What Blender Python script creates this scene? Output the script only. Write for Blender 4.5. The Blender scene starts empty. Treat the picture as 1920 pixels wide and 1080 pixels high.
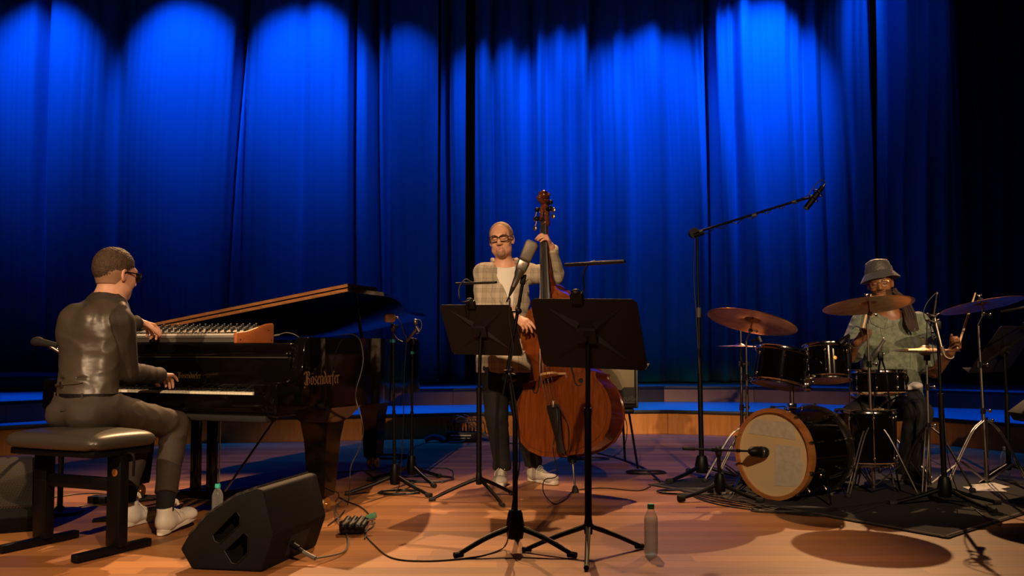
import bpy, bmesh, math, random
import numpy as np
from mathutils import Vector, Matrix
random.seed(7)
SC = bpy.context.scene
COL = SC.collection
PI = math.pi
# ------------------------------------------------------------------ camera
FPX, HC, Y0 = 1867.0, 0.96, 648.0
PITCH = math.atan((Y0 - 540.0) / FPX)
cam_d = bpy.data.cameras.new('camera')
cam_d.sensor_width = 36.0
cam_d.lens = FPX / 1920.0 * 36.0
cam_d.clip_end = 200
cam = bpy.data.objects.new('camera', cam_d)
cam.location = (0, 0, HC)
cam.rotation_euler = (PI / 2 + PITCH, 0, 0)
COL.objects.link(cam)
SC.camera = cam
# ------------------------------------------------------------------ world and exposure
w = bpy.data.worlds.new('world')
SC.world = w
w.use_nodes = True
w.node_tree.nodes['Background'].inputs[0].default_value = (0.02, 0.03, 0.06, 1)
w.node_tree.nodes['Background'].inputs[1].default_value = 0.06
SC.view_settings.view_transform = 'Standard'
SC.view_settings.look = 'None'
SC.view_settings.exposure = 0.0
SC.view_settings.gamma = 1.0
SC.view_settings.use_curve_mapping = False
# ------------------------------------------------------------------ stage lamps
def spot(name, loc, target, power, color, angle, blend=0.5, radius=0.08):
    d = bpy.data.lights.new(name, 'SPOT')
    d.energy = power
    d.color = color
    d.spot_size = math.radians(angle)
    d.spot_blend = blend
    d.shadow_soft_size = radius
    o = bpy.data.objects.new(name, d)
    o.location = loc
    v = Vector(target) - Vector(loc)
    o.rotation_euler = v.to_track_quat('-Z', 'Y').to_euler()
    COL.objects.link(o)
    return o
BLUE = (0.0, 0.125, 1.0)
WARM = (1.0, 0.57, 0.25)
FRONT = (1.0, 0.66, 0.38)
# blue down lights in front of the backdrop: (x, y, z, power, cone)
for (bx, bz, bp) in ((-6.3, 6.15, 420), (-4.4, 6.15, 480), (-2.75, 6.12, 520), (-1.5, 5.8, 150), (-0.15, 5.7, 230), (0.8, 5.9, 300),
                     (1.95, 5.95, 460), (3.45, 6.4, 1000), (5.6, 7.3, 900)):
    by = 11.7 if bx < -0.9 else 11.95 + 0.06 * bx
    spot('blue_spot', (bx, by, bz), (bx, by + 1.5, bz - 1.55), bp, BLUE, 56, 0.9, 0.06)
# blue down lights on the risers
for (bx, by, bp) in ((-5.6, 9.4, 900), (-3.8, 10.4, 900), (-2.0, 10.8, 900), (-0.3, 11.2, 1000), (1.3, 11.6, 1000), (2.9, 11.4, 900), (4.6, 10.3, 900), (6.0, 9.0, 600)):
    spot('blue_wash', (bx, by, 6.6), (bx, by - 0.1, 0.0), bp * 1.5, BLUE, 32, 1.0, 0.1)
for (bx, by, bp) in ((-3.0, 8.6, 300), (-0.6, 8.9, 480), (1.9, 9.0, 800), (4.4, 8.2, 420)):  # blue lamps added over the back floor to deepen its blue
    spot('blue_wash', (bx, by, 6.6), (bx, by, 0.0), bp, BLUE, 44, 1.0, 0.3)
# warm back lights hung upstage, shadows fall towards the audience
spot('back_spot', (4.45, 12.2, 5.6), (2.35, 5.1, 0.0), 1900, WARM, 26, 0.5, 0.04)
spot('back_spot', (0.4, 10.4, 6.3), (-0.2, 5.0, 0.0), 2100, WARM, 33, 0.6, 0.04)
spot('back_spot', (-1.9, 11.0, 6.2), (-2.0, 4.7, 0.0), 2900, WARM, 34, 0.6, 0.04)
# warm front lights above the audience
spot('front_spot', (-4.4, -3.0, 5.6), (-1.9, 5.4, 0.6), 2600, FRONT, 22, 0.6, 0.05)
spot('front_spot', (2.2, -3.0, 5.4), (-1.8, 5.3, 0.5), 2700, FRONT, 17, 0.6, 0.05)
spot('front_spot', (-1.6, -3.2, 5.2), (0.1, 7.9, 0.35), 2500, FRONT, 18, 0.6, 0.05)
spot('front_spot', (1.0, -3.2, 5.2), (2.2, 7.9, 0.35), 2300, FRONT, 18, 0.6, 0.05)
spot('front_spot', (5.2, -2.6, 5.0), (2.7, 7.3, 1.0), 3000, FRONT, 13, 0.8, 0.05)
spot('front_spot', (-1.8, -3.0, 5.0), (0.0, 7.0, 1.4), 2600, FRONT, 9, 0.9, 0.05)  # narrow lamp added to brighten the bassist's face and jacket
# ------------------------------------------------------------------ helpers
def P(px, py, Y):
    v = (540.0 - py) / FPX
    c, s = math.cos(PITCH), math.sin(PITCH)
    dy = c - s * v
    t = Y / dy
    return Vector(((px - 960.0) / FPX * t, Y, HC + (s + c * v) * t))
def G(px, py, z=0.0):
    v = (540.0 - py) / FPX
    c, s = math.cos(PITCH), math.sin(PITCH)
    t = (z - HC) / (s + c * v)
    return Vector(((px - 960.0) / FPX * t, (c - s * v) * t, z))
def V(*a):
    return Vector(a)
def frame(zdir, hint=(0, 0, 1)):
    z = Vector(zdir).normalized()
    h = Vector(hint)
    if abs(z.dot(h.normalized())) > 0.98:
        h = Vector((1, 0, 0))
    x = h.cross(z).normalized()
    y = z.cross(x)
    return Matrix((x, y, z)).transposed()
def spline(pts, n=8):
    pts = [Vector(p) for p in pts]
    if len(pts) < 3:
        return pts
    out = []
    ext = [pts[0] * 2 - pts[1]] + pts + [pts[-1] * 2 - pts[-2]]
    for i in range(1, len(ext) - 2):
        a, b, c, d = ext[i - 1:i + 3]
        for k in range(n):
            t = k / n
            out.append(0.5 * ((2 * b) + (c - a) * t + (2 * a - 5 * b + 4 * c - d) * t * t + (3 * b - a - 3 * c + d) * t ** 3))
    out.append(pts[-1])
    return out
def world_loc(o):
    l = Vector((0, 0, 0))
    while o is not None:
        l = l + Vector(o.location)
        o = o.parent
    return l
def tag(o, label=None, cat=None, group=None, kind=None):
    if label: o['label'] = label
    if cat: o['category'] = cat
    if group: o['group'] = group
    if kind: o['kind'] = kind
    return o
def thing(name, loc, label, cat, group=None):
    o = bpy.data.objects.new(name, None)
    o.empty_display_size = 0.1
    o.location = loc
    COL.objects.link(o)
    return tag(o, label, cat, group)
def link_mesh(name, me, mat, parent, loc=None):
    o = bpy.data.objects.new(name, me)
    COL.objects.link(o)
    if parent is not None:
        o.parent = parent
    if mat is not None:
        for m in (mat if isinstance(mat, (list, tuple)) else [mat]):
            me.materials.append(m)
    return o
class MB:
    """collects simple shapes, links them as one mesh"""
    def __init__(s):
        s.v, s.f, s.m = [], [], []
        s.cur = 0
    def add(s, vs, fs):
        n = len(s.v)
        s.v += [tuple(p) for p in vs]
        s.f += [tuple(n + i for i in f) for f in fs]
        s.m += [s.cur] * len(fs)
        return s
    def bm(s, b):
        b.verts.index_update()
        s.add([v.co.copy() for v in b.verts], [[v.index for v in f.verts] for f in b.faces])
        b.free()
        return s
    def box(s, c, size, R=None, bevel=0.0, seg=2):
        b = bmesh.new()
        bmesh.ops.create_cube(b, size=1.0)
        for v in b.verts:
            v.co = Vector((v.co.x * size[0], v.co.y * size[1], v.co.z * size[2]))
        if bevel > 0:
            bmesh.ops.bevel(b, geom=b.edges[:] + b.verts[:], offset=min(bevel, min(size) * 0.49), segments=seg, profile=0.5, affect='EDGES')
        R = R or Matrix.Identity(3)
        for v in b.verts:
            v.co = R @ v.co + Vector(c)
        return s.bm(b)
    def tube(s, pts, r, n=10, caps=True, smooth=0):
        pts = [Vector(p) for p in pts]
        if smooth:
            pts = spline(pts, smooth)
        m = len(pts)
        rs = r if isinstance(r, (list, tuple)) else [r] * m
        if len(rs) != m:
            rs = [rs[0] + (rs[-1] - rs[0]) * i / (m - 1) for i in range(m)]
        vs, fs = [], []
        prev = None
        for i, p in enumerate(pts):
            t = (pts[min(i + 1, m - 1)] - pts[max(i - 1, 0)])
            if t.length < 1e-9: t = Vector((0, 0, 1))
            t.normalize()
            if prev is None:
                x = frame(t).col[0].copy()
            else:
                x = prev - t * prev.dot(t)
                if x.length < 1e-6: x = frame(t).col[0].copy()
                x.normalize()
            prev = x
            y = t.cross(x)
            for k in range(n):
                a = 2 * PI * k / n
                vs.append(p + (x * math.cos(a) + y * math.sin(a)) * rs[i])
        for i in range(m - 1):
            for k in range(n):
                a, b = i * n + k, i * n + (k + 1) % n
                fs.append((a, b, b + n, a + n))
        if caps:
            fs.append(tuple(range(n - 1, -1, -1)))
            fs.append(tuple((m - 1) * n + k for k in range(n)))
        return s.add(vs, fs)
    def lathe(s, prof, o, axis=(0, 0, 1), n=32, hint=(1, 0, 0)):
        R = frame(axis, hint) if abs(Vector(axis).normalized().dot(Vector(hint))) < 0.98 else frame(axis, (0, 1, 0))
        o = Vector(o)
        vs, fs, ring = [], [], []
        for (r, z) in prof:
            if r < 1e-6:
                ring.append([len(vs)])
                vs.append(o + R @ Vector((0, 0, z)))
            else:
                ring.append(list(range(len(vs), len(vs) + n)))
                for k in range(n):
                    a = 2 * PI * k / n
                    vs.append(o + R @ Vector((r * math.cos(a), r * math.sin(a), z)))
        for i in range(len(ring) - 1):
            A, B = ring[i], ring[i + 1]
            for k in range(n):
                k2 = (k + 1) % n
                if len(A) == 1 and len(B) == 1: continue
                if len(A) == 1: fs.append((A[0], B[k2], B[k]))
                elif len(B) == 1: fs.append((A[k], A[k2], B[0]))
                else: fs.append((A[k], A[k2], B[k2], B[k]))
        return s.add(vs, fs)
    def cyl(s, a, b, r, n=16, r2=None):
        a, b = Vector(a), Vector(b)
        L = (b - a).length
        r2 = r if r2 is None else r2
        return s.lathe([(0, 0), (r, 0), (r2, L), (0, L)], a, b - a, n)
    def ball(s, c, r, n=12, R=None):
        rr = r if isinstance(r, (tuple, list)) else (r, r, r)
        R = R or Matrix.Identity(3)
        m = n // 2 + 1
        vs, fs = [], []
        vs.append(Vector(c) + R @ Vector((0, 0, rr[2])))
        for i in range(1, m):
            th = PI * i / m
            for k in range(n):
                a = 2 * PI * k / n
                vs.append(Vector(c) + R @ Vector((rr[0] * math.sin(th) * math.cos(a), rr[1] * math.sin(th) * math.sin(a), rr[2] * math.cos(th))))
        vs.append(Vector(c) - R @ Vector((0, 0, rr[2])))
        for k in range(n):
            fs.append((0, 1 + k, 1 + (k + 1) % n))
        for i in range(m - 2):
            for k in range(n):
                a, b = 1 + i * n + k, 1 + i * n + (k + 1) % n
                fs.append((a, a + n, b + n, b))
        e = len(vs) - 1
        for k in range(n):
            fs.append((e, 1 + (m - 2) * n + (k + 1) % n, 1 + (m - 2) * n + k))
        return s.add(vs, fs)
    def prism(s, poly, o, ax, ay, az):
        """poly in (ax, ay) coordinates, extruded by vector az"""
        o, ax, ay, az = Vector(o), Vector(ax), Vector(ay), Vector(az)
        n = len(poly)
        bot = [o + ax * p[0] + ay * p[1] for p in poly]
        top = [p + az for p in bot]
        fs = [tuple(range(n - 1, -1, -1)), tuple(range(n, 2 * n))]
        for i in range(n):
            j = (i + 1) % n
            fs.append((i, j, j + n, i + n))
        return s.add(bot + top, fs)
    def bevprism(s, poly, o, ax, ay, az, bev=0.004, seg=2):
        q = MB().prism(poly, o, ax, ay, az)
        b = bmesh.new()
        vv = [b.verts.new(p) for p in q.v]
        for f in q.f:
            b.faces.new([vv[i] for i in f])
        bmesh.ops.recalc_face_normals(b, faces=b.faces[:])
        bmesh.ops.bevel(b, geom=b.edges[:] + b.verts[:], offset=bev, segments=seg, profile=0.5, affect='EDGES')
        return s.bm(b)
    def build(s, name, mat, parent=None, smooth=35, label=None, loc=None):
        off = world_loc(parent) if parent is not None else Vector(loc if loc is not None else (0, 0, 0))
        me = bpy.data.meshes.new(name)
        me.from_pydata([tuple(Vector(p) - off) for p in s.v], [], s.f)
        b = bmesh.new()
        b.from_mesh(me)
        bmesh.ops.recalc_face_normals(b, faces=b.faces[:])
        b.to_mesh(me)
        b.free()
        if any(s.m):
            me.polygons.foreach_set('material_index', s.m)
        if smooth:
            me.polygons.foreach_set('use_smooth', [True] * len(me.polygons))
            me.set_sharp_from_angle(angle=math.radians(smooth))
        me.update()
        o = link_mesh(name, me, mat, parent)
        if parent is None:
            o.location = off
        if label: o['label'] = label
        return o
def top(name, mb, mat, label, cat, group=None, kind=None, loc=None, smooth=35):
    if loc is None:
        a = np.array(mb.v)
        c = (a.min(0) + a.max(0)) / 2
        loc = (float(c[0]), float(c[1]), float(a[:, 2].min()))
    return tag(mb.build(name, mat, None, smooth, None, loc), label, cat, group, kind)
# ------------------------------------------------------------------ materials
MATS = {}
def mat(name, color, rough=0.5, metal=0.0, spec=0.5, bump=None, var=None, coat=0.0, sheen=0.0, trans=0.0, ior=1.45, emit=None, detail=4.0):
    """bump=(scale, strength, distance[, stretch xyz]); var=(scale, amount) darkens / lightens softly"""
    m = bpy.data.materials.new(name)
    m.use_nodes = True
    nt = m.node_tree
    b = nt.nodes['Principled BSDF']
    b.inputs['Base Color'].default_value = (*color, 1)
    b.inputs['Roughness'].default_value = rough
    b.inputs['Metallic'].default_value = metal
    b.inputs['Specular IOR Level'].default_value = spec
    b.inputs['Coat Weight'].default_value = coat
    b.inputs['Coat Roughness'].default_value = 0.05
    b.inputs['Sheen Weight'].default_value = sheen
    b.inputs['Transmission Weight'].default_value = trans
    b.inputs['IOR'].default_value = ior
    if emit:
        b.inputs['Emission Color'].default_value = (*emit[0], 1)
        b.inputs['Emission Strength'].default_value = emit[1]
    tc = nt.nodes.new('ShaderNodeTexCoord')
    if bump:
        mp = nt.nodes.new('ShaderNodeMapping')
        if len(bump) > 3:
            mp.inputs['Scale'].default_value = bump[3]
        nz = nt.nodes.new('ShaderNodeTexNoise')
        nz.inputs['Scale'].default_value = bump[0]
        nz.inputs['Detail'].default_value = detail
        bp = nt.nodes.new('ShaderNodeBump')
        bp.inputs['Strength'].default_value = bump[1]
        bp.inputs['Distance'].default_value = bump[2]
        nt.links.new(tc.outputs['Object'], mp.inputs[0])
        nt.links.new(mp.outputs[0], nz.inputs['Vector'])
        nt.links.new(nz.outputs[0], bp.inputs['Height'])
        nt.links.new(bp.outputs[0], b.inputs['Normal'])
    if var:
        nz = nt.nodes.new('ShaderNodeTexNoise')
        nz.inputs['Scale'].default_value = var[0]
        nz.inputs['Detail'].default_value = 5
        rp = nt.nodes.new('ShaderNodeValToRGB')
        a = var[1]
        rp.color_ramp.elements[0].position = 0.3
        rp.color_ramp.elements[1].position = 0.7
        rp.color_ramp.elements[0].color = (*[c * (1 - a) for c in color], 1)
        rp.color_ramp.elements[1].color = (*[min(1, c * (1 + a)) for c in color], 1)
        nt.links.new(tc.outputs['Object'], nz.inputs['Vector'])
        nt.links.new(nz.outputs[0], rp.inputs[0])
        nt.links.new(rp.outputs[0], b.inputs['Base Color'])
    MATS[name] = m
    return m
M = MATS
mat('black_lacquer', (0.0025, 0.002, 0.002), 0.09, spec=0.28, coat=0.1, bump=(2.0, 0.02, 0.01))
mat('black_metal', (0.0025, 0.0025, 0.003), 0.45, spec=0.22, bump=(300, 0.05, 0.0005))
mat('black_plastic', (0.0045, 0.004, 0.004), 0.5, spec=0.3)
mat('black_matte', (0.006, 0.0055, 0.005), 0.8)
mat('desk_black', (0.0065, 0.0045, 0.004), 0.6, spec=0.3, bump=(600, 0.1, 0.0004))
mat('grey_plastic', (0.06, 0.055, 0.05), 0.5)
mat('chrome', (0.75, 0.73, 0.70), 0.12, 1.0)
mat('dull_chrome', (0.30, 0.27, 0.24), 0.34, 1.0)
mat('gold', (0.75, 0.48, 0.14), 0.32, 0.9)
mat('dim_gold', (0.11, 0.055, 0.02), 0.7, 0.0, spec=0.1)
mat('brass', (0.6, 0.42, 0.2), 0.3, 1.0)
mat('rubber', (0.012, 0.012, 0.012), 0.75)
mat('cable', (0.009, 0.009, 0.010), 0.45)
mat('cable_grey', (0.10, 0.09, 0.08), 0.45)
mat('nickel', (0.42, 0.37, 0.31), 0.33, 0.9)
mat('mesh_grille', (0.20, 0.17, 0.14), 0.5, 0.6, bump=(900, 0.5, 0.001))
mat('white_leather', (0.72, 0.66, 0.58), 0.45, bump=(60, 0.15, 0.002))
mat('grey_suede', (0.42, 0.38, 0.33), 0.7, bump=(90, 0.2, 0.002))
mat('sole_white', (0.66, 0.61, 0.53), 0.55)
mat('ivory', (0.82, 0.76, 0.62), 0.25)
mat('ebony', (0.012, 0.011, 0.01), 0.3)
mat('paper', (0.78, 0.74, 0.68), 0.8)
mat('paper_tape', (0.50, 0.45, 0.36), 0.85, var=(30, 0.12), bump=(80, 0.2, 0.001))
mat('teal_cap', (0.06, 0.55, 0.42), 0.4)
mat('pale_cap', (0.5, 0.62, 0.55), 0.4)
mat('teal_tape', (0.0, 0.14, 0.16), 0.6)
mat('orange_wood', (0.42, 0.12, 0.035), 0.45, var=(8, 0.15), bump=(40, 0.1, 0.001))
mat('stick_wood', (0.62, 0.42, 0.22), 0.5)
mat('badge', (0.5, 0.2, 0.04), 0.35, 0.6)
mat('bracelet', (0.5, 0.42, 0.3), 0.4, 0.4)
def wood(name, c1, c2, scale, stretch, rough=0.3, coat=0.4, bumpd=0.0006):
    m = mat(name, c1, rough, coat=coat)
    nt = m.node_tree
    b = nt.nodes['Principled BSDF']
    tc = nt.nodes.new('ShaderNodeTexCoord')
    mp = nt.nodes.new('ShaderNodeMapping')
    mp.inputs['Scale'].default_value = stretch
    nz = nt.nodes.new('ShaderNodeTexNoise')
    nz.inputs['Scale'].default_value = scale
    nz.inputs['Detail'].default_value = 7
    nz.inputs['Distortion'].default_value = 0.6
    rp = nt.nodes.new('ShaderNodeValToRGB')
    rp.color_ramp.elements[0].position = 0.32
    rp.color_ramp.elements[1].position = 0.68
    rp.color_ramp.elements[0].color = (*c1, 1)
    rp.color_ramp.elements[1].color = (*c2, 1)
    bp = nt.nodes.new('ShaderNodeBump')
    bp.inputs['Strength'].default_value = 0.3
    bp.inputs['Distance'].default_value = bumpd
    nt.links.new(tc.outputs['Object'], mp.inputs[0])
    nt.links.new(mp.outputs[0], nz.inputs['Vector'])
    nt.links.new(nz.outputs[0], rp.inputs[0])
    nt.links.new(rp.outputs[0], b.inputs['Base Color'])
    nt.links.new(nz.outputs[0], bp.inputs['Height'])
    nt.links.new(bp.outputs[0], b.inputs['Normal'])
    return m
wood('bass_top', (0.115, 0.026, 0.005), (0.20, 0.050, 0.010), 5, (9, 9, 0.8), 0.22, 0.6)
wood('bass_side', (0.07, 0.013, 0.005), (0.14, 0.026, 0.009), 6, (1, 1, 7), 0.2, 0.7)
wood('scroll_wood', (0.05, 0.012, 0.006), (0.15, 0.035, 0.014), 9, (2, 2, 3), 0.2, 0.7)
wood('fingerboard', (0.014, 0.013, 0.012), (0.03, 0.027, 0.024), 9, (20, 20, 1), 0.3, 0.2)
wood('lid_edge', (0.14, 0.055, 0.02), (0.26, 0.11, 0.04), 6, (1, 1, 10), 0.3, 0.4)
wood('riser_wood', (0.36, 0.13, 0.018), (0.46, 0.18, 0.03), 4, (8, 8, 1), 0.42, 0.15)
wood('maple_hoop', (0.30, 0.11, 0.03), (0.42, 0.18, 0.06), 6, (1, 1, 6), 0.3, 0.4)
# ------------------------------------------------------------------ organic shapes: blended distance fields turned into one closed mesh
def _arr(v):
    return [float(v[0]), float(v[1]), float(v[2])]
class SDF:
    def __init__(s):
        s.ops = []
    def _add(s, kind, fn, lo, hi, k):
        s.ops.append((kind, fn, np.array(lo, float), np.array(hi, float), k))
        return s
    def cap(s, a, b, ra, rb=None, k=0.02, kind='+'):
        rb = ra if rb is None else rb
        a, b = _arr(a), _arr(b)
        ba = np.array(b) - np.array(a)
        L2 = float(ba @ ba) + 1e-12
        def fn(X, Y, Z):
            x, y, z = X - a[0], Y - a[1], Z - a[2]
            h = np.clip((x * ba[0] + y * ba[1] + z * ba[2]) / L2, 0, 1)
            return np.sqrt((x - h * ba[0]) ** 2 + (y - h * ba[1]) ** 2 + (z - h * ba[2]) ** 2) - (ra + (rb - ra) * h)
        r = max(ra, rb)
        return s._add(kind, fn, np.minimum(a, b) - r, np.maximum(a, b) + r, k)
    def ecap(s, a, b, ea, eb, side, k=0.02, kind='+'):
        """capsule with an elliptic section; ea, eb = (radius along side, radius across)"""
        a, b = _arr(a), _arr(b)
        A = np.array(a)
        ba = np.array(b) - A
        L2 = float(ba @ ba) + 1e-12
        t = ba / math.sqrt(L2)
        sd = np.array(_arr(side))
        sd = sd - t * (sd @ t)
        sd /= np.linalg.norm(sd)
        ot = np.cross(t, sd)
        def fn(X, Y, Z):
            x, y, z = X - a[0], Y - a[1], Z - a[2]
            hr = (x * ba[0] + y * ba[1] + z * ba[2]) / L2
            h = np.clip(hr, 0, 1)
            rx = ea[0] + (eb[0] - ea[0]) * h
            ry = ea[1] + (eb[1] - ea[1]) * h
            m = np.minimum(rx, ry)
            u = (x * sd[0] + y * sd[1] + z * sd[2]) / rx
            v = (x * ot[0] + y * ot[1] + z * ot[2]) / ry
            wv = (hr - h) * math.sqrt(L2) / m
            return (np.sqrt(u * u + v * v + wv * wv) - 1) * m
        r = max(*ea, *eb)
        return s._add(kind, fn, np.minimum(a, b) - r, np.maximum(a, b) + r, k)
    def ell(s, c, r, R=None, k=0.02, kind='+'):
        c = _arr(c)
        Rm = np.array(R) if R is not None else np.eye(3)
        def fn(X, Y, Z):
            x, y, z = X - c[0], Y - c[1], Z - c[2]
            u = (x * Rm[0, 0] + y * Rm[1, 0] + z * Rm[2, 0]) / r[0]
            v = (x * Rm[0, 1] + y * Rm[1, 1] + z * Rm[2, 1]) / r[1]
            q = (x * Rm[0, 2] + y * Rm[1, 2] + z * Rm[2, 2]) / r[2]
            k0 = np.sqrt(u * u + v * v + q * q) + 1e-9
            k1 = np.sqrt((u / r[0]) ** 2 + (v / r[1]) ** 2 + (q / r[2]) ** 2) + 1e-9
            return k0 * (k0 - 1) / k1
        m = max(r)
        return s._add(kind, fn, np.array(c) - m, np.array(c) + m, k)
    def rbox(s, c, size, R=None, rad=0.01, k=0.01, kind='+'):
        c = _arr(c)
        Rm = np.array(R) if R is not None else np.eye(3)
        h = [x / 2 - rad for x in size]
        def fn(X, Y, Z):
            x, y, z = X - c[0], Y - c[1], Z - c[2]
            q = [np.abs(x * Rm[0, i] + y * Rm[1, i] + z * Rm[2, i]) - h[i] for i in range(3)]
            o = np.sqrt(sum(np.maximum(t, 0) ** 2 for t in q))
            return o + np.minimum(np.maximum(q[0], np.maximum(q[1], q[2])), 0) - rad
        m = max(size)
        return s._add(kind, fn, np.array(c) - m, np.array(c) + m, k)
    def cut(s, c, n, r, k=0.004):
        """removes the half space n.(p-c) > 0 inside a ball round c"""
        c = _arr(c)
        n = np.array(_arr(n))
        n /= np.linalg.norm(n)
        def fn(X, Y, Z):
            x, y, z = X - c[0], Y - c[1], Z - c[2]
            return np.maximum(-(x * n[0] + y * n[1] + z * n[2]), np.sqrt(x * x + y * y + z * z) - r)
        return s._add('-', fn, np.array(c) - r, np.array(c) + r, k)
    def vneck(s, tp, bt, hw, ylim, k=0.006):
        tp, bt = _arr(tp), _arr(bt)
        def fn(X, Y, Z):
            t = (Z - bt[2]) / (tp[2] - bt[2])
            xc = bt[0] + (tp[0] - bt[0]) * t
            w = hw * np.clip(t, 0, 1.1) - 0.02 * (t < 0)
            return np.maximum(np.maximum((np.abs(X - xc) - w) * 0.9, Y - ylim), np.maximum(bt[2] - Z, Z - tp[2] - 0.15))
        lo = [min(tp[0], bt[0]) - hw, ylim - 0.3, bt[2]]
        hi = [max(tp[0], bt[0]) + hw, ylim, tp[2] + 0.15]
        return s._add('-', fn, lo, hi, k)
    def mesh(s, res, disp=None):
        pos = [o for o in s.ops if o[0] == '+']
        lo = np.min([o[2] for o in pos], 0) - 4 * res
        hi = np.max([o[3] for o in pos], 0) + 4 * res
        n = np.ceil((hi - lo) / res).astype(int) + 1
        ax = [(lo[i] + res * np.arange(n[i])).astype(np.float32) for i in range(3)]
        D = np.full(tuple(n), 0.3, np.float32)
        for kind, fn, l, h, k in s.ops:
            m = k + 3 * res
            i0 = np.clip(np.floor((l - m - lo) / res).astype(int), 0, n - 1)
            i1 = np.clip(np.ceil((h + m - lo) / res).astype(int) + 1, 1, n)
            if np.any(i1 <= i0): continue
            sl = tuple(slice(i0[i], i1[i]) for i in range(3))
            X = ax[0][sl[0]][:, None, None]; Y = ax[1][sl[1]][None, :, None]; Z = ax[2][sl[2]][None, None, :]
            d = fn(X, Y, Z).astype(np.float32)
            A = D[sl]
            if kind == '+':
                hh = np.maximum(k - np.abs(A - d), 0) / k
                D[sl] = np.minimum(A, d) - hh * hh * k * 0.25
            else:
                d = -d
                hh = np.maximum(k - np.abs(A - d), 0) / k
                D[sl] = np.maximum(A, d) + hh * hh * k * 0.25
        if disp is not None:
            D += disp(ax[0][:, None, None], ax[1][None, :, None], ax[2][None, None, :]).astype(np.float32)
        D[0], D[-1] = 0.3, 0.3
        D[:, 0], D[:, -1] = 0.3, 0.3
        D[:, :, 0], D[:, :, -1] = 0.3, 0.3
        ins = D < 0
        cnt = np.zeros(tuple(n - 1), np.int8)
        for dx in (0, 1):
            for dy in (0, 1):
                for dz in (0, 1):
                    cnt += ins[dx:n[0] - 1 + dx, dy:n[1] - 1 + dy, dz:n[2] - 1 + dz]
        act = np.argwhere((cnt > 0) & (cnt < 8))
        idx = np.full(tuple(n - 1), -1, np.int32)
        idx[act[:, 0], act[:, 1], act[:, 2]] = np.arange(len(act))
        acc = np.zeros((len(act), 3)); wt = np.zeros(len(act))
        C = [(x, y, z) for x in (0, 1) for y in (0, 1) for z in (0, 1)]
        for a in C:
            for axn in range(3):
                if a[axn]: continue
                b = list(a); b[axn] = 1
                da = D[act[:, 0] + a[0], act[:, 1] + a[1], act[:, 2] + a[2]]
                db = D[act[:, 0] + b[0], act[:, 1] + b[1], act[:, 2] + b[2]]
                m = (da < 0) != (db < 0)
                t = np.where(m, da / np.where(m, da - db, 1), 0)
                p = np.tile(np.array(a, float), (len(act), 1))
                p[:, axn] += t
                acc += p * m[:, None]
                wt += m
        verts = lo + (act + acc / wt[:, None]) * res
        faces = []
        for axn in range(3):
            u, v = (axn + 1) % 3, (axn + 2) % 3
            sa = [slice(1, n[i] - 1) for i in range(3)]
            sb = list(sa)
            sa[axn] = slice(0, n[axn] - 1); sb[axn] = slice(1, n[axn])
            A, B = ins[tuple(sa)], ins[tuple(sb)]
            for flip, mk in ((False, A & ~B), (True, ~A & B)):
                e = np.argwhere(mk)
                if not len(e): continue
                for i in range(3):
                    if i != axn: e[:, i] += 1
                q = []
                for du, dv in ((-1, -1), (0, -1), (0, 0), (-1, 0)):
                    f = e.copy(); f[:, u] += du; f[:, v] += dv
                    q.append(idx[f[:, 0], f[:, 1], f[:, 2]])
                if flip: q = q[::-1]
                faces.append(np.stack(q, 1))
        F = np.concatenate(faces)
        return verts, F
    def build(s, name, material, parent, res=0.006, disp=None, label=None, paint=None):
        vs, F = s.mesh(res, disp)
        off = np.array(world_loc(parent)) if parent is not None else np.zeros(3)
        me = bpy.data.meshes.new(name)
        me.vertices.add(len(vs))
        me.vertices.foreach_set('co', (vs - off).astype(np.float32).ravel())
        me.loops.add(F.size)
        me.loops.foreach_set('vertex_index', F.astype(np.int32).ravel())
        me.polygons.add(len(F))
        me.polygons.foreach_set('loop_start', np.arange(0, F.size, 4, dtype=np.int32))
        me.polygons.foreach_set('loop_total', np.full(len(F), 4, np.int32))
        me.polygons.foreach_set('use_smooth', np.ones(len(F), bool))
        if paint is not None:
            me.polygons.foreach_set('material_index', paint(vs[F].mean(1)).astype(np.int32))
        me.update(calc_edges=True)
        me.validate()
        o = link_mesh(name, me, material, parent)
        if label: o['label'] = label
        return o
def wrinkle(amp, freq, seed=0):
    rs = np.random.RandomState(seed)
    ks = [rs.normal(size=3) for _ in range(7)]
    ks = [k / np.linalg.norm(k) * freq * (0.6 + 0.9 * rs.rand()) for k in ks]
    ph = rs.rand(7) * 6.28
    def f(X, Y, Z):
        w1 = np.sin(ks[0][0] * X + ks[0][1] * Y + ks[0][2] * Z + ph[0]) * 1.6
        w2 = np.sin(ks[1][0] * X + ks[1][1] * Y + ks[1][2] * Z + ph[1]) * 1.6
        out = 0
        for i in range(2, 5):
            out = out + np.sin(ks[i][0] * X + ks[i][1] * Y + ks[i][2] * Z + ph[i] + (w1 if i % 2 else w2))
        s = out / 3
        return amp * (np.abs(s) * 1.6 - 0.6)
    return f
def basis(fwd, up):
    f = Vector(fwd).normalized()
    u = Vector(up)
    u = (u - f * u.dot(f)).normalized()
    r = f.cross(u)            # person's own right
    return f, u, r
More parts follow.
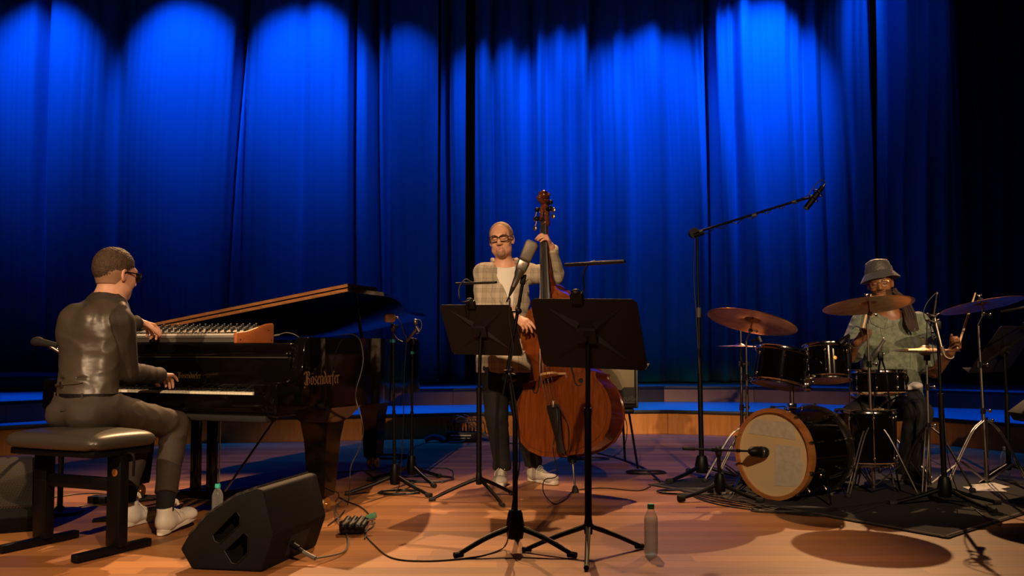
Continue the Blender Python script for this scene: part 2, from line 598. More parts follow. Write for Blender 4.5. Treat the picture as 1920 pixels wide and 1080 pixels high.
class Head:
    """head frame: x = own right, y = forward, z = up; origin midway up the head"""
    def __init__(s, c, fwd, up, sc=1.0):
        s.c = Vector(c); s.f, s.u, s.r = basis(fwd, up); s.s = sc
        s.R = Matrix((s.r, s.f, s.u)).transposed()
    def p(s, x, y, z):
        return s.c + (s.r * x + s.f * y + s.u * z) * s.s
    def rad(s, *a):
        return tuple(v * s.s for v in a)
    def flesh(s, S, neck_to, neck_r=0.056, jaw=1.0, nose=1.0):
        e = lambda c, r, k=0.02, kind='+', R=None: S.ell(s.p(*c), s.rad(*r), s.R if R is None else R, k * s.s, kind)
        e((0, -0.012, 0.035), (0.076, 0.096, 0.085), 0.02)
        e((0, 0.018, -0.020), (0.066, 0.076, 0.085), 0.03)
        e((0, 0.022, -0.075), (0.056 * jaw, 0.058, 0.044), 0.03)
        e((0, 0.064, -0.100), (0.024 * jaw, 0.020, 0.018), 0.025)
        for q in (-1, 1):
            e((q * 0.040, 0.058, -0.030), (0.022, 0.022, 0.024), 0.02)
            e((q * 0.046 * jaw, 0.022, -0.072), (0.020, 0.032, 0.026), 0.02)
        S.cap(s.p(-0.034, 0.080, 0.026), s.p(0.034, 0.080, 0.026), 0.013 * s.s, k=0.018)
        for q in (-1, 1):
            e((q * 0.031, 0.097, 0.004), (0.019, 0.014, 0.014), 0.014, '-')
            e((q * 0.031, 0.076, 0.001), (0.016, 0.013, 0.0125), 0.006)
        S.cap(s.p(0, 0.088, 0.012), s.p(0, 0.108 * nose, -0.030), 0.0085 * s.s, 0.0125 * s.s, k=0.012)
        for q in (-1, 1):
            e((q * 0.012, 0.098, -0.035), (0.010, 0.012, 0.008), 0.008)
        S.cap(s.p(-0.016, 0.083, -0.066), s.p(0.016, 0.083, -0.066), 0.0058 * s.s, k=0.008)
        S.cap(s.p(-0.013, 0.082, -0.0775), s.p(0.013, 0.082, -0.0775), 0.0064 * s.s, k=0.008)
        S.cap(s.p(-0.020, 0.091, -0.0715), s.p(0.020, 0.091, -0.0715), 0.0030 * s.s, k=0.005, kind='-')
        for q in (-1, 1):
            Re = s.R @ Matrix.Rotation(q * 0.35, 3, 'Z')
            e((q * 0.078, -0.008, -0.008), (0.009, 0.020, 0.032), 0.006, '+', Re)
            e((q * 0.086, -0.002, -0.004), (0.007, 0.011, 0.019), 0.006, '-', Re)
        S.cap(s.p(0, -0.022, -0.050), neck_to, neck_r * s.s, neck_r * 1.12 * s.s, k=0.03)
        return S
    def glasses(s, parent, mt, lens, hw=0.029, hh=0.019, thick=0.0032, round_=0.35, name='glasses', ydrop=0.0):
        g = MB()
        for q in (-1, 1):
            pts = []
            for i in range(25):
                a = 2 * PI * i / 24
                ca, sa = math.cos(a), math.sin(a)
                ex = abs(ca) ** round_ * (1 if ca > 0 else -1)
                ez = abs(sa) ** round_ * (1 if sa > 0 else -1)
                pts.append(s.p(q * 0.034 + ex * hw, 0.103 - 0.006 * abs(q * 0.034 + ex * hw) / 0.06, ydrop + ez * hh))
            g.tube(pts, thick, 6, caps=False)
            g.tube([s.p(q * 0.064, 0.098, ydrop + hh * 0.6), s.p(q * 0.080, 0.06, ydrop + hh * 0.6), s.p(q * 0.083, 0.0, ydrop + 0.008), s.p(q * 0.080, -0.02, -0.006)], thick, 6)
        g.tube([s.p(-0.007, 0.104, ydrop + hh * 0.35), s.p(0, 0.108, ydrop + hh * 0.55), s.p(0.007, 0.104, ydrop + hh * 0.35)], thick, 6)
        o = g.build(name, mt, parent)
        for q in (-1, 1):
            l = MB()
            l.prism([(math.copysign(abs(math.cos(a)) ** round_, math.cos(a)) * hw, math.copysign(abs(math.sin(a)) ** round_, math.sin(a)) * hh) for a in [2 * PI * i / 20 for i in range(20)]],
                    s.p(q * 0.034, 0.1005, ydrop), s.r * s.s, s.u * s.s, s.f * 0.0012)
            l.build('lens', lens, o)
        return o
def hand(S, wrist, f, n, lat, curls, thumb=0.5, sc=1.0, spread=0.06, thumb_curl=0.35):
    """wrist, f towards the knuckles, n out of the palm, lat towards the thumb"""
    f = Vector(f).normalized()
    n = Vector(n); n = (n - f * n.dot(f)).normalized()
    l = f.cross(n)
    if l.dot(Vector(lat)) < 0: l = -l
    W = Vector(wrist)
    K = W + f * 0.085 * sc
    S.ecap(W, W + f * 0.075 * sc, (0.024 * sc, 0.018 * sc), (0.038 * sc, 0.013 * sc), l, k=0.012)
    S.ell(W + f * 0.03 * sc + l * 0.022 * sc + n * 0.008 * sc, (0.016 * sc, 0.03 * sc, 0.014 * sc), Matrix((l, f, n)).transposed(), k=0.012)
    lens = (0.072, 0.080, 0.075, 0.058)
    for i in range(4):
        o = (0.0285 - 0.019 * i)
        p = K + l * o * sc - f * (0.004 * abs(i - 1.2)) * sc
        d = (f + l * spread * (1.5 - i)).normalized()
        ang = 0.0
        segs = (0.46, 0.30, 0.24)
        c = curls[i] if isinstance(curls[i], (tuple, list)) else (curls[i], curls[i] * 1.1, curls[i] * 0.7)
        r = (0.0092 if i < 3 else 0.0080) * sc
        S.cap(p - d * 0.02 * sc, p, r * 1.05, r * 1.1, k=0.006)
        for j in range(3):
            ang += c[j]
            dd = d * math.cos(ang) + n * math.sin(ang)
            q = p + dd * lens[i] * segs[j] * sc
            S.cap(p, q, r * (1.05 - 0.08 * j), r * (0.97 - 0.1 * j), k=0.0025)
            p = q
    # thumb leaves the side of the palm near its base
    p = W + f * 0.022 * sc + l * 0.026 * sc + n * 0.006 * sc
    d = (f * 0.75 + l * (1.0 - thumb) + n * thumb).normalized()
    for j, L in enumerate((0.040, 0.032, 0.026)):
        q = p + d * L * sc
        S.cap(p, q, (0.0128 - 0.0014 * j) * sc, (0.0118 - 0.0016 * j) * sc, k=0.006 if j == 0 else 0.003)
        p = q
        d = (d + f * thumb_curl + n * thumb_curl * 0.6 - l * thumb_curl * 0.8).normalized()
def shoe(parent, heel, toe_dir, mt, sole_mt, length=0.30, name='shoe', pitch=0.0, high=0.0, laces=True, lace_mt=None, label=None):
    """heel = point under the heel on the floor"""
    h = Vector(heel)
    f = Vector(toe_dir); f.z = 0; f.normalize()
    up0 = Vector((0, 0, 1))
    side = f.cross(up0)
    fp = f * math.cos(pitch) + up0 * math.sin(pitch)
    up = fp.cross(side) * -1.0
    if up.z < 0: up = -up
    L = length
    R = Matrix((side, fp, up)).transposed()
    q = lambda x, y, z: h + side * x + fp * y + up * z
    S = SDF()
    S.ell(q(0, 0.055, 0.055), (0.037, 0.055, 0.045), R, k=0.02)
    S.ecap(q(0, 0.08, 0.045), q(0, L - 0.05, 0.038), (0.038, 0.036), (0.044, 0.026), side, k=0.03)
    S.ell(q(0, L - 0.055, 0.035), (0.046, 0.055, 0.030), R, k=0.03)
    S.ecap(q(0, 0.055, 0.06), q(0, 0.062, 0.098 + high), (0.036, 0.050), (0.037, 0.048), side, k=0.03)
    S.ecap(q(0, 0.10, 0.085), q(0, 0.16, 0.065), (0.026, 0.02), (0.024, 0.014), side, k=0.02)
    S.cut(q(0, 0.062, 0.100 + high), up, 0.07)
    S.cut(q(0, L * 0.5, 0.012), -up, 0.25)
    o = S.build(name, mt, parent, 0.005, label=label)
    pts = []
    n = 28
    for i in range(n):
        a = 2 * PI * i / n
        y = math.sin(a)
        w = 0.040 + 0.008 * y - (0.010 if -0.5 < y < 0.1 else 0)
        pts.append((math.copysign(abs(math.cos(a)) ** 0.55, math.cos(a)) * w, L / 2 - 0.001 + math.copysign(abs(y) ** 0.8, y) * (L / 2 + 0.003)))
    MB().bevprism(pts, q(0, 0, 0.001), side, fp, up * 0.030, 0.005).build('sole', sole_mt, o)
    if laces:
        lb = MB()
        for i in range(5):
            y = 0.125 + 0.021 * i
            z = 0.098 - 0.0085 * i
            lb.tube([q(-0.022, y, z - 0.012), q(0, y + 0.004, z + 0.006), q(0.022, y, z - 0.012)], 0.0032, 6, smooth=4)
        lb.tube([q(-0.03, 0.12, 0.10), q(0, 0.118, 0.116), q(0.034, 0.13, 0.085), q(0.042, 0.135, 0.06)], 0.0028, 6, smooth=4)
        lb.build('laces', lace_mt or sole_mt, o)
    return o

from mathutils.bvhtree import BVHTree
def tree_of(o):
    off = world_loc(o)
    me = o.data
    n = len(me.vertices)
    co = np.empty(n * 3, np.float32); me.vertices.foreach_get('co', co)
    co = co.reshape(-1, 3) + np.array(off)
    m = len(me.polygons)
    li = np.empty(m * 4, np.int32); me.polygons.foreach_get('vertices', li)
    return BVHTree.FromPolygons(co.tolist(), li.reshape(-1, 4).tolist())
def lay(tree, p, d, off=0.003, reach=0.6):
    """moves p along d until it lies on the cloth, then off in front of it"""
    p, d = Vector(p), Vector(d).normalized()
    h = tree.ray_cast(p - d * reach, d, reach * 2)
    if h[0] is None: return p
    return h[0] - d * off
def flap(tree, pts, d, thick, name, mt, parent, sub=1, off=0.004):
    """cloth flap whose outline is laid on the surface"""
    n = len(pts)
    out = []
    for i in range(n):
        a, b = Vector(pts[i]), Vector(pts[(i + 1) % n])
        for k in range(4): out.append(a.lerp(b, k / 4))
    c = Vector((0, 0, 0))
    for p in out: c += p
    c /= len(out)
    rings = []
    for t in (1.0, 0.66, 0.33):
        rings.append([lay(tree, c.lerp(p, t), d, off) for p in out])
    cc = lay(tree, c, d, off)
    d = Vector(d).normalized()
    mb = MB(); vs = []; fs = []
    m = len(out)
    for r in rings: vs += [p - d * thick for p in r]
    vs.append(cc - d * thick)
    for r in range(2):
        for i in range(m): fs.append((r * m + i, r * m + (i + 1) % m, (r + 1) * m + (i + 1) % m, (r + 1) * m + i))
    for i in range(m): fs.append((2 * m + i, 2 * m + (i + 1) % m, 3 * m))
    k = len(vs)
    vs += [p + d * off for p in rings[0]]
    for i in range(m): fs.append((i, (i + 1) % m, k + (i + 1) % m, k + i))
    return mb.add(vs, fs).build(name, mt, parent, smooth=50)
# ------------------------------------------------------------------ stage floor of narrow boards
def floor_mat():
    m = mat('floor_wood', (0.3, 0.15, 0.07), 0.42, spec=0.3)
    nt = m.node_tree
    b = nt.nodes['Principled BSDF']
    at = nt.nodes.new('ShaderNodeAttribute'); at.attribute_name = 'tone'
    geo = nt.nodes.new('ShaderNodeNewGeometry')
    mp = nt.nodes.new('ShaderNodeMapping'); mp.inputs['Scale'].default_value = (1.2, 22, 1)
    nz = nt.nodes.new('ShaderNodeTexNoise'); nz.inputs['Scale'].default_value = 3.0; nz.inputs['Detail'].default_value = 8
    n2 = nt.nodes.new('ShaderNodeTexNoise'); n2.inputs['Scale'].default_value = 0.9; n2.inputs['Detail'].default_value = 6
    add = nt.nodes.new('ShaderNodeMath'); add.operation = 'MULTIPLY_ADD'; add.inputs[1].default_value = 0.5
    ad2 = nt.nodes.new('ShaderNodeMath'); ad2.operation = 'MULTIPLY_ADD'; ad2.inputs[1].default_value = 0.35
    rp = nt.nodes.new('ShaderNodeValToRGB')
    rp.color_ramp.elements[0].position = 0.25; rp.color_ramp.elements[1].position = 0.95
    rp.color_ramp.elements[0].color = (0.17, 0.064, 0.020, 1)
    rp.color_ramp.elements[1].color = (0.44, 0.185, 0.060, 1)
    nt.links.new(geo.outputs['Position'], mp.inputs[0]); nt.links.new(mp.outputs[0], nz.inputs['Vector'])
    nt.links.new(geo.outputs['Position'], n2.inputs['Vector'])
    nt.links.new(nz.outputs[0], add.inputs[0]); nt.links.new(at.outputs['Fac'], add.inputs[2])
    nt.links.new(n2.outputs[0], ad2.inputs[0]); nt.links.new(add.outputs[0], ad2.inputs[2])
    nt.links.new(ad2.outputs[0], rp.inputs[0]); nt.links.new(rp.outputs[0], b.inputs['Base Color'])
    r2 = nt.nodes.new('ShaderNodeMapRange'); r2.inputs[3].default_value = 0.36; r2.inputs[4].default_value = 0.55
    nt.links.new(n2.outputs[0], r2.inputs[0]); nt.links.new(r2.outputs[0], b.inputs['Roughness'])
    bp = nt.nodes.new('ShaderNodeBump'); bp.inputs['Strength'].default_value = 0.12; bp.inputs['Distance'].default_value = 0.001
    nt.links.new(nz.outputs[0], bp.inputs['Height']); nt.links.new(bp.outputs[0], b.inputs['Normal'])
    return m
floor_mat()
floor = bpy.data.objects.new('floor', None)
COL.objects.link(floor)
tag(floor, kind='structure', label='warm brown strip wood stage floor')
sub = MB().box((0, 7.0, -0.06), (18, 14.4, 0.08)).build('subfloor', M['black_matte'], floor, smooth=0)
PW = 0.12
def plank_mesh(L, tone):
    mb = MB().prism([(0, 0.0006), (0.001, 0), (L - 0.001, 0), (L, 0.0006), (L, PW - 0.0012), (L - 0.001, PW - 0.0006), (0.001, PW - 0.0006), (0, PW - 0.0012)], (0, 0, -0.019), (1, 0, 0), (0, 1, 0), (0, 0, 0.019))
    me = bpy.data.meshes.new('plank')
    me.from_pydata(mb.v, [], mb.f)
    a = me.attributes.new('tone', 'FLOAT', 'FACE')
    a.data.foreach_set('value', [tone] * len(me.polygons))
    me.materials.append(M['floor_wood'])
    return me
rnd = random.Random(3)
pm = [(L, plank_mesh(L, t)) for L in (1.25, 1.7, 2.1) for t in (0.0, 0.09, 0.17, 0.25, 0.34, 0.44)]
far_v, far_f, far_t = [], [], []
y = 3.3
nfront = 0
while y < 12.9:
    x = -6.6 - rnd.random() * 1.6
    near = 3.8 < y < 6.6
    while x < 6.8:
        L, me = rnd.choice(pm)
        if near and -3.6 < x + L and x < 3.6 and nfront < 290:
            o = bpy.data.objects.new('plank', me)
            o.location = (x, y, 0); o.parent = floor
            COL.objects.link(o)
            nfront += 1
        else:
            t = rnd.choice((0.0, 0.09, 0.17, 0.25, 0.34, 0.44))
            n = len(far_v)
            for dx, dy in ((0, 0), (L - 0.0006, 0), (L - 0.0006, PW - 0.0006), (0, PW - 0.0006)):
                far_v.append((x + dx, y + dy, -0.019))
            for dx, dy in ((0, 0), (L - 0.0006, 0), (L - 0.0006, PW - 0.0006), (0, PW - 0.0006)):
                far_v.append((x + dx, y + dy, 0))
            far_f += [(n + 4, n + 5, n + 6, n + 7), (n, n + 1, n + 5, n + 4), (n + 1, n + 2, n + 6, n + 5), (n + 2, n + 3, n + 7, n + 6), (n + 3, n, n + 4, n + 7)]
            far_t += [t] * 5
        x += L
    y += PW
me = bpy.data.meshes.new('far_planks')
me.from_pydata(far_v, [], far_f)
a = me.attributes.new('tone', 'FLOAT', 'FACE'); a.data.foreach_set('value', far_t)
o = link_mesh('far_planks', me, M['floor_wood'], floor)
tag(o, kind='stuff')
# ------------------------------------------------------------------ choir risers behind the band
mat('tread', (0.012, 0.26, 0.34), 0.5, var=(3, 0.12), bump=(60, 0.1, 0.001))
mat('nosing', (0.008, 0.008, 0.009), 0.45)
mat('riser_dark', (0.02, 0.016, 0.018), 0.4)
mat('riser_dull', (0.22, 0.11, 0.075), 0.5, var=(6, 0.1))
F1 = [(-8.2, 5.6), (-6.2, 7.1), (-4.5, 8.74), (-3.3, 9.85), (-2.05, 10.07), (-1.1, 10.3), (-0.35, 10.55), (0.5, 10.8), (1.7, 10.93), (2.5, 10.62), (3.4, 10.3), (4.1, 9.85), (4.6, 8.95), (6.2, 7.3), (8.2, 5.6)]
F2 = [(-8.2, 6.0), (-6.2, 7.5), (-4.6, 9.1), (-3.95, 10.0), (-3.85, 11.2), (-3.3, 11.4), (-1.3, 11.7), (-0.7, 11.85), (0.3, 12.15), (1.9, 12.5), (3.0, 12.4), (4.8, 11.4), (6.6, 9.8), (8.2, 8.2)]
F3 = [(-8.2, 9.6), (-6.0, 10.9), (-4.3, 11.5), (-3.6, 13.4)]
def riser(name, poly, z0, z1, mats, yback, label):
    r = bpy.data.objects.new(name, None)
    COL.objects.link(r)
    tag(r, kind='structure', label=label)
    for i in range(len(poly) - 1):
        a, b = V(*poly[i], 0), V(*poly[i + 1], 0)
        d = (b - a); L = d.length; d.normalize()
        nrm = V(d.y, -d.x, 0)
        m = mats(a, b)
        MB().box((a + b) / 2 + V(0, 0, (z0 + z1 - 0.035) / 2) - nrm * 0.01, (L - 0.003, 0.02, z1 - z0 - 0.035), Matrix((d, -nrm, V(0, 0, 1))).transposed(), 0.0015, 1).build('panel', m, r)
        MB().box((a + b) / 2 + V(0, 0, z1 - 0.0185) + nrm * 0.006, (L + 0.012, 0.034, 0.035), Matrix((d, -nrm, V(0, 0, 1))).transposed(), 0.004, 2).build('nosing', M['nosing'], r)
    pts = [(p[0], p[1] + 0.012) for p in poly]
    top_poly = pts + [(poly[-1][0], yback), (poly[0][0], yback)]
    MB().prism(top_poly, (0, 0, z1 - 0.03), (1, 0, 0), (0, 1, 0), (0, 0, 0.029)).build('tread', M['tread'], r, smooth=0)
    return r
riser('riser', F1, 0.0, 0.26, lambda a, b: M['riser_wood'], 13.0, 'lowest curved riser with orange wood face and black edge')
riser('riser', F2, 0.26, 0.455, lambda a, b: M['riser_dark'] if (a.x > 0.2 and b.x < 2.0) else M['riser_dull'], 15.0, 'second riser with dull brown face behind the lowest one')  # dark middle panels put the shade beyond a lamp's shutter edge into colour
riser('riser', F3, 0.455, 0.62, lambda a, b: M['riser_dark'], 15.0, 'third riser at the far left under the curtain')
# ------------------------------------------------------------------ curtains
mat('curtain_cloth', (0.008, 0.295, 0.55), 0.85, sheen=0.25, bump=(240, 0.25, 0.002, (1, 1, 0.25)), spec=0.1)
mat('black_drape', (0.006, 0.03, 0.06), 0.9, spec=0.1)  # blue spill from the lamps is put into the base colour
def curtain(x0, x1, Y, zb, zt, amp, creases, label, seed, matname='curtain_cloth', step=0.018, wl=(0.5, 1.1), name='curtain', fine=0.010, slope=0.0):
    rs = np.random.RandomState(seed)
    xs = np.arange(x0, x1 + step, step)
    zs = np.linspace(zb, zt, 44)
    # irregular pleats: random pleat centres, cosine humps
    pos, t = [], x0 - 1
    while t < x1 + 1:
        wv = rs.uniform(*wl); pos.append((t, wv, rs.uniform(0.35, 1.0))); t += wv
    X, Z = np.meshgrid(xs, zs)
    Yd = np.full_like(X, Y) + slope * (X - x0)
    wob = 0.05 * np.sin(Z * 1.1 + seed) * 0.5 + 0.035 * np.sin(Z * 0.6 + X * 1.3)
    Xw = X + wob
    knots = [p[0] for p in pos]
    ph = np.interp(Xw, knots, np.arange(len(pos)) * 2 * PI)
    am = np.interp(Xw, knots, [p[2] for p in pos])
    Yd += -amp * am * np.cos(ph) + amp * 0.28 * am * np.cos(2 * ph + 0.8 + Z * 0.2)
    fall = np.clip((zt - Z) / (zt - zb), 0, 1)
    ph2 = Xw * 2 * PI / 0.17 + 1.5 * np.sin(Xw * 2.1) + 0.6 * np.sin(Z * 0.9)
    Yd += fine * (0.4 + 0.9 * np.sin(X * 1.7 + Z * 0.25 + seed) ** 2) * np.sin(ph2) * (0.6 + 0.6 * fall)
    Yd += fine * 0.5 * np.sin(Xw * 2 * PI / 0.075 + 2 * np.sin(Xw * 3.0) + Z * 0.5)
    for (cx, dp, wd, lean) in creases:
        Yd += dp * np.exp(-((X + wob * 0.4 - cx - lean * (Z - 3)) / wd) ** 2)
    # soft crumple near the hem
    hem = np.exp(-((Z - zb) / 0.35) ** 2)
    Yd += 0.018 * hem * (np.sin(X * 9 + Z * 14) + np.sin(X * 5.3 - Z * 11 + 2))
    nz_, nx_ = X.shape
    vs = np.stack([X.ravel(), Yd.ravel(), Z.ravel()], 1)
    i = np.arange(nx_ * nz_).reshape(nz_, nx_)
    F = np.stack([i[:-1, :-1].ravel(), i[:-1, 1:].ravel(), i[1:, 1:].ravel(), i[1:, :-1].ravel()], 1)
    me = bpy.data.meshes.new(name)
    loc = np.array([(x0 + x1) / 2, Y, zb])
    me.from_pydata((vs - loc).tolist(), [], F.tolist())
    me.polygons.foreach_set('use_smooth', [True] * len(me.polygons))
    o = link_mesh(name, me, M[matname], None)
    o.location = loc
    sm = o.modifiers.new('thickness', 'SOLIDIFY'); sm.thickness = 0.006; sm.offset = 1
    return tag(o, label, 'curtain', None)
cx = lambda px, Y=13.2: (px - 960) / FPX * Y
curtain(-7.6, cx(817), 13.2, 0.47, 6.9, 0.045, [(cx(66), 0.30, 0.07, 0.0), (cx(428), 0.55, 0.035, 0.035), (cx(446), 0.22, 0.05, 0.01), (cx(657), 0.50, 0.035, 0.0), (cx(700), 0.55, 0.06, -0.012), (cx(722), 0.25, 0.05, 0.0), (cx(205), 0.12, 0.12, 0.0), (cx(560), 0.10, 0.10, 0.0)],
        'wide blue lit curtain left of the dark gap, with broad smooth folds', 4, wl=(0.7, 1.35), fine=0.007)
curtain(cx(823), cx(871), 13.3, 0.47, 6.9, 0.03, [(cx(838), 0.45, 0.055, 0.0)], 'narrow blue curtain strip between the two dark gaps', 9, wl=(0.2, 0.4))
curtain(cx(890, 13.5), cx(1655, 13.5), 13.5, 0.47, 6.9, 0.115, [(cx(925, 13.5), 0.25, 0.05, 0), (cx(998, 13.5), 0.22, 0.05, 0), (cx(1110, 13.5), 0.25, 0.06, 0.01), (cx(1345, 13.5), 0.45, 0.06, 0.0), (cx(1395, 13.5), 0.2, 0.05, 0), (cx(1535, 13.5), 0.2, 0.07, 0)],
        'blue lit curtain with many pleats behind bassist and drummer', 21, wl=(0.26, 0.62), fine=0.013, slope=0.06)
curtain(cx(1655, 13.6), cx(1830, 13.6), 13.7, 0.47, 7.4, 0.12, [(cx(1690, 13.6), 0.3, 0.08, 0)], 'dim blue curtain with deep pleats right of the drummer', 5, wl=(0.25, 0.45), fine=0.012)
curtain(cx(1795, 12.4), 6.9, 12.4, 0.47, 7.4, 0.09, [], 'black side drape with thin blue lit edges at the right', 8, 'black_drape', wl=(0.12, 0.35), fine=0.02)
MB().box((0, 15.05, 4.5), (18, 0.1, 9.1)).build('wall_back', M['black_matte'], None, loc=(0, 15.05, 0))['kind'] = 'structure'
MB().box((-8.3, 7.4, 4.5), (0.1, 15.3, 9.1)).build('wall_left', M['black_matte'], None, loc=(-8.3, 7.4, 0))['kind'] = 'structure'
MB().box((8.3, 7.4, 4.5), (0.1, 15.3, 9.1)).build('wall_right', M['black_matte'], None, loc=(8.3, 7.4, 0))['kind'] = 'structure'
MB().box((0, 7.4, 9.0), (16.8, 15.4, 0.1)).build('ceiling', M['black_matte'], None, loc=(0, 7.4, 9.0))['kind'] = 'structure'
# ------------------------------------------------------------------ grand piano
PA = math.radians(22)
KX = V(math.cos(PA), -math.sin(PA), 0)      # bass -> treble along the keys
FX = V(math.sin(PA), math.cos(PA), 0)       # away from the player
ZV = V(0, 0, 1)
PC = V(-1.222, 5.2, 0)                      # treble front corner on the floor
def pp(a, b, z):                            # a = metres from treble end towards bass, b = metres back from front
    return PC - KX * a + FX * b + ZV * z
RK = Matrix((KX, FX, ZV)).transposed()
PW_ = 1.62
piano = thing('grand_piano', tuple(pp(0.8, 1.4, 0)), 'black lacquered concert grand piano with lid half open behind the seated pianist', 'piano')
# outline of the case: (a, b) from treble front corner, clockwise
def bent(off=0.0):
    pts = [(0.0 + off, 0.0), (0.0 + off, 0.30), (0.0 + off, 0.62), (0.0 + off, 0.95)]
    for t in [i / 14 for i in range(1, 15)]:
        s = t * t * (3 - 2 * t)
        pts.append((0.0 + off + 0.52 * s, 0.95 + 1.62 * t))
    for i in range(1, 9):
        a = PI / 2 * i / 8
        pts.append((0.52 + 0.42 * (1 - math.cos(a)) + off * 0.4, 2.57 + 0.30 * math.sin(a) - off * 0.3))
    pts += [(1.30, 2.87 - off), (1.45, 2.84 - off), (PW_ - 0.06 - off * .5, 2.72 - off), (PW_ - off, 2.5)]
    return pts
outer = bent() + [(PW_, 0.0)]
inner = bent(0.065) + [(PW_ - 0.065, 0.36)]
def rimpoly(z0, z1, front):
    # closed ring wall
    n = len(outer)
    mb = MB()
    inn = [(max(p[0], 0.0), max(p[1], front)) for p in inner]
    vs = [pp(a, b, z) for z in (z0, z1) for (a, b) in outer] + [pp(a, b, z) for z in (z0, z1) for (a, b) in inn]
    fs = []
    m = len(outer)
    for i in range(m - 1):
        j = i + 1
        fs += [(i, j, j + m, i + m), (2 * m + i, 2 * m + i + m, 2 * m + j + m, 2 * m + j), (m + i, m + j, 3 * m + j, 3 * m + i), (i, 2 * m + i, 2 * m + j, j)]
    # front ends
    fs += [(0, m, 3 * m, 2 * m), (m - 1, 3 * m - 1, 4 * m - 1, 2 * m - 1)]
    return mb.add(vs, fs)
full_outline = outer
outer = [(a, max(b, 0.27)) for a, b in outer[1:]]
outer = [outer[0]] + [p for p in outer[1:]]
inner = [(a, max(b, 0.27)) for a, b in (bent(0.065) + [(PW_ - 0.065, 0.0)])[1:]]
rimpoly(0.70, 1.005, 0.27).build('rim', M['black_lacquer'], piano)
# lower case (key bed height) deeper body
body = MB()
body.prism([(a, b) for a, b in full_outline], PC + ZV * 0.60, -KX, FX, ZV * 0.10)
body.build('case_bottom', M['black_lacquer'], piano)
# arms: front parts with curved profile on each end
for a0 in (0.0, PW_ - 0.075):
    prof = [(0.0, 0.61), (0.0, 0.755), (0.012, 0.766), (0.10, 0.768), (0.17, 0.775), (0.215, 0.80), (0.235, 0.845), (0.245, 0.93), (0.26, 0.985), (0.29, 1.006), (0.46, 1.006), (0.46, 0.61)]
    MB().bevprism([(b, z) for b, z in prof], PC - KX * a0 - FX * 0.002, FX, ZV, -KX * 0.075, 0.006, 2).build('arm', M['black_lacquer'], piano)
MB().box(pp(PW_ / 2, 0.012, 0.655), (PW_ - 0.15, 0.03, 0.085), RK, 0.006).build('key_slip', M['black_lacquer'], piano)
MB().box(pp(PW_ / 2, 0.10, 0.60), (PW_ - 0.02, 0.2, 0.03), RK, 0.006).build('key_bed', M['black_lacquer'], piano)
MB().box(pp(PW_ / 2, 0.04, 0.575), (PW_ - 0.12, 0.10, 0.035), RK, 0.01).build('bottom_rail', M['black_matte'], piano)
for a0 in (0.075, PW_ - 0.075 - 0.09):
    MB().box(pp(a0 + 0.045, 0.11, 0.722), (0.088, 0.17, 0.05), RK, 0.006).build('key_block', M['black_lacquer'], piano)
fb = MB().box(pp(PW_ / 2, 0.225, 0.81), (PW_ - 0.15, 0.022, 0.19), RK @ Matrix.Rotation(-0.06, 3, 'X'), 0.008)
fb.box(pp(PW_ / 2, 0.222, 0.914), (PW_ - 0.15, 0.05, 0.022), RK, 0.010)
fallboard = fb.build('fallboard', M['black_lacquer'], piano)
MB().box(pp(PW_ / 2, 0.212, 0.895), (PW_ - 0.16, 0.004, 0.008), RK).build('hinge', M['dull_chrome'], fallboard)
MB().box(pp(PW_ / 2, 0.46, 0.945), (PW_ - 0.15, 0.46, 0.055), RK, 0.008).build('front_shelf', M['black_lacquer'], piano)
# soundboard deck and iron plate glimpse inside
MB().prism([(a, b) for a, b in bent(0.06)[2:] + [(PW_ - 0.06, 0.66)]], PC + ZV * 0.86, -KX, FX, ZV * 0.02).build('iron_plate', M['brass'], piano)
# keys
kw = 1.22 / 52
ka0 = 0.17
keys = [0]
for i in range(52):
    MB().box(pp(ka0 + kw * (i + .5), 0.095, 0.701), (kw - 0.0012, 0.15, 0.022), RK, 0.0015, 1).build('white_key', M['ivory'], piano)
pat = [1, 1, 0, 1, 1, 1, 0]
for i in range(51):
    # treble end first: C B A G F E D C ...
    name = 'CBAGFED'[i % 7]
    if name in 'CF' : continue
    MB().box(pp(ka0 + kw * (i + 1), 0.13, 0.716), (0.010, 0.09, 0.016), RK, 0.003, 1).build('black_key', M['ebony'], piano)
# lid
LA = math.radians(8.7)
LW = 1.70
def lidp(u, b, h=0.0):          # u = metres from hinge (spine) towards treble
    hinge = pp(PW_ + 0.005, b, 1.012)
    d = KX * math.cos(LA) + ZV * math.sin(LA)
    nn = ZV * math.cos(LA) - KX * math.sin(LA)
    return hinge + d * u + nn * h
lo_ = [(0.0, 0.60)] + [(min(LW, PW_ - a + 0.05), b + 0.02) for a, b in bent() if b > 0.65]
lo_[1] = (LW, 0.60)
lo_ = [(0.0, 0.60), (LW, 0.60)] + [(PW_ - a + 0.06, b + 0.02) for a, b in bent()[3:]][:-1] + [(0.0, 2.55)]
lo_[2] = (LW - 0.02, 1.05)
def lid_slab(poly, h0, h1):
    mb = MB()
    n = len(poly)
    vs = [lidp(u, b, h0) for u, b in poly] + [lidp(u, b, h1) for u, b in poly]
    return mb.add(vs, [tuple(range(n)), tuple(range(2 * n - 1, n - 1, -1))] + [(i, (i + 1) % n, (i + 1) % n + n, i + n) for i in range(n)])
lid = lid_slab(lo_, 0.0, 0.024).build('lid', M['black_lacquer'], piano)
fl = lid_slab([(0.0, 0.605), (LW - 0.005, 0.605), (LW - 0.02, 0.98), (LW - 0.18, 1.16), (0.0, 1.16)], 0.028, 0.050).build('lid_flap', M['black_lacquer'], piano)
lid_slab([(0.02, 0.597), (LW, 0.597), (LW, 0.601), (0.02, 0.601)], 0.003, 0.021).build('edge_strip', M['lid_edge'], lid)
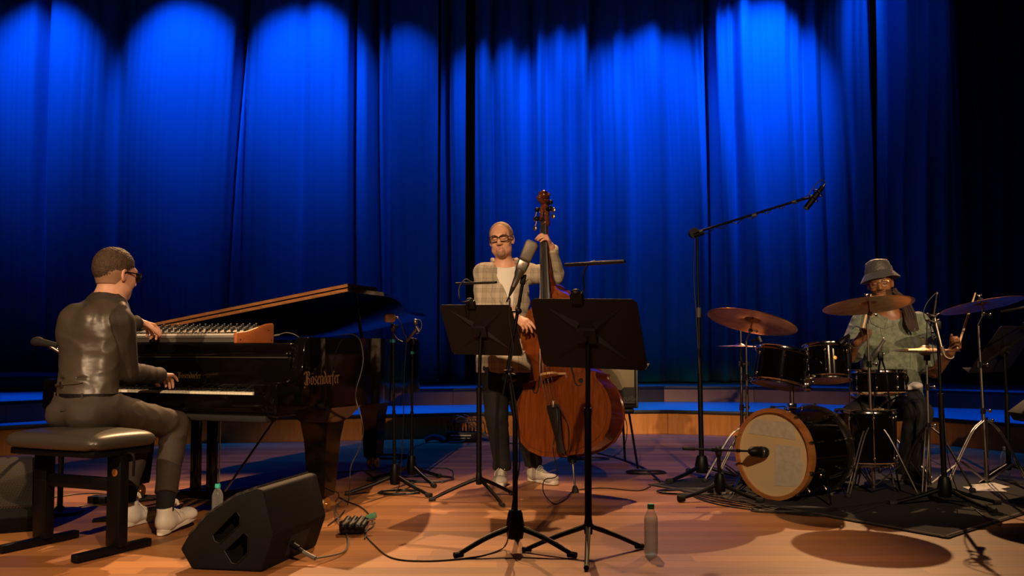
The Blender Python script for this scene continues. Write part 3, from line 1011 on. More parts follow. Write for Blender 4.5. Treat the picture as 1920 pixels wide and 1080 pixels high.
lid_slab([(0.02, 0.601), (LW, 0.601), (LW, 0.6055), (0.02, 0.6055)], 0.030, 0.048).build('edge_strip', M['lid_edge'], fl)
for u in np.arange(0.15, LW, 0.16):
    MB().ball(lidp(float(u), 0.596, 0.012), 0.004, 8).build('hinge_pin', M['brass'], lid)
MB().box(lidp(1.38, 1.10, 0.075), (0.16, 0.05, 0.05), RK, 0.006).build('lid_block', M['black_matte'], piano)
MB().tube([pp(0.35, 1.45, 1.0), lidp(LW - 0.45, 1.45, -0.002)], 0.012, 10).build('lid_prop', M['black_lacquer'], piano)
# legs
def pleg(c, wt, wb, ztop):
    mb = MB()
    def ring(z, h):
        return [c + KX * sx * h + FX * sy * h + ZV * z for sx, sy in ((-1, -1), (1, -1), (1, 1), (-1, 1))]
    lv = [(0.095, wb), (0.12, wb * 1.08), (0.42, wt * 0.86), (0.50, wt), (ztop - 0.09, wt * 1.02), (ztop - 0.05, wt * 1.45), (ztop, wt * 1.85)]
    vs, fs = [], []
    for z, h in lv: vs += ring(z, h)
    for i in range(len(lv) - 1):
        for k in range(4):
            fs.append((i * 4 + k, i * 4 + (k + 1) % 4, (i + 1) * 4 + (k + 1) % 4, (i + 1) * 4 + k))
    fs += [(3, 2, 1, 0), tuple(len(vs) - 4 + k for k in range(4))]
    mb.add(vs, fs)
    o = mb.build('leg', M['black_lacquer'], piano, smooth=20)
    cs = MB()
    for s in (-1, 1):
        cs.lathe([(0, -0.012), (0.040, -0.012), (0.046, -0.006), (0.046, 0.006), (0.040, 0.012), (0, 0.012)], c + ZV * 0.047 + KX * s * 0.026, KX, 20)
    cs.cyl(c + ZV * 0.047 - KX * 0.045, c + ZV * 0.047 + KX * 0.045, 0.012)
    cs.cyl(c + ZV * 0.05, c + ZV * 0.098, 0.018)
    cs.build('caster', M['brass'], o)
    return o
for (a, b, wt) in ((0.12, 0.62, 0.088), (PW_ - 0.14, 0.62, 0.088), (0.86, 2.50, 0.082)):
    pleg(pp(a, b, 0), wt, 0.052, 0.61)
# pedal lyre
LYR = 0.80
for s in (-1, 1):
    MB().box(pp(LYR + s * 0.058, 0.42, 0.36), (0.052, 0.045, 0.50), RK, 0.006).build('lyre_post', M['black_lacquer'], piano)
MB().bevprism([(-0.17, 0.045), (0.17, 0.045), (0.17, 0.085), (0.11, 0.118), (-0.11, 0.118), (-0.17, 0.085)], pp(LYR, 0.36, 0), KX, ZV, FX * 0.13, 0.004).build('pedal_box', M['black_lacquer'], piano)
for s in (-1, 0, 1):
    MB().tube([pp(LYR + s * 0.075, 0.38, 0.07), pp(LYR + s * 0.075, 0.30, 0.062), pp(LYR + s * 0.075, 0.23, 0.05)], [0.009, 0.010, 0.013], 10).build('pedal', M['brass'], piano)
MB().tube([pp(LYR - 0.10, 0.43, 0.12), pp(LYR - 0.10, 0.44, 0.60)], 0.005, 8).build('pedal_rod', M['dull_chrome'], piano)
MB().tube([pp(LYR - 0.12, 0.45, 0.10), pp(LYR - 0.20, 0.95, 0.60)], 0.007, 8).build('lyre_brace', M['dull_chrome'], piano)
# blackletter lettering drawn with a broad nib
def nib_letters(text, o, ax, ay, az, h, matr, parent, name='lettering', nibw=0.20):
    x1 = [[(0.02, .98), (0.02, .02)], [(-.1, .86), (.06, .99)], [(0.0, .06), (.14, .0)]]
    ring = [[(.02, .84), (.02, .14)], [(.44, .86), (.44, .16)], [(.02, .82), (.2, .98), (.44, .84)], [(.02, .16), (.24, .0), (.44, .16)]]
    GL = {
        'o': (ring, .68),
        'ö': (ring + [[(.1, 1.28), (.16, 1.34)], [(.34, 1.28), (.40, 1.34)]], .68),
        's': ([[(.46, .86), (.26, .99), (.06, .84), (.05, .66), (.42, .38), (.44, .16), (.22, .0), (.0, .14)]], .66),
        'e': ([[(.02, .84), (.02, .14)], [(.02, .82), (.24, .99), (.42, .80), (.06, .48)], [(.02, .16), (.22, .0), (.44, .14)]], .62),
        'n': (x1 + [[(.06, .86), (.34, .99), (.46, .86), (.46, .02)], [(.45, .06), (.58, .0)]], .74),
        'd': (ring[:1] + [[(.44, .16), (.44, .9), (.28, 1.25), (-.02, 1.5)], [(.02, .82), (.2, .98), (.44, .84)], [(.02, .16), (.24, .0), (.44, .16)]], .68),
        'r': (x1 + [[(.06, .84), (.26, 1.0), (.38, .86)]], .52),
        'f': ([[(.08, -.2), (.08, 1.25), (.24, 1.48), (.42, 1.36)], [(-.12, .92), (.32, .92)]], .52),
        'B': ([[(.16, .05), (.16, 1.48)], [(.34, .1), (.34, 1.35)], [(.1, 1.4), (.42, 1.55), (.72, 1.38), (.72, 1.08), (.4, .84)], [(.4, .84), (.78, .66), (.80, .22), (.48, .0), (.1, .12)],
               [(-.32, 1.22), (-.28, 1.48), (-.06, 1.52), (.1, 1.36)], [(-.22, .34), (-.10, .08), (.12, .02)], [(-.30, -.18), (-.12, -.32), (.06, -.16)]], 1.12),
    }
    mb = MB()
    ang = math.radians(38)
    nx, ny = math.cos(ang) * nibw / 2, math.sin(ang) * nibw / 2
    cx_ = 0
    for ch in text:
        strokes, adv = GL[ch]
        for k, st in enumerate(strokes):
            for (p, q) in zip(st[:-1], st[1:]):
                quad = [(p[0] - nx, p[1] - ny), (p[0] + nx, p[1] + ny), (q[0] + nx, q[1] + ny), (q[0] - nx, q[1] - ny)]
                quad = [((cx_ + u) * h, v * h) for u, v in quad]
                mb.prism(quad, Vector(o) + Vector(az) * (0.0002 * (k % 3)), ax, ay, Vector(az) * 0.001)
        cx_ += adv
    return mb.build(name, matr, parent, smooth=0), cx_ * h
fbn = (-FX + ZV * 0.06).normalized()
nib_letters('Bösendorfer', pp(0.82, 0.209, 0.775), KX, ZV, -FX, 0.022, M['gold'], piano)
nib_letters('Bösendorfer', pp(-0.002, 0.26, 0.745), FX, ZV, KX, 0.047, M['dim_gold'], piano)
# ------------------------------------------------------------------ synthesizer on the piano
syn_c0 = pp(0.455, 0.26, 0.975)
synth = thing('synthesizer', tuple(pp(0.9, 0.40, 0.975)), 'silver knob-covered synthesizer with orange wooden end panels lying on the piano', 'synthesizer')
SW, SD = 0.98, 0.33
def sp(a, b, z): return syn_c0 - KX * a + FX * b + ZV * z
mat('synth_metal', (0.34, 0.32, 0.30), 0.45, 0.35)
mat('synth_dark', (0.075, 0.068, 0.06), 0.5)
mat('synth_key', (0.66, 0.62, 0.55), 0.35)
MB().prism([(0.0, 0.004), (0.0, 0.042), (0.13, 0.046), (0.15, 0.060), (0.33, 0.100), (0.33, 0.004)], sp(0.02, 0, 0), FX, ZV, -KX * (SW - 0.04)).build('case', M['synth_dark'], synth, smooth=20)
MB().box(sp(SW / 2, -0.002, 0.034), (SW - 0.04, 0.006, 0.006), RK, 0.001).build('trim_strip', M['synth_metal'], synth)
pa = math.atan2(0.040, 0.18)
MB().box(sp(SW / 2, 0.242, 0.0825), (SW - 0.05, 0.183, 0.004), RK @ Matrix.Rotation(pa, 3, 'X'), 0.001).build('panel', M['synth_metal'], synth)
for a0 in (0.0, SW - 0.02):
    o = MB().bevprism([(-0.004, 0.0), (-0.004, 0.056), (0.10, 0.068), (0.28, 0.113), (0.335, 0.118), (0.345, 0.108), (0.345, 0.0)], sp(a0, 0, 0), FX, ZV, -KX * 0.02, 0.003).build('end_panel', M['orange_wood'], synth)
    if a0 == 0.0:
        for b, z in ((0.03, 0.018), (0.32, 0.016), (0.29, 0.075)):
            MB().cyl(sp(0.0005, b, z), sp(-0.002, b, z), 0.004, 10).build('screw', M['black_metal'], o)
nk = 36
kk = (SW - 0.14) / nk
for i in range(nk):
    MB().box(sp(0.03 + kk * (i + .5), 0.065, 0.0475), (kk - 0.0012, 0.125, 0.013), RK, 0.0015, 1).build('white_key', M['synth_key'], synth)
for i in range(nk - 1):
    if 'CBAGFED'[i % 7] in 'CF': continue
    MB().box(sp(0.03 + kk * (i + 1), 0.09, 0.058), (0.011, 0.075, 0.012), RK, 0.002, 1).build('black_key', M['ebony'], synth)
kn = random.Random(5)
me_knob = None
for row in range(4):
    b = 0.165 + 0.044 * row
    zt = 0.0645 + (b - 0.15) * 0.2222
    n = 17 - (row % 2)
    for i in range(n):
        a = 0.07 + 0.046 * i + (0.02 if row % 2 else 0) + (0.004 * kn.random())
        if a > SW - 0.19 or (row == 2 and i % 5 == 3): continue
        c = sp(a, b, zt)
        o = MB().lathe([(0, 0), (0.0085, 0), (0.0085, 0.004), (0.007, 0.006), (0.0065, 0.018), (0, 0.018)], c, ZV, 12).build('knob', M['black_plastic'], synth)
        MB().lathe([(0, 0.018), (0.0065, 0.018), (0.0055, 0.0205), (0, 0.0205)], c, ZV, 12).build('knob_cap', M['synth_metal'], o)
for i in range(2):
    MB().bevprism([(0, 0), (0.055, 0), (0.07, 0.06), (0.015, 0.06)], sp(SW - 0.05 - 0.075 * i, 0.18, 0.073 + 0.002), KX * -1, FX, ZV * 0.014, 0.002).build('pad', M['black_plastic'], synth)
# small jack plug and its lead at the back corner
top('patch_lead', MB().cyl(sp(0.0, 0.352, 0.045), sp(-0.035, 0.352, 0.05), 0.006, 10).tube([sp(-0.03, 0.352, 0.05), sp(-0.08, 0.36, 0.062), sp(-0.125, 0.38, 0.05), sp(-0.14, 0.40, 0.034)], 0.0025, 8, smooth=6), M['cable_grey'],
    'short pale lead plugged into the back of the synthesizer', 'cable')
# ------------------------------------------------------------------ piano bench
BA = math.radians(25)
BK = V(math.cos(BA), -math.sin(BA), 0); BF = V(math.sin(BA), math.cos(BA), 0)
BC = V(-2.046, 4.765, 0)
RB = Matrix((BK, BF, ZV)).transposed()
bench = thing('piano_bench', tuple(BC), 'black padded piano bench on H-shaped metal legs under the pianist', 'bench')
mat('bench_leather', (0.045, 0.038, 0.032), 0.36, bump=(160, 0.12, 0.001))
S = SDF()
bw, bd = 0.60, 0.40
def cushion():
    nx, ny = 60, 40
    mb = MB()
    vs, fs = [], []
    for side in (1, -1):
        for j in range(ny + 1):
            for i in range(nx + 1):
                u, v = -1 + 2 * i / nx, -1 + 2 * j / ny
                e = (1 - abs(u) ** 8) ** 0.35 * (1 - abs(v) ** 8) ** 0.35
                pin = 1 - 0.05 * (abs(u * v)) ** 3
                corner = math.exp(-(((abs(u) - 1) / 0.10) ** 2 + ((abs(v) - 1) / 0.14) ** 2))
                bow = 0.020 * (1 - 0.5 * (u * u + v * v))
                z = side * (0.036 * e * (1 - 0.25 * corner)) + (bow if side > 0 else 0)
                crease = 0.006 * math.exp(-((abs(u) - abs(v)) / 0.06) ** 2) * max(0, (abs(u) + abs(v)) / 2 - 0.7) / 0.3
                z -= side * crease
                k = 1.0 + 0.02 * (1 - abs(u * v)) - 0.06 * abs(u * v) ** 8
                vs.append(BC + BK * u * bw / 2 * k + BF * v * bd / 2 * k + ZV * (0.515 + z))
    m = (nx + 1) * (ny + 1)
    for s in (0, 1):
        for j in range(ny):
            for i in range(nx):
                a = s * m + j * (nx + 1) + i
                q = (a, a + 1, a + nx + 2, a + nx + 1)
                fs.append(q if s == 0 else q[::-1])
    for j in range(ny):
        for i in (0, nx):
            a = j * (nx + 1) + i
            fs.append((a, a + nx + 1, a + nx + 1 + m, a + m))
    for i in range(nx):
        for j in (0, ny):
            a = j * (nx + 1) + i
            fs.append((a, a + 1, a + 1 + m, a + m))
    return mb.add(vs, fs)
cushion().build('seat_pad', M['bench_leather'], bench, smooth=60)
MB().box(BC + ZV * 0.468, (bw - 0.06, bd - 0.06, 0.03), RB, 0.004).build('seat_frame', M['black_metal'], bench)
for s in (-1, 1):
    c = BC + BK * s * 0.24
    MB().box(c + ZV * 0.245, (0.085, 0.055, 0.42), RB, 0.006).build('leg', M['black_metal'], bench)
    MB().box(c + ZV * 0.40, (0.062, 0.042, 0.14), RB, 0.004).build('inner_column', M['black_lacquer'], bench)
    MB().box(c - BF * 0.02 + ZV * 0.022, (0.042, 0.44, 0.036), RB, 0.006).build('foot_bar', M['black_metal'], bench)
MB().box(BC + ZV * 0.315, (0.40, 0.03, 0.06), RB, 0.004).build('cross_bar', M['black_metal'], bench)
MB().lathe([(0, 0), (0.017, 0), (0.017, 0.002), (0, 0.003)], BC + BK * 0.24 + BK * 0.01 - BF * 0.0285 + ZV * 0.375, -BF, 24).build('badge', M['badge'], bench)
MB().tube([BC + BK * 0.30 + ZV * 0.465, BC + BK * 0.335 + ZV * 0.45, BC + BK * 0.335 + ZV * 0.36], 0.006, 8, smooth=4).build('crank', M['black_metal'], bench)
# ------------------------------------------------------------------ stands, lamps, microphones
def tri_base(t, c, hub_z, r, angs, rr=0.011, foot=0.016, mt='black_metal', curve=0.0, hub=(0.03, 0.09)):
    for a in angs:
        d = V(math.cos(math.radians(a)), math.sin(math.radians(a)), 0)
        o = MB().tube([c + d * 0.02 + ZV * hub_z, c + d * r * 0.5 + ZV * (hub_z * 0.55 + curve), c + d * r + ZV * foot], [rr * 1.15, rr * 1.05, rr * 0.9], 10, smooth=5).build('leg', M[mt], t)
        MB().tube([c + d * (r - 0.03) + ZV * (foot + (hub_z - foot) * 0.03), c + d * (r + 0.012) + ZV * (foot + 0.001)], foot, 10).build('rubber_foot', M['rubber'], o)
    MB().lathe([(0, hub_z - hub[1] * 0.45), (hub[0] * 0.8, hub_z - hub[1] * 0.4), (hub[0], hub_z), (hub[0] * 0.75, hub_z + hub[1] * 0.5), (hub[0] * 0.6, hub_z + hub[1] * 0.62), (0, hub_z + hub[1] * 0.62)], c, ZV, 20).build('hub', M['black_metal'], t)
def music_stand(base, label, yaw, desk_c, tilt, roll, w=0.50, h=0.34, hub_z=0.16, angs=(90, 210, 330), r=0.27, lamp=None, poleoff=(0, 0), mirror=False, group=None):
    t = thing('music_stand', tuple(base), label, 'music stand', group)
    b = Vector(base)
    dc = Vector(desk_c)
    tri_base(t, b, hub_z, r, angs, 0.011, 0.012, curve=0.008, hub=(0.022, 0.08))
    pole_top = dc - ZV * 0.03
    mid = b + ZV * (hub_z + (pole_top.z - hub_z) * 0.62)
    MB().cyl(b + ZV * hub_z, mid, 0.0165, 16).cyl(mid - ZV * 0.02, mid + ZV * 0.015, 0.0185, 16).build('outer_tube', M['black_metal'], t)
    MB().cyl(mid, pole_top + V(0, 0.0, 0), 0.0115, 14).build('inner_tube', M['black_metal'], t)
    # desk frame: face direction f (towards the player), w along width, u up the desk
    fd = V(math.sin(yaw), math.cos(yaw), 0)
    wd = V(math.cos(yaw), -math.sin(yaw), 0)
    u = (ZV * math.cos(tilt) - fd * math.sin(tilt)).normalized()
    R = Matrix.Rotation(roll, 3, fd)
    wd = R @ wd; u = R @ u
    n = wd.cross(u)
    if n.dot(fd) < 0: n = -n         # n = printed side, towards the player
    def dp(x, y, z): return dc + wd * x + u * y + n * z
    k = 0.02
    ol = [(-w / 2 + k, -h / 2), (w / 2 - k, -h / 2), (w / 2, -h / 2 + k), (w / 2, h / 2 - k), (w / 2 - k, h / 2), (-w / 2 + k, h / 2), (-w / 2, h / 2 - k), (-w / 2, -h / 2 + k)]
    desk = MB().bevprism(ol, dc, wd, u, n * 0.004, 0.0012, 1).build('desk', M['desk_black'], t)
    MB().box(dp(0, -h / 2 + 0.002, 0.03), (w - 0.02, 0.004, 0.06), Matrix((wd, u, n)).transposed(), 0.001).build('ledge', M['desk_black'], desk)
    # pressed X-shaped stiffening on the back
    xb = MB()
    for sx, sy in ((-1, 1), (1, 1), (-1, -1), (1, -1)):
        tip = dp(sx * w * 0.37, sy * h * 0.40, -0.0005)
        a1 = dp(sx * w * 0.10, sy * h * 0.02, -0.0005)
        a2 = dp(sx * w * 0.06, sy * h * 0.16, -0.0005)
        pk = dp(sx * w * 0.09, sy * h * 0.09, -0.012)
        xb.add([tip, a1, a2, pk], [(0, 1, 3), (0, 3, 2), (1, 2, 3), (0, 2, 1)])
    xb.box(dp(0, 0, -0.014), (0.10, 0.075, 0.026), Matrix((wd, u, n)).transposed(), 0.006)
    xb.build('bracket', M['desk_black'], desk, smooth=20)
    MB().cyl(dp(0, 0.0, -0.028), dp(0, 0, -0.05), 0.014, 12).cyl(pole_top - ZV * 0.01, pole_top + ZV * 0.03, 0.015, 12).build('knob', M['black_plastic'], t)
    if lamp:
        lx, gpts, ba, bb = lamp[:4]
        l = thing('stand_lamp', tuple(dp(lx, h / 2, 0)), lamp[4], 'lamp', None)
        cb = MB().box(dp(lx, h / 2 + 0.006, -0.004), (0.062, 0.052, 0.032), Matrix((wd, u, n)).transposed(), 0.008)
        cb.ball(dp(lx, h / 2 + 0.034, -0.006), (0.024, 0.018, 0.018), 12)
        cb.build('clip', M['black_plastic'], l)
        MB().tube([dp(lx, h / 2 + 0.03, -0.004)] + gpts, 0.0042, 8, smooth=8).build('gooseneck', M['black_metal'], l)
        a_, b_ = Vector(ba), Vector(bb)
        d = (b_ - a_); L = d.length; d.normalize()
        Rb = frame(d, ZV)
        hh = MB().box((a_ + b_) / 2, (0.040, 0.013, L), Rb, 0.003).build('lamp_head', M['black_plastic'], l)
        MB().box((a_ + b_) / 2 + Rb @ V(0, -0.0068 if (Rb @ V(0, 1, 0)).z > 0 else 0.0068, 0), (0.028, 0.002, L * 0.9), Rb).build('diffuser', M['grey_plastic'], hh)
    return t, dp
sA = G(1104, 1037)
DA = V(0.350, 4.60, 1.010)
music_stand((0.350, 4.62, 0), 'large black music stand in front of the double bass, nearest the camera', math.radians(27), (0.350, 4.585, 1.012), math.radians(28), math.radians(1.5), w=0.525, h=0.36,
            hub_z=0.13, angs=(-96, 30, 165), r=0.30,
            lamp=(-0.02, [P(1094, 545, 4.50), P(1094, 515, 4.50), P(1103, 495, 4.50), P(1116, 489, 4.50)], P(1060, 497, 4.55), P(1172, 490, 4.45), 'slim black reading lamp on a gooseneck clipped to the nearest music stand'))
sB = G(898, 938)
music_stand((sB.x, sB.y, 0), 'black music stand left of the bassist, behind the microphone stand', math.radians(27), (sB.x + 0.01, sB.y - 0.02, 1.055), math.radians(30), math.radians(1.0), w=0.51, h=0.36,
            hub_z=0.13, angs=(-60, 45, 190), r=0.30,
            lamp=(-0.02, [P(864, 565, 6.0), P(861, 540, 6.0), P(872, 524, 6.0), P(884, 529, 6.0)], P(856, 532, 6.05), P(930, 529, 5.95), 'slim black reading lamp clipped to the music stand left of the bassist'))
sC = G(1892, 905)
music_stand((sC.x, sC.y, 0), 'dark music stand at the right edge beside the drum kit', math.radians(-38), (sC.x - 0.02, sC.y - 0.02, 0.93), math.radians(36), 0.0, w=0.56, h=0.40,
            hub_z=0.12, angs=(-150, -20, 90), r=0.34,
            lamp=(0.05, [P(1925, 600, 6.3), P(1930, 590, 6.3), P(1928, 578, 6.3), P(1921, 579, 6.3)], P(1876, 584, 6.35), P(1940, 573, 6.25), 'slim reading lamp on the music stand at the right edge'))
def mic_cable(name, pts, label, r=0.0032, m='cable'):
    return top(name, MB().tube(pts, r, 8, smooth=7), M[m], label, 'cable')
# large condenser microphone in front of the bassist
mb0 = G(966, 1035)
cs = thing('microphone_stand', (mb0.x, mb0.y, 0), 'black boom microphone stand in the centre foreground before the bassist', 'microphone stand')
b = V(mb0.x, mb0.y, 0)
tri_base(cs, b, 0.115, 0.30, (-152, -28, 88), 0.012, 0.014, curve=0.015, hub=(0.045, 0.13))
pt = P(955, 708, b.y + 0.02)
MB().cyl(b + ZV * 0.14, V(b.x, b.y, 0.62), 0.0125, 14).build('lower_tube', M['black_metal'], cs)
MB().cyl(V(b.x, b.y, 0.60), pt, 0.0095, 12).build('upper_tube', M['black_metal'], cs)
boom_a, boom_b = P(943, 742, b.y - 0.02), P(982, 520, b.y - 0.02)
MB().tube([boom_a, boom_b], 0.0080, 12).build('boom', M['black_metal'], cs)
MB().cyl(pt + V(-0.02, -0.03, 0), pt + V(0.02, 0.02, 0), 0.02, 14).box(pt + V(0, 0, 0), (0.035, 0.035, 0.045), None, 0.008).build('clutch', M['black_plastic'], cs)
hk = MB()
for q in (P(972, 583, b.y - 0.04), P(957, 694, b.y - 0.04)):
    hk.ball(q, (0.016, 0.014, 0.016), 10); hk.tube([q, q + V(-0.03, -0.01, -0.004)], 0.005, 8)
hk.build('knob', M['black_plastic'], cs)
MB().box(P(981, 524, b.y - 0.02), (0.026, 0.026, 0.05), frame(boom_b - boom_a), 0.006).build('mic_clip', M['black_plastic'], cs)
md = (P(994, 464, b.y) - P(971, 517, b.y)).normalized()
mc0 = P(971, 518, b.y - 0.045)
mic = thing('condenser_microphone', tuple(mc0), 'large silver condenser microphone with a flat grille before the bassist', 'microphone')
Rm = frame(md, (0, 1, 0))
Rm = Matrix((md.cross(V(0, 1, 0)).normalized(), md.cross(V(0, 1, 0)).normalized().cross(md) * -1, md)).transposed()
MB().bevprism([(-0.026, 0), (0.026, 0), (0.028, 0.052), (-0.028, 0.052)], mc0 + md * 0.028 - Rm @ V(0, 0.02, 0), Rm @ V(1, 0, 0), md, Rm @ V(0, 0.04, 0), 0.008, 3).build('body', M['nickel'], mic)
MB().bevprism([(-0.0285, 0), (0.0285, 0), (0.033, 0.085), (0.022, 0.098), (-0.022, 0.098), (-0.033, 0.085)], mc0 + md * 0.080 - Rm @ V(0, 0.021, 0), Rm @ V(1, 0, 0), md, Rm @ V(0, 0.042, 0), 0.008, 3).build('grille', M['mesh_grille'], mic)
MB().lathe([(0.012, -0.055), (0.014, -0.03), (0.016, -0.005), (0.022, 0.012), (0.024, 0.03), (0, 0.03), ], mc0, md, 20).build('connector', M['nickel'], mic)
MB().lathe([(0, -0.10), (0.005, -0.10), (0.010, -0.07), (0.012, -0.05), (0, -0.05)], mc0, md, 16).build('plug', M['rubber'], mic)
MB().lathe([(0, 0), (0.006, 0), (0.006, 0.002), (0, 0.002)], mc0 + md * 0.06 + Rm @ V(0, -0.02 if (Rm @ V(0, 1, 0)).y > 0 else 0.02, 0), (0, -1, 0), 14).build('badge', M['dull_chrome'], mic)
e0 = mc0 - md * 0.10
mic_cable('microphone_cable', [e0, e0 - md * 0.03, P(956, 560, b.y - .05), P(955, 600, b.y - .05), P(962, 650, b.y - .05), P(956, 690, b.y - .05), P(964, 740, b.y - .03), P(972, 800, b.y - .03), P(974, 870, b.y - .03), P(962, 940, b.y - .04),
                               P(955, 990, b.y - .08), G(948, 1022, 0.02), G(925, 1036, 0.004), G(880, 1046, 0.004), G(800, 1052, 0.004), G(735, 1046, 0.004), G(700, 1020, 0.004), G(684, 1000, 0.004), G(690, 985, 0.02)],
          'black cable running down the centre microphone stand and along the floor to the left', 0.0036)
# tall overhead boom stand
tb = G(1316, 900)
ts = thing('overhead_stand', (tb.x, tb.y, 0), 'tall black boom stand with round counterweight reaching over the drums', 'microphone stand')
b = V(tb.x, tb.y, 0)
tri_base(ts, b, 0.10, 0.36, (-140, -15, 95), 0.013, 0.02, hub=(0.05, 0.12))
tj = P(1307, 440, b.y)
MB().cyl(b + ZV * 0.12, b + (tj - b) * 0.43, 0.018, 14).build('lower_tube', M['black_metal'], ts)
MB().cyl(b + (tj - b) * 0.41, b + (tj - b) * 0.69, 0.0145, 14).build('middle_tube', M['black_metal'], ts)
MB().cyl(b + (tj - b) * 0.67, tj, 0.0085, 12).build('upper_tube', M['black_metal'], ts)
MB().cyl(b + (tj - b) * 0.66, b + (tj - b) * 0.70, 0.018, 14).build('clutch', M['grey_plastic'], ts)
cw = P(1301, 437, b.y + 0.03)
be = P(1508, 372, b.y - 0.2)
bdv = (be - tj).normalized()
MB().cyl(cw + V(0, 0.03, 0), cw - V(0, 0.03, 0), 0.037, 28).build('counterweight', M['black_metal'], ts)
MB().tube([cw, be], 0.0085, 10).cyl(tj + bdv * 0.05, tj - bdv * 0.02, 0.018, 12).build('boom', M['black_metal'], ts)
MB().cyl(tj + (be - tj) * 0.52, tj + (be - tj) * 0.56, 0.014, 12).cyl(be - bdv * 0.09, be - bdv * 0.06, 0.012, 10).build('boom_collar', M['grey_plastic'], ts)
top('overhead_cable', MB().tube([tj + (be - tj) * (i / 24) + V(0, math.cos(i * 1.9) * 0.013 - .004, math.sin(i * 1.9) * 0.013 - 0.006) for i in range(25)] + [P(1515, 366, b.y - .2), P(1526, 350, b.y - .2), P(1541, 337, b.y - .2), P(1549, 344, b.y - .2)], 0.0035, 7, smooth=3)
    .tube([P(1303, 446, b.y), P(1301, 520, b.y + .01), P(1306, 600, b.y), P(1311, 700, b.y - .02)], 0.0032, 7, smooth=6), M['cable'], 'thin black cable wrapped along the overhead boom arm', 'cable')
om = thing('overhead_microphone', tuple(P(1527, 368, b.y - .2)), 'black cylindrical microphone hanging from the tall boom over the drums', 'microphone')
m0, m1 = P(1511, 391, b.y - .22), P(1545, 347, b.y - .2)
d = (m1 - m0)
MB().cyl(m0, m0 + d * 0.62, 0.0215, 18).cyl(m0 + d * 0.60, m0 + d * 0.92, 0.0165, 16).build('body', M['black_metal'], om)
MB().cyl(m0 - d * 0.01, m0 + d * 0.01, 0.0195, 18).build('capsule_grille', M['mesh_grille'], om)
MB().cyl(m0 + d * 0.90, m0 + d * 1.04, 0.008, 12).build('connector', M['dull_chrome'], om)
rg = MB()
for tt in (0.42, 0.66):
    c = m0 + d * tt
    Rr = frame(d)
    rg.tube([c + Rr @ V(math.cos(a) * 0.034, math.sin(a) * 0.034, 0) for a in [2 * PI * i / 18 for i in range(19)]], 0.0045, 7, caps=False)
rg.tube([be - bdv * 0.03, m0 + d * 0.5], 0.009, 8)
rg.build('shock_mount', M['black_plastic'], om)
# kick drum microphone on a short stand
kb = G(1350, 938)
ks = thing('short_microphone_stand', (kb.x, kb.y, 0), 'short black stand holding a microphone before the bass drum', 'microphone stand')
b = V(kb.x, kb.y, 0)
tri_base(ks, b, 0.10, 0.27, (-165, -35, 80), 0.012, 0.02, hub=(0.04, 0.11))
kj = P(1347, 846, b.y)
MB().cyl(b + ZV * 0.12, kj - ZV * 0.02, 0.012, 12).build('pole', M['black_metal'], ks)
k0, k1 = P(1280, 841, b.y - 0.05), P(1408, 846, b.y - .02)
MB().tube([k0, k1], 0.007, 10).tube([k0, k0 + (k1 - k0) * 0.18], 0.011, 10).cyl(k0 + (k1 - k0) * 0.42, k0 + (k1 - k0) * 0.52, 0.011, 10).cyl(k0 + (k1 - k0) * 0.78, k0 + (k1 - k0) * 0.84, 0.010, 10).build('boom', M['black_metal'], ks)
MB().box(kj, (0.035, 0.035, 0.06), None, 0.008).cyl(kj + V(0, -0.03, 0), kj + V(0, 0.03, 0), 0.018, 12).build('clutch', M['black_plastic'], ks)
km = thing('kick_microphone', tuple(P(1424, 848, b.y)), 'stubby black microphone pointing at the bass drum head', 'microphone')
a_, c_ = P(1404, 846, b.y - .02), P(1443, 849, b.y + .02)
MB().lathe([(0, 0), (0.014, 0), (0.030, 0.02), (0.034, 0.05), (0.034, 0.075), (0, 0.075)], a_, c_ - a_, 24).build('body', M['black_metal'], km)
MB().lathe([(0.034, 0.075), (0.036, 0.085), (0.034, 0.115), (0.026, 0.128), (0, 0.130)], a_, c_ - a_, 24).build('grille', M['black_matte'], km)
MB().lathe([(0.0345, 0.084), (0.0365, 0.088), (0.0345, 0.092)], a_, c_ - a_, 24).build('ring', M['dull_chrome'], km)
# two stands at the piano
for i, (bp, topx, topy, lab) in enumerate((((740, 925), 737, 615, 'black microphone stand with teal tape under the beige microphone at the piano'),
                                          ((772, 905), 773, 640, 'black microphone stand with teal tape just right of the piano leg'))):
    g = G(*bp)
    st = thing('microphone_stand', (g.x, g.y, 0), lab, 'microphone stand')
    b = V(g.x, g.y, 0)
    tri_base(st, b, 0.11, 0.31, ((-160, -38, 75), (-55, 55, 170))[i], 0.012, 0.015, hub=(0.036, 0.13))
    tp = P(topx, topy, b.y)
    m_ = b + (tp - b) * 0.5
    MB().cyl(b + ZV * 0.12, m_, 0.0115, 12).build('lower_tube', M['black_metal'], st)
    MB().cyl(m_, tp, 0.0085, 12).build('upper_tube', M['black_metal'], st)
    MB().cyl(b + (tp - b) * 0.91, b + (tp - b) * 0.93, 0.0145, 12).build('tape', M['teal_tape'], st)
    MB().box(tp, (0.03, 0.03, 0.05), None, 0.006).ball(tp + V(0.025, -0.01, 0.01), 0.012, 8).build('clutch', M['black_plastic'], st)
    if i == 0:
        MB().tube([tp - ZV * 0.01, P(733, 603, b.y)], 0.007, 8).build('arm', M['dull_chrome'], st)
    else:
        MB().tube([P(762, 640, b.y - .03), P(781, 617, b.y - .05)], 0.009, 10).build('arm', M['dull_chrome'], st)
        MB().cyl(P(762, 641, b.y - .03), P(764, 636, b.y - .03), 0.013, 12).build('arm_grip', M['nickel'], st)
yb = G(740, 925).y
bm_ = thing('boxy_microphone', tuple(P(731, 596, yb)), 'beige boxy microphone aimed into the piano', 'microphone')
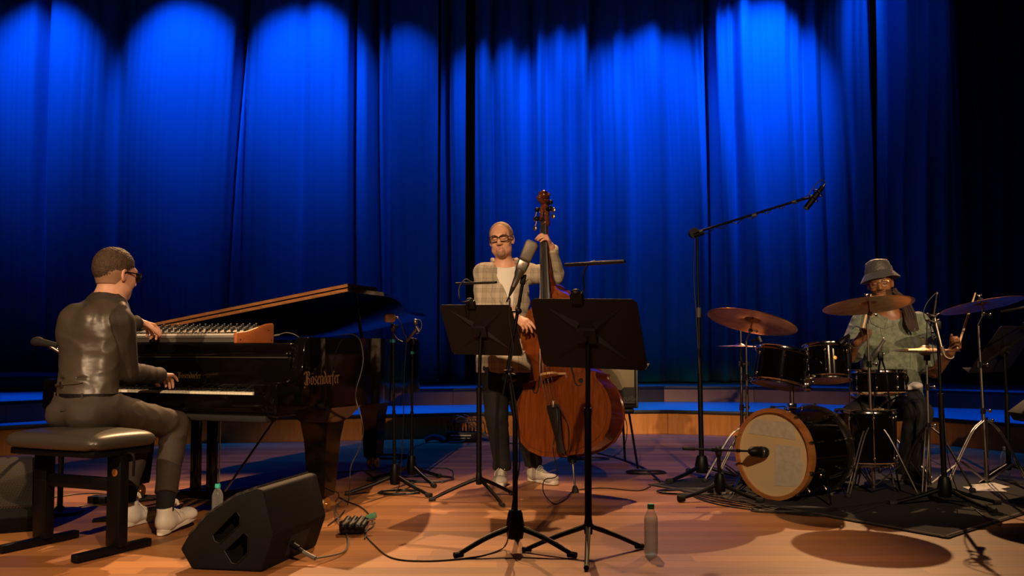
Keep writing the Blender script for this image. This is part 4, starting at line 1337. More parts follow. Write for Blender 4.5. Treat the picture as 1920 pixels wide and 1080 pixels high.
S = SDF().rbox(P(731, 596, yb), (0.072, 0.06, 0.058), Matrix.Rotation(0.25, 3, 'Z'), 0.02)
mat('mic_beige', (0.66, 0.52, 0.44), 0.45, 0.0)
S.build('body', M['mic_beige'], bm_, 0.004)
MB().lathe([(0, 0), (0.026, 0), (0.024, 0.006), (0, 0.008)], P(721, 597, yb - 0.01), P(715, 597, yb - 0.01) - P(731, 596, yb), 20).build('grille', M['mesh_grille'], bm_)
MB().cyl(P(740, 595, yb), P(746, 596, yb), 0.009, 12).build('connector', M['nickel'], bm_)
yb2 = G(772, 905).y - 0.05
sm_ = thing('small_microphone', tuple(P(782, 606, yb2)), 'small chrome clip microphone with looped wire beside the piano lid', 'microphone')
MB().ball(P(779, 604, yb2), (0.018, 0.02, 0.024), 12).cyl(P(780, 612, yb2), P(786, 622, yb2), 0.012, 12).build('body', M['dull_chrome'], sm_)
MB().tube([P(779, 602, yb2), P(786, 599, yb2), P(791, 608, yb2), P(787, 622, yb2), P(780, 626, yb2)], 0.0022, 7, smooth=6).build('wire', M['cable_grey'], sm_)
mic_cable('microphone_cable', [P(745, 596, yb), P(752, 606, yb), P(757, 625, yb), P(762, 640, yb), P(758, 700, yb), P(756, 800, yb), P(750, 900, yb), G(742, 925, .01)], 'thin dark cable hanging from the beige piano microphone', 0.003)
mic_cable('microphone_cable', [P(734, 612, yb), P(738, 625, yb), P(746, 636, yb), P(756, 641, yb)], 'short pale wire drooping between the two piano microphones', 0.0025, 'cable_grey')
# microphone stand behind the pianist
bs0 = G(112, 962)
vs_ = thing('round_base_stand', (bs0.x, bs0.y, 0), 'black round based stand with a foam covered microphone behind the pianist', 'microphone stand')
b = V(bs0.x, bs0.y, 0)
MB().lathe([(0, 0), (0.125, 0), (0.13, 0.006), (0.128, 0.016), (0.03, 0.024), (0.02, 0.04), (0, 0.04)], b, ZV, 40).build('base', M['black_metal'], vs_)
jt = P(90, 655, b.y)
MB().cyl(b + ZV * 0.03, V(b.x, b.y, jt.z * 0.7), 0.016, 12).cyl(V(b.x, b.y, jt.z * 0.7), V(b.x, b.y, jt.z), 0.010, 12).build('pole', M['black_metal'], vs_)
mm = thing('foam_microphone', (b.x, b.y, jt.z), 'black microphone with round foam head at the pianist back', 'microphone')
a_, c_ = P(64, 639, b.y), P(108, 648, b.y)
MB().ball(a_ + (c_ - a_) * 0.15, (0.040, 0.030, 0.028), 16).tube([a_ + (c_ - a_) * 0.2, c_], [0.024, 0.015], 12).build('body', M['black_matte'], mm)
MB().cyl(V(b.x, b.y, jt.z - 0.03), P(88, 645, b.y), 0.012, 12).build('clip', M['dull_chrome'], mm)
# ------------------------------------------------------------------ double bass
BE = G(1066, 927)
BU = V(-0.158, 0.40, 2.07).normalized()
byaw = math.radians(33)
BN = V(-math.sin(byaw), -math.cos(byaw), 0)
BN = (BN - BU * BN.dot(BU)).normalized()
BR = BU.cross(BN)
if BR.x < 0: BR = -BR
def bp_(x, h, n=0.0): return BE + BR * x + BU * h + BN * n
bass = thing('double_bass', tuple(BE), 'reddish brown wooden double bass held upright by the standing musician', 'double bass')
H0, BL = 0.255, 1.12
half = [(0.0, 0.0), (0.09, 0.003), (0.18, 0.022), (0.26, 0.065), (0.315, 0.13), (0.342, 0.21), (0.348, 0.28), (0.335, 0.35), (0.305, 0.415), (0.272, 0.455), (0.262, 0.482), (0.268, 0.505),
        (0.240, 0.512), (0.212, 0.535), (0.195, 0.575), (0.190, 0.615), (0.194, 0.655), (0.208, 0.695), (0.232, 0.722), (0.245, 0.730), (0.243, 0.752), (0.250, 0.790), (0.252, 0.830), (0.244, 0.880), (0.222, 0.935),
        (0.185, 0.990), (0.135, 1.035), (0.085, 1.070), (0.048, 1.10), (0.040, 1.12)]
half = [(x * 1.05 if h > 0.01 and h < 0.98 else x, h) for x, h in half]
outl = half + [(-x, h) for x, h in reversed(half)][:-1]
def radial(x, h):
    """relative distance of a point from the plate centre to its edge"""
    cxp, chp = 0.0, 0.52
    ang = math.atan2(h - chp, x - cxp)
    best = 1e9
    n = len(outl)
    dx, dy = math.cos(ang), math.sin(ang)
    for i in range(n):
        (x1, y1), (x2, y2) = outl[i], outl[(i + 1) % n]
        ex, ey = x2 - x1, y2 - y1
        den = dx * ey - dy * ex
        if abs(den) < 1e-9: continue
        t = ((x1 - cxp) * ey - (y1 - chp) * ex) / den
        s = ((x1 - cxp) * dy - (y1 - chp) * dx) / den
        if t > 0 and -1e-6 <= s <= 1 + 1e-6: best = min(best, t)
    return min(1.0, math.hypot(x - cxp, h - chp) / best)
ARCH = 0.038
def arch(t): return ARCH * (1 - t ** 2.2) ** 1.1 + 0.004 * (1 if t > 0.9 else 0) * (t - 0.9) / 0.1
def plate(sign, n0, thick, matr, name, ovh=1.02):
    mb = MB(); vs, fs = [], []
    ts = [1.0, 0.97, 0.93, 0.87, 0.78, 0.66, 0.52, 0.36, 0.18]
    m = len(outl)
    for t in ts:
        for x, h in outl:
            q = t * (ovh if t == 1.0 else 1.0)
            vs.append(bp_(x * q, H0 + 0.52 + (h - 0.52) * q, n0 + sign * arch(t)))
    vs.append(bp_(0, H0 + 0.52, n0 + sign * arch(0)))
    for r in range(len(ts) - 1):
        for i in range(m):
            fs.append((r * m + i, r * m + (i + 1) % m, (r + 1) * m + (i + 1) % m, (r + 1) * m + i))
    c = len(vs) - 1
    for i in range(m): fs.append(((len(ts) - 1) * m + i, (len(ts) - 1) * m + (i + 1) % m, c))
    k = len(vs)
    for x, h in outl: vs.append(bp_(x * ovh, H0 + 0.52 + (h - 0.52) * ovh, n0 - sign * thick))
    for i in range(m): fs.append((i, (i + 1) % m, k + (i + 1) % m, k + i))
    fs.append(tuple(range(k, k + m)))
    mb.add(vs, fs)
    return mb.build(name, matr, bass, smooth=50)
top_plate = plate(1, 0.0, 0.006, M['bass_top'], 'top_plate')
rib = MB()
m = len(outl)
vs = [bp_(x, H0 + h, -0.004) for x, h in outl] + [bp_(x, H0 + h, -0.185) for x, h in outl]
rib.add(vs, [(i, (i + 1) % m, (i + 1) % m + m, i + m) for i in range(m)])
rib.build('ribs', M['bass_side'], bass, smooth=50)
plate(-1, -0.185, 0.006, M['bass_side'], 'back_plate')
# f holes: flat dark inlays, the shade of the openings put into their colour
def fhole(q):
    ctr = [(0.075, 0.665), (0.088, 0.690), (0.108, 0.688), (0.116, 0.662), (0.112, 0.62), (0.120, 0.56), (0.134, 0.50), (0.142, 0.455), (0.160, 0.428), (0.182, 0.432), (0.190, 0.455)]
    wd = [0.004, 0.006, 0.008, 0.010, 0.013, 0.0145, 0.013, 0.010, 0.008, 0.006, 0.004]
    mb = MB()
    pts = spline([V(x, h, 0) for x, h in ctr], 5)
    L, Rr = [], []
    for i, p in enumerate(pts):
        t = (pts[min(i + 1, len(pts) - 1)] - pts[max(0, i - 1)]).normalized()
        s = V(-t.y, t.x, 0)
        k = i / (len(pts) - 1) * (len(wd) - 1)
        j = min(int(k), len(wd) - 2)
        wv = wd[j] + (wd[j + 1] - wd[j]) * (k - j)
        L.append(p + s * wv / 2); Rr.append(p - s * wv / 2)
    f = lambda p: bp_(q * p.x, H0 + p.y, arch(radial(p.x, p.y)) + 0.0016)
    n = len(L)
    mb.add([f(p) for p in L] + [f(p) for p in Rr], [(i, i + 1, n + i + 1, n + i) for i in range(n - 1)])
    for (x, y, r) in ((0.084, 0.662, 0.013), (0.183, 0.459, 0.017)):
        c = [V(x + r * math.cos(a), y + r * math.sin(a), 0) for a in [2 * PI * i / 18 for i in range(18)]]
        k = len(mb.v)
        mb.add([f(p) + BN * 0.0002 for p in c], [tuple(range(18))])
    mb.build('f_hole_inlay', M['black_matte'], top_plate)
fhole(1); fhole(-1)
for q in (1,):   # purfling line near the edge
    MB().tube([bp_(x * 0.955, H0 + 0.52 + (h - 0.52) * 0.965, arch(0.96) + 0.0012) for x, h in outl + outl[:1]], 0.0011, 5, caps=False).build('purfling', M['black_matte'], top_plate)
# neck, fingerboard, nut, pegbox
HN, HE = 1.855, 1.03
def surf(h):          # height of the fingerboard surface over the body plane
    return 0.030 + (HN - h) / (HN - 0.775) * 0.128
fbm = MB()
vs, fs = [], []
NF = 14
for i in range(NF + 1):
    t = i / NF
    h = HN + (HE - HN) * t
    wv = 0.021 + 0.023 * t
    s = surf(h)
    for k in range(9):
        a = -1 + k / 4
        vs.append(bp_(a * wv, h, s - 0.010 * a * a * (0.6 + t)))
    for k in range(9):
        a = 1 - k / 4
        vs.append(bp_(a * wv, h, s - 0.022 - 0.006 * t))
for i in range(NF):
    for k in range(18):
        fs.append((i * 18 + k, i * 18 + (k + 1) % 18, (i + 1) * 18 + (k + 1) % 18, (i + 1) * 18 + k))
fs += [tuple(range(18)), tuple(NF * 18 + k for k in range(17, -1, -1))]
fbm.add(vs, fs).build('fingerboard', M['fingerboard'], bass, smooth=40)
S = SDF()
S.ecap(bp_(0, HN + 0.01, surf(HN) - 0.035), bp_(0, H0 + BL + 0.07, surf(H0 + BL + 0.07) - 0.045), (0.021, 0.020), (0.027, 0.026), BR, k=0.01)
S.ecap(bp_(0, H0 + BL + 0.10, surf(H0 + BL + 0.1) - 0.05), bp_(0, H0 + BL - 0.01, -0.02), (0.026, 0.024), (0.034, 0.055), BR, k=0.03)
S.ell(bp_(0, H0 + BL + 0.01, -0.10), (0.038, 0.035, 0.085), Matrix((BR, BU, BN)).transposed(), k=0.02)
S.build('neck', M['bass_side'], bass, 0.006)
MB().box(bp_(0, HN + 0.004, surf(HN) + 0.001), (0.044, 0.008, 0.014), Matrix((BR, BU, BN)).transposed(), 0.002).build('nut', M['ebony'], bass)
# pegbox: two cheeks and a back, curving backwards, then scroll
pg = thing('x', (0, 0, 0), '', '') if False else None
S = SDF()
RB3 = Matrix((BR, BU, BN)).transposed()
S.ecap(bp_(0, 1.845, 0.000), bp_(0, 1.93, -0.008), (0.034, 0.040), (0.031, 0.034), BR, k=0.01)
S.ecap(bp_(0, 1.93, -0.008), bp_(0, 2.02, -0.035), (0.031, 0.034), (0.026, 0.026), BR, k=0.015)
S.rbox(bp_(0, 1.905, 0.034), (0.034, 0.13, 0.06), RB3, 0.004, 0.003, '-')
S.build('pegbox', M['scroll_wood'], bass, 0.004)
sc_ = MB()
cc = (2.045, -0.012)
spr = []
for i in range(46):
    a = -0.35 * PI + i / 45 * 4.3 * PI * 1.0
    r = 0.058 * math.exp(-0.165 * (a + 0.35 * PI))
    spr.append((a, r))
sp_pts = [bp_(0, cc[0] + r * math.cos(a + PI), cc[1] + r * math.sin(a + PI) * 1.0) for a, r in spr]
S = SDF()
for i in range(len(spr) - 1):
    wv = 0.020 + 0.022 * i / 45
    rr = max(0.006, 0.020 * math.exp(-0.028 * i))
    S.ecap(sp_pts[i] - BR * 0, sp_pts[i + 1], (wv, rr), (wv, rr), BR, k=0.002)
S.cap(bp_(0.044, cc[0], cc[1]), bp_(-0.044, cc[0], cc[1]), 0.013, k=0.003)
S.build('scroll', M['scroll_wood'], bass, 0.0035)
pegspec = [(1, 1.985, -0.010), (1, 1.935, 0.006), (-1, 1.955, 0.0), (-1, 1.885, 0.012)]
for q, h, n in pegspec:
    o = MB().cyl(bp_(q * 0.02, h, n), bp_(q * 0.050, h, n), 0.012, 14).ball(bp_(q * 0.055, h, n), 0.017, 12).build('machine_head', M['black_metal'], bass)
    e = bp_(q * 0.075, h - 0.062, n + 0.004)
    MB().tube([bp_(q * 0.050, h, n), e], 0.0035, 8).ball(e, (0.016, 0.006, 0.018), 12, Matrix((BR, BN, BU)).transposed()).build('tuning_key', M['brass'], o)
# bridge
brp = [(-0.082, 0.0), (-0.048, 0.0), (-0.04, 0.03), (-0.015, 0.045), (0.015, 0.045), (0.04, 0.03), (0.048, 0.0), (0.082, 0.0), (0.078, 0.012), (0.052, 0.05), (0.058, 0.085), (0.052, 0.118), (0.045, 0.128), (0.02, 0.138), (-0.02, 0.138), (-0.045, 0.128), (-0.052, 0.118), (-0.058, 0.085), (-0.052, 0.05), (-0.078, 0.012)]
hb_ = 0.775
ab = arch(radial(0, hb_ - H0)) - 0.002
mat('maple', (0.55, 0.34, 0.16), 0.5)
MB().bevprism(brp, bp_(0, hb_ - 0.008, ab - 0.004), BR, BN, BU * 0.015, 0.002, 1).build('bridge', M['maple'], bass)
# tailpiece, tail wire, endpin
def tp(x, h, n): return bp_(x, h, n)
tw, tb_ = 0.060, 0.030
HT, HB = 0.575, 0.262
nT, nB = 0.110, 0.052
tail = MB()
vs = []
for (h, n, wv) in ((HT, nT, 0.044), (HT - 0.03, nT - 0.005, 0.047), (HT - 0.12, nT - 0.022, 0.036), (HT - 0.22, nT - 0.04, 0.025), (HB, nB, 0.030)):
    for a in (-1, -0.5, 0, 0.5, 1):
        vs.append(bp_(a * wv, h, n + 0.006 - 0.010 * a * a))
    for a in (1, -1):
        vs.append(bp_(a * wv, h, n - 0.012))
fs = []
for i in range(4):
    for k in range(7):
        fs.append((i * 7 + k, i * 7 + (k + 1) % 7, (i + 1) * 7 + (k + 1) % 7, (i + 1) * 7 + k))
fs += [tuple(range(7)), tuple(28 + k for k in range(6, -1, -1))]
tail.add(vs, fs).build('tailpiece', M['ebony'], bass, smooth=40)
MB().tube([bp_(-0.015, HB + 0.02, nB), bp_(-0.01, HB - 0.012, 0.02), bp_(0, H0 - 0.012, -0.03), bp_(0.01, HB - 0.012, 0.02), bp_(0.015, HB + 0.02, nB)], 0.003, 8, smooth=4).build('tail_wire', M['dull_chrome'], bass)
MB().cyl(bp_(0, 0.055, -0.09), bp_(0, 0.26, -0.09), 0.007, 12).build('endpin_rod', M['dull_chrome'], bass)
MB().cyl(bp_(0, 0.20, -0.09), bp_(0, 0.265, -0.09), 0.024, 16, 0.028).box(bp_(0.0, 0.225, -0.09), (0.055, 0.03, 0.04), RB3, 0.006).build('endpin_collar', M['black_metal'], bass)
MB().lathe([(0, 0), (0.024, 0), (0.022, 0.03), (0.012, 0.055), (0, 0.06)], bp_(0, 0.0, -0.09) * 1.0, BU, 20).build('rubber_tip', M['rubber'], bass)
for i in range(4):
    x = -0.5 + i / 3
    s0 = bp_(x * 0.030, HN, surf(HN) + 0.004)
    s1 = bp_(x * 0.082, hb_, ab + 0.136 - 0.018 * (x * 2) ** 2 * 0.5)
    s2 = bp_(x * 0.062, HT - 0.008, nT + 0.006)
    MB().tube([s0, s1, s2], 0.0016, 6).tube([bp_(x * 0.03, HN, surf(HN) + 0.004), bp_(x * 0.02, HN + 0.03 + 0.022 * i, 0.01)], 0.0014, 6).build('string', M['chrome'], bass)
MB().box(bp_(0.02, HT + 0.0, nT + 0.018), (0.016, 0.045, 0.02), RB3, 0.004).build('pickup_jack', M['nickel'], bass)
MB().box(bp_(0.0, HE - 0.06, surf(HE) + 0.035 - 0.02), (0.075, 0.012, 0.006), RB3, 0.002).box(bp_(0.0, HE - 0.075, surf(HE) - 0.008), (0.03, 0.03, 0.02), RB3, 0.004).build('string_pickup', M['brass'], bass)
e = bp_(0.03, HT - 0.01, nT + 0.01)
top('pickup_cable', MB().tube([e, bp_(0.045, HT - 0.06, nT + 0.02), bp_(0.035, HT - 0.16, nT + 0.02), bp_(-0.02, HT - 0.28, nT), P(1045, 890, 6.3), P(1021, 900, 6.2), P(1020, 925, 6.1), G(1040, 945, 0.006), G(1060, 936, 0.006), G(1078, 920, 0.01), G(1130, 915, 0.005), G(1195, 920, 0.005), G(1220, 912, 0.005)], 0.0034, 8, smooth=7), M['cable'],
    'black lead hanging from the double bass tailpiece down to the floor', 'cable')
top('pickup_cable', MB().tube([e, bp_(0.07, HT - 0.04, nT + 0.02), bp_(0.085, HT - 0.14, 0.08), bp_(0.06, HT - 0.27, 0.05), bp_(0.03, H0 + 0.0, 0.035)], 0.003, 8, smooth=7), M['cable'],
    'second thin lead across the lower face of the double bass', 'cable')
# ------------------------------------------------------------------ skin and cloth
def skin(name, c, c2, rough=0.5):
    m = mat(name, c, rough, bump=(180, 0.12, 0.0008))
    b = m.node_tree.nodes['Principled BSDF']
    b.inputs['Subsurface Weight'].default_value = 0.12
    b.inputs['Subsurface Radius'].default_value = (0.01, 0.004, 0.002)
    nt = m.node_tree
    nz = nt.nodes.new('ShaderNodeTexNoise'); nz.inputs['Scale'].default_value = 28
    tc = nt.nodes.new('ShaderNodeTexCoord')
    rp = nt.nodes.new('ShaderNodeValToRGB')
    rp.color_ramp.elements[0].position = 0.35; rp.color_ramp.elements[1].position = 0.7
    rp.color_ramp.elements[0].color = (*c, 1); rp.color_ramp.elements[1].color = (*c2, 1)
    nt.links.new(tc.outputs['Object'], nz.inputs['Vector']); nt.links.new(nz.outputs[0], rp.inputs[0]); nt.links.new(rp.outputs[0], b.inputs['Base Color'])
    return m
skin('skin_pale', (0.62, 0.34, 0.23), (0.55, 0.27, 0.175))
skin('skin_dark', (0.24, 0.105, 0.048), (0.17, 0.07, 0.03), 0.42)
mat('lips_pale', (0.42, 0.16, 0.115), 0.45)
mat('lips_dark', (0.20, 0.075, 0.05), 0.4)
mat('stubble_pale', (0.30, 0.165, 0.10), 0.65, bump=(500, 0.4, 0.001))
mat('beard_dark', (0.05, 0.025, 0.014), 0.7, bump=(500, 0.5, 0.001))
mat('brow_brown', (0.12, 0.06, 0.035), 0.8)
mat('hair_brown', (0.055, 0.029, 0.016), 0.65, bump=(150, 1.0, 0.006), var=(60, 0.35), detail=8)
mat('hair_fade', (0.27, 0.145, 0.085), 0.7, bump=(500, 0.5, 0.001))
mat('hair_grey', (0.26, 0.14, 0.09), 0.7, bump=(400, 0.7, 0.002), var=(50, 0.3))
mat('dread', (0.035, 0.020, 0.014), 0.75, bump=(220, 1.0, 0.003))
mat('satin', (0.058, 0.045, 0.033), 0.36, sheen=0.0, bump=(9, 0.5, 0.012, (1, 1, 1.5)), detail=2)
mat('black_shirt', (0.027, 0.019, 0.014), 0.75, sheen=0.0, bump=(16, 0.35, 0.006))
mat('trousers_brown', (0.040, 0.028, 0.021), 0.8, sheen=0.0, bump=(14, 0.35, 0.006))
mat('trousers_black', (0.005, 0.0045, 0.005), 0.85, bump=(14, 0.3, 0.006))
mat('white_shirt', (0.68, 0.64, 0.58), 0.8, bump=(30, 0.2, 0.004))
mat('green_shirt', (0.125, 0.155, 0.105), 0.72, sheen=0.2, bump=(38, 0.8, 0.008, (1.4, 1.4, 0.7)), var=(34, 0.35), detail=8)
mat('hat_cloth', (0.045, 0.043, 0.042), 0.5, sheen=0.3, bump=(60, 0.9, 0.006), detail=3)
def lens_mat():
    m = bpy.data.materials.new('lens_glass'); m.use_nodes = True; nt = m.node_tree
    for n in list(nt.nodes): nt.nodes.remove(n)
    o = nt.nodes.new('ShaderNodeOutputMaterial'); t = nt.nodes.new('ShaderNodeBsdfTransparent'); g = nt.nodes.new('ShaderNodeBsdfGlossy'); x = nt.nodes.new('ShaderNodeMixShader')
    g.inputs['Roughness'].default_value = 0.03; x.inputs[0].default_value = 0.06
    nt.links.new(t.outputs[0], x.inputs[1]); nt.links.new(g.outputs[0], x.inputs[2]); nt.links.new(x.outputs[0], o.inputs[0])
    M['lens_glass'] = m
lens_mat()
mat('lens_dark', (0.02, 0.02, 0.03), 0.05, spec=0.8)
mat('frame_black', (0.008, 0.008, 0.010), 0.2)
mat('frame_gold', (0.7, 0.45, 0.2), 0.25, 0.9)
def plaid():
    m = mat('plaid', (0.36, 0.29, 0.22), 0.85, sheen=0.1)
    nt = m.node_tree; b = nt.nodes['Principled BSDF']; L = nt.links.new
    tc = nt.nodes.new('ShaderNodeTexCoord')
    mp = nt.nodes.new('ShaderNodeMapping'); mp.inputs['Rotation'].default_value = (0, 0, math.radians(20))
    sx = nt.nodes.new('ShaderNodeSeparateXYZ')
    L(tc.outputs['Object'], mp.inputs[0]); L(mp.outputs[0], sx.inputs[0])
    def stripe(sock, period, duty):
        a = nt.nodes.new('ShaderNodeMath'); a.operation = 'MULTIPLY'; a.inputs[1].default_value = 1 / period; L(sock, a.inputs[0])
        f = nt.nodes.new('ShaderNodeMath'); f.operation = 'FRACT'; L(a.outputs[0], f.inputs[0])
        g = nt.nodes.new('ShaderNodeMath'); g.operation = 'LESS_THAN'; g.inputs[1].default_value = duty; L(f.outputs[0], g.inputs[0])
        return g.outputs[0]
    def mul(a, bb, op='MULTIPLY'):
        n = nt.nodes.new('ShaderNodeMath'); n.operation = op
        for i, q in enumerate((a, bb)):
            if isinstance(q, float): n.inputs[i].default_value = q
            else: L(q, n.inputs[i])
        return n.outputs[0]
    X, Z = sx.outputs[0], sx.outputs[2]
    bandx, bandz = stripe(X, 0.058, 0.5), stripe(Z, 0.070, 0.5)
    finex, finez = stripe(X, 0.0075, 0.45), stripe(Z, 0.0075, 0.45)
    dark = mul(mul(bandx, finex), mul(bandz, finez), 'ADD')
    linx, linz = stripe(X, 0.058, 0.035), stripe(Z, 0.070, 0.03)
    k = mul(mul(dark, 0.42), mul(mul(linx, linz, 'MAXIMUM'), 0.75), 'MAXIMUM')
    mx = nt.nodes.new('ShaderNodeMix'); mx.data_type = 'RGBA'
    mx.inputs['A'].default_value = (0.40, 0.335, 0.25, 1); mx.inputs['B'].default_value = (0.075, 0.060, 0.05, 1)
    L(k, mx.inputs['Factor']); L(mx.outputs['Result'], b.inputs['Base Color'])
    nz = nt.nodes.new('ShaderNodeTexNoise'); nz.inputs['Scale'].default_value = 11
    bpn = nt.nodes.new('ShaderNodeBump'); bpn.inputs['Strength'].default_value = 0.3; bpn.inputs['Distance'].default_value = 0.006
    L(tc.outputs['Object'], nz.inputs['Vector']); L(nz.outputs[0], bpn.inputs['Height']); L(bpn.outputs[0], b.inputs['Normal'])
plaid()
def face_paint(H, lips, beard=None):
    """0 skin, 1 lips, 2 beard / stubble"""
    R = np.array(H.R); c = np.array(H.c)
    def f(p):
        q = (p - c) @ R / H.s
        x, y, z = q[:, 0], q[:, 1], q[:, 2]
        out = np.zeros(len(p), int)
        near = np.linalg.norm(q, axis=1) < 0.16
        if beard is not None:
            out[near & beard(x, y, z)] = 2
        out[near & (y > 0.07) & ((x / 0.021) ** 2 + ((z + 0.0720 + 0.10 * np.abs(x)) / 0.0095) ** 2 < 1)] = 1
        return out
    return f
def brows(H, parent, mt, tilt=0.004):
    for q in (-1, 1):
        MB().tube([H.p(q * 0.014, 0.094, 0.022 - tilt), H.p(q * 0.032, 0.094, 0.0275), H.p(q * 0.050, 0.082, 0.022)], [0.0035, 0.0028], 6, smooth=4).build('eyebrow', mt, parent)
def eyelids(H, parent, mt):
    for q in (-1, 1):
        MB().tube([H.p(q * 0.018, 0.0875, -0.002), H.p(q * 0.031, 0.0905, -0.0045), H.p(q * 0.045, 0.084, -0.001)], 0.0016, 6, smooth=4).build('eyelashes', mt, parent)
# ================================================================== pianist, seated, seen from behind
pn = thing('person', tuple(BC + V(0, 0.1, 0)), 'person in dark satin waistcoat and glasses seated on the bench playing the grand piano', 'person')
PR = BK; PF = BF
pel = P(163, 765, 4.93)
chest = P(172, 640, 5.02)
neckb = P(202, 560, 5.07)
HD = Head(P(217, 515, 5.10), (0.54, 0.84, -0.12), (0.05, 0.10, 1.0), 1.06)
shR = P(227, 602, 4.97); shL = neckb + (-PR * 0.180) + V(0, 0, -0.085)
elR = P(237, 698, 5.06); wrR = P(300, 704, 5.42)
wrL = P(260, 604, 5.66); elL = (shL + wrL) / 2 + V(-0.06, 0.0, -0.10)
hipR = pel + PR * 0.10 + V(0, 0.04, -0.01); hipL = pel - PR * 0.10 + V(0, 0.04, -0.01)
knR = P(327, 797, 5.33); anR = P(309, 945, 5.13)
knL = P(262, 800, 5.50); anL = P(238, 930, 5.36)
S = SDF()
HD.flesh(S, neckb + V(0, 0, -0.02), 0.058)
S.ecap(neckb + V(0, 0, -0.04), chest, (0.10, 0.08), (0.14, 0.10), PR, k=0.04)
S.ecap(chest, pel, (0.14, 0.10), (0.14, 0.11), PR, k=0.04)
for sh, el, wr in ((shR, elR, wrR), (shL, elL, wrL)):
    S.cap(neckb + V(0, 0, -0.05), sh, 0.042, 0.040, k=0.02)
    S.cap(sh, el, 0.042, 0.036, k=0.01); S.cap(el, wr, 0.037, 0.025, k=0.01)
for hp, kn, an in ((hipR, knR, anR), (hipL, knL, anL)):
    S.cap(hp, kn, 0.075, 0.052, k=0.03); S.cap(kn, an, 0.050, 0.034, k=0.01)
keyR = P(312, 721, 5.575); keyL = P(291, 632, 5.80)
dR = (V(keyR.x, keyR.y, keyR.z) - wrR)
hand(S, wrR, (V(0.12, 0.95, -0.04)), V(0.1, -0.05, -1), -PR, [(0.55, 0.5, 0.3), (0.65, 0.6, 0.3), (0.7, 0.6, 0.3), (0.35, 0.3, 0.2)], thumb=0.35, sc=1.06)
hand(S, wrL, (V(0.45, 0.80, -0.28)), V(0.15, -0.35, -1), PR, [(0.5, 0.6, 0.4), (0.6, 0.8, 0.4), (0.8, 0.9, 0.5), (0.9, 0.9, 0.5)], thumb=0.55, sc=1.08, thumb_curl=0.15)
body = S.build('body', [M['skin_pale'], M['lips_pale']], pn, 0.0045, paint=face_paint(HD, 1))
# hair: full on top, faded at neck and sides
R_ = HD.R
S = SDF()
S.ell(HD.p(0, -0.016, 0.048), HD.rad(0.082, 0.100, 0.084), R_, k=0.02)
S.ell(HD.p(0, -0.030, 0.020), HD.rad(0.078, 0.088, 0.080), R_, k=0.02)
S.cut(HD.p(0, 0.076, 0.04), HD.f + HD.u * -0.35, 0.16)
S.cut(HD.p(0.06, 0.03, -0.002), HD.f * 0.55 - HD.u, 0.10)
S.cut(HD.p(-0.06, 0.03, -0.002), HD.f * 0.55 - HD.u, 0.10)
S.cut(HD.p(0, -0.05, -0.026), -HD.u * 1 + HD.f * 0.25, 0.13)
rs = np.random.RandomState(2)
S.build('hair', M['hair_brown'], pn, 0.004, disp=lambda X, Y, Z: 0.0022 * (np.sin(X * 520 + 2 * np.sin(Z * 300)) * np.sin(Y * 430 + Z * 200) + 0.6 * np.sin(Z * 640 + X * 300)))
S = SDF()
S.ell(HD.p(0, -0.014, 0.030), HD.rad(0.0795, 0.099, 0.086), R_, k=0.02)
S.ecap(HD.p(0, -0.030, 0.0), HD.p(0, -0.026, -0.055), (0.076 * HD.s, 0.075 * HD.s), (0.061 * HD.s, 0.060 * HD.s), HD.r, k=0.02)
S.cut(HD.p(0, 0.045, 0.02), HD.f - HD.u * 0.25, 0.16)
S.cut(HD.p(0, 0.0, -0.050), -HD.u + HD.f * 0.9, 0.14)
S.cut(HD.p(0, -0.03, -0.058), -HD.u, 0.12)
S.build('hair', M['hair_fade'], pn, 0.0045, label='short faded hair at the neck')
HD.glasses(pn, M['frame_black'], M['lens_dark'], 0.030, 0.019, 0.0038)
brows(HD, pn, M['brow_brown'])
# shirt with sleeves
wr1 = wrinkle(0.0045, 42, 3)
S = SDF()
for sh, el, wr in ((shR, elR, wrR), (shL, elL, wrL)):
    S.cap(sh, el, 0.068, 0.058, k=0.03)
    S.cap(el, el + (wr - el) * 0.90, 0.058, 0.041, k=0.012)
    S.cap(el + (wr - el) * 0.80, el + (wr - el) * 0.97, 0.044, 0.043, k=0.008)
S.ecap(neckb + V(0, -0.012, -0.05), chest, (0.13, 0.092), (0.155, 0.108), PR, k=0.04)
S.ecap(chest, pel + V(0, 0, 0.05), (0.155, 0.108), (0.148, 0.112), PR, k=0.04)
S.cap(neckb + V(0, 0, -0.05), neckb + (HD.p(0, -0.03, -0.085) - neckb) * 0.72, 0.078, 0.066, k=0.015)
S.cut(neckb + (HD.p(0, -0.03, -0.085) - neckb) * 0.75 + V(0, 0, 0.005), (HD.p(0, -0.03, -0.085) - neckb) + V(0, 0, 0.03), 0.088)
for el, wr in ((elR, wrR), (elL, wrL)):
    S.cut(el + (wr - el) * 0.985, wr - el, 0.06)
S.build('shirt', M['black_shirt'], pn, 0.006, disp=wr1)
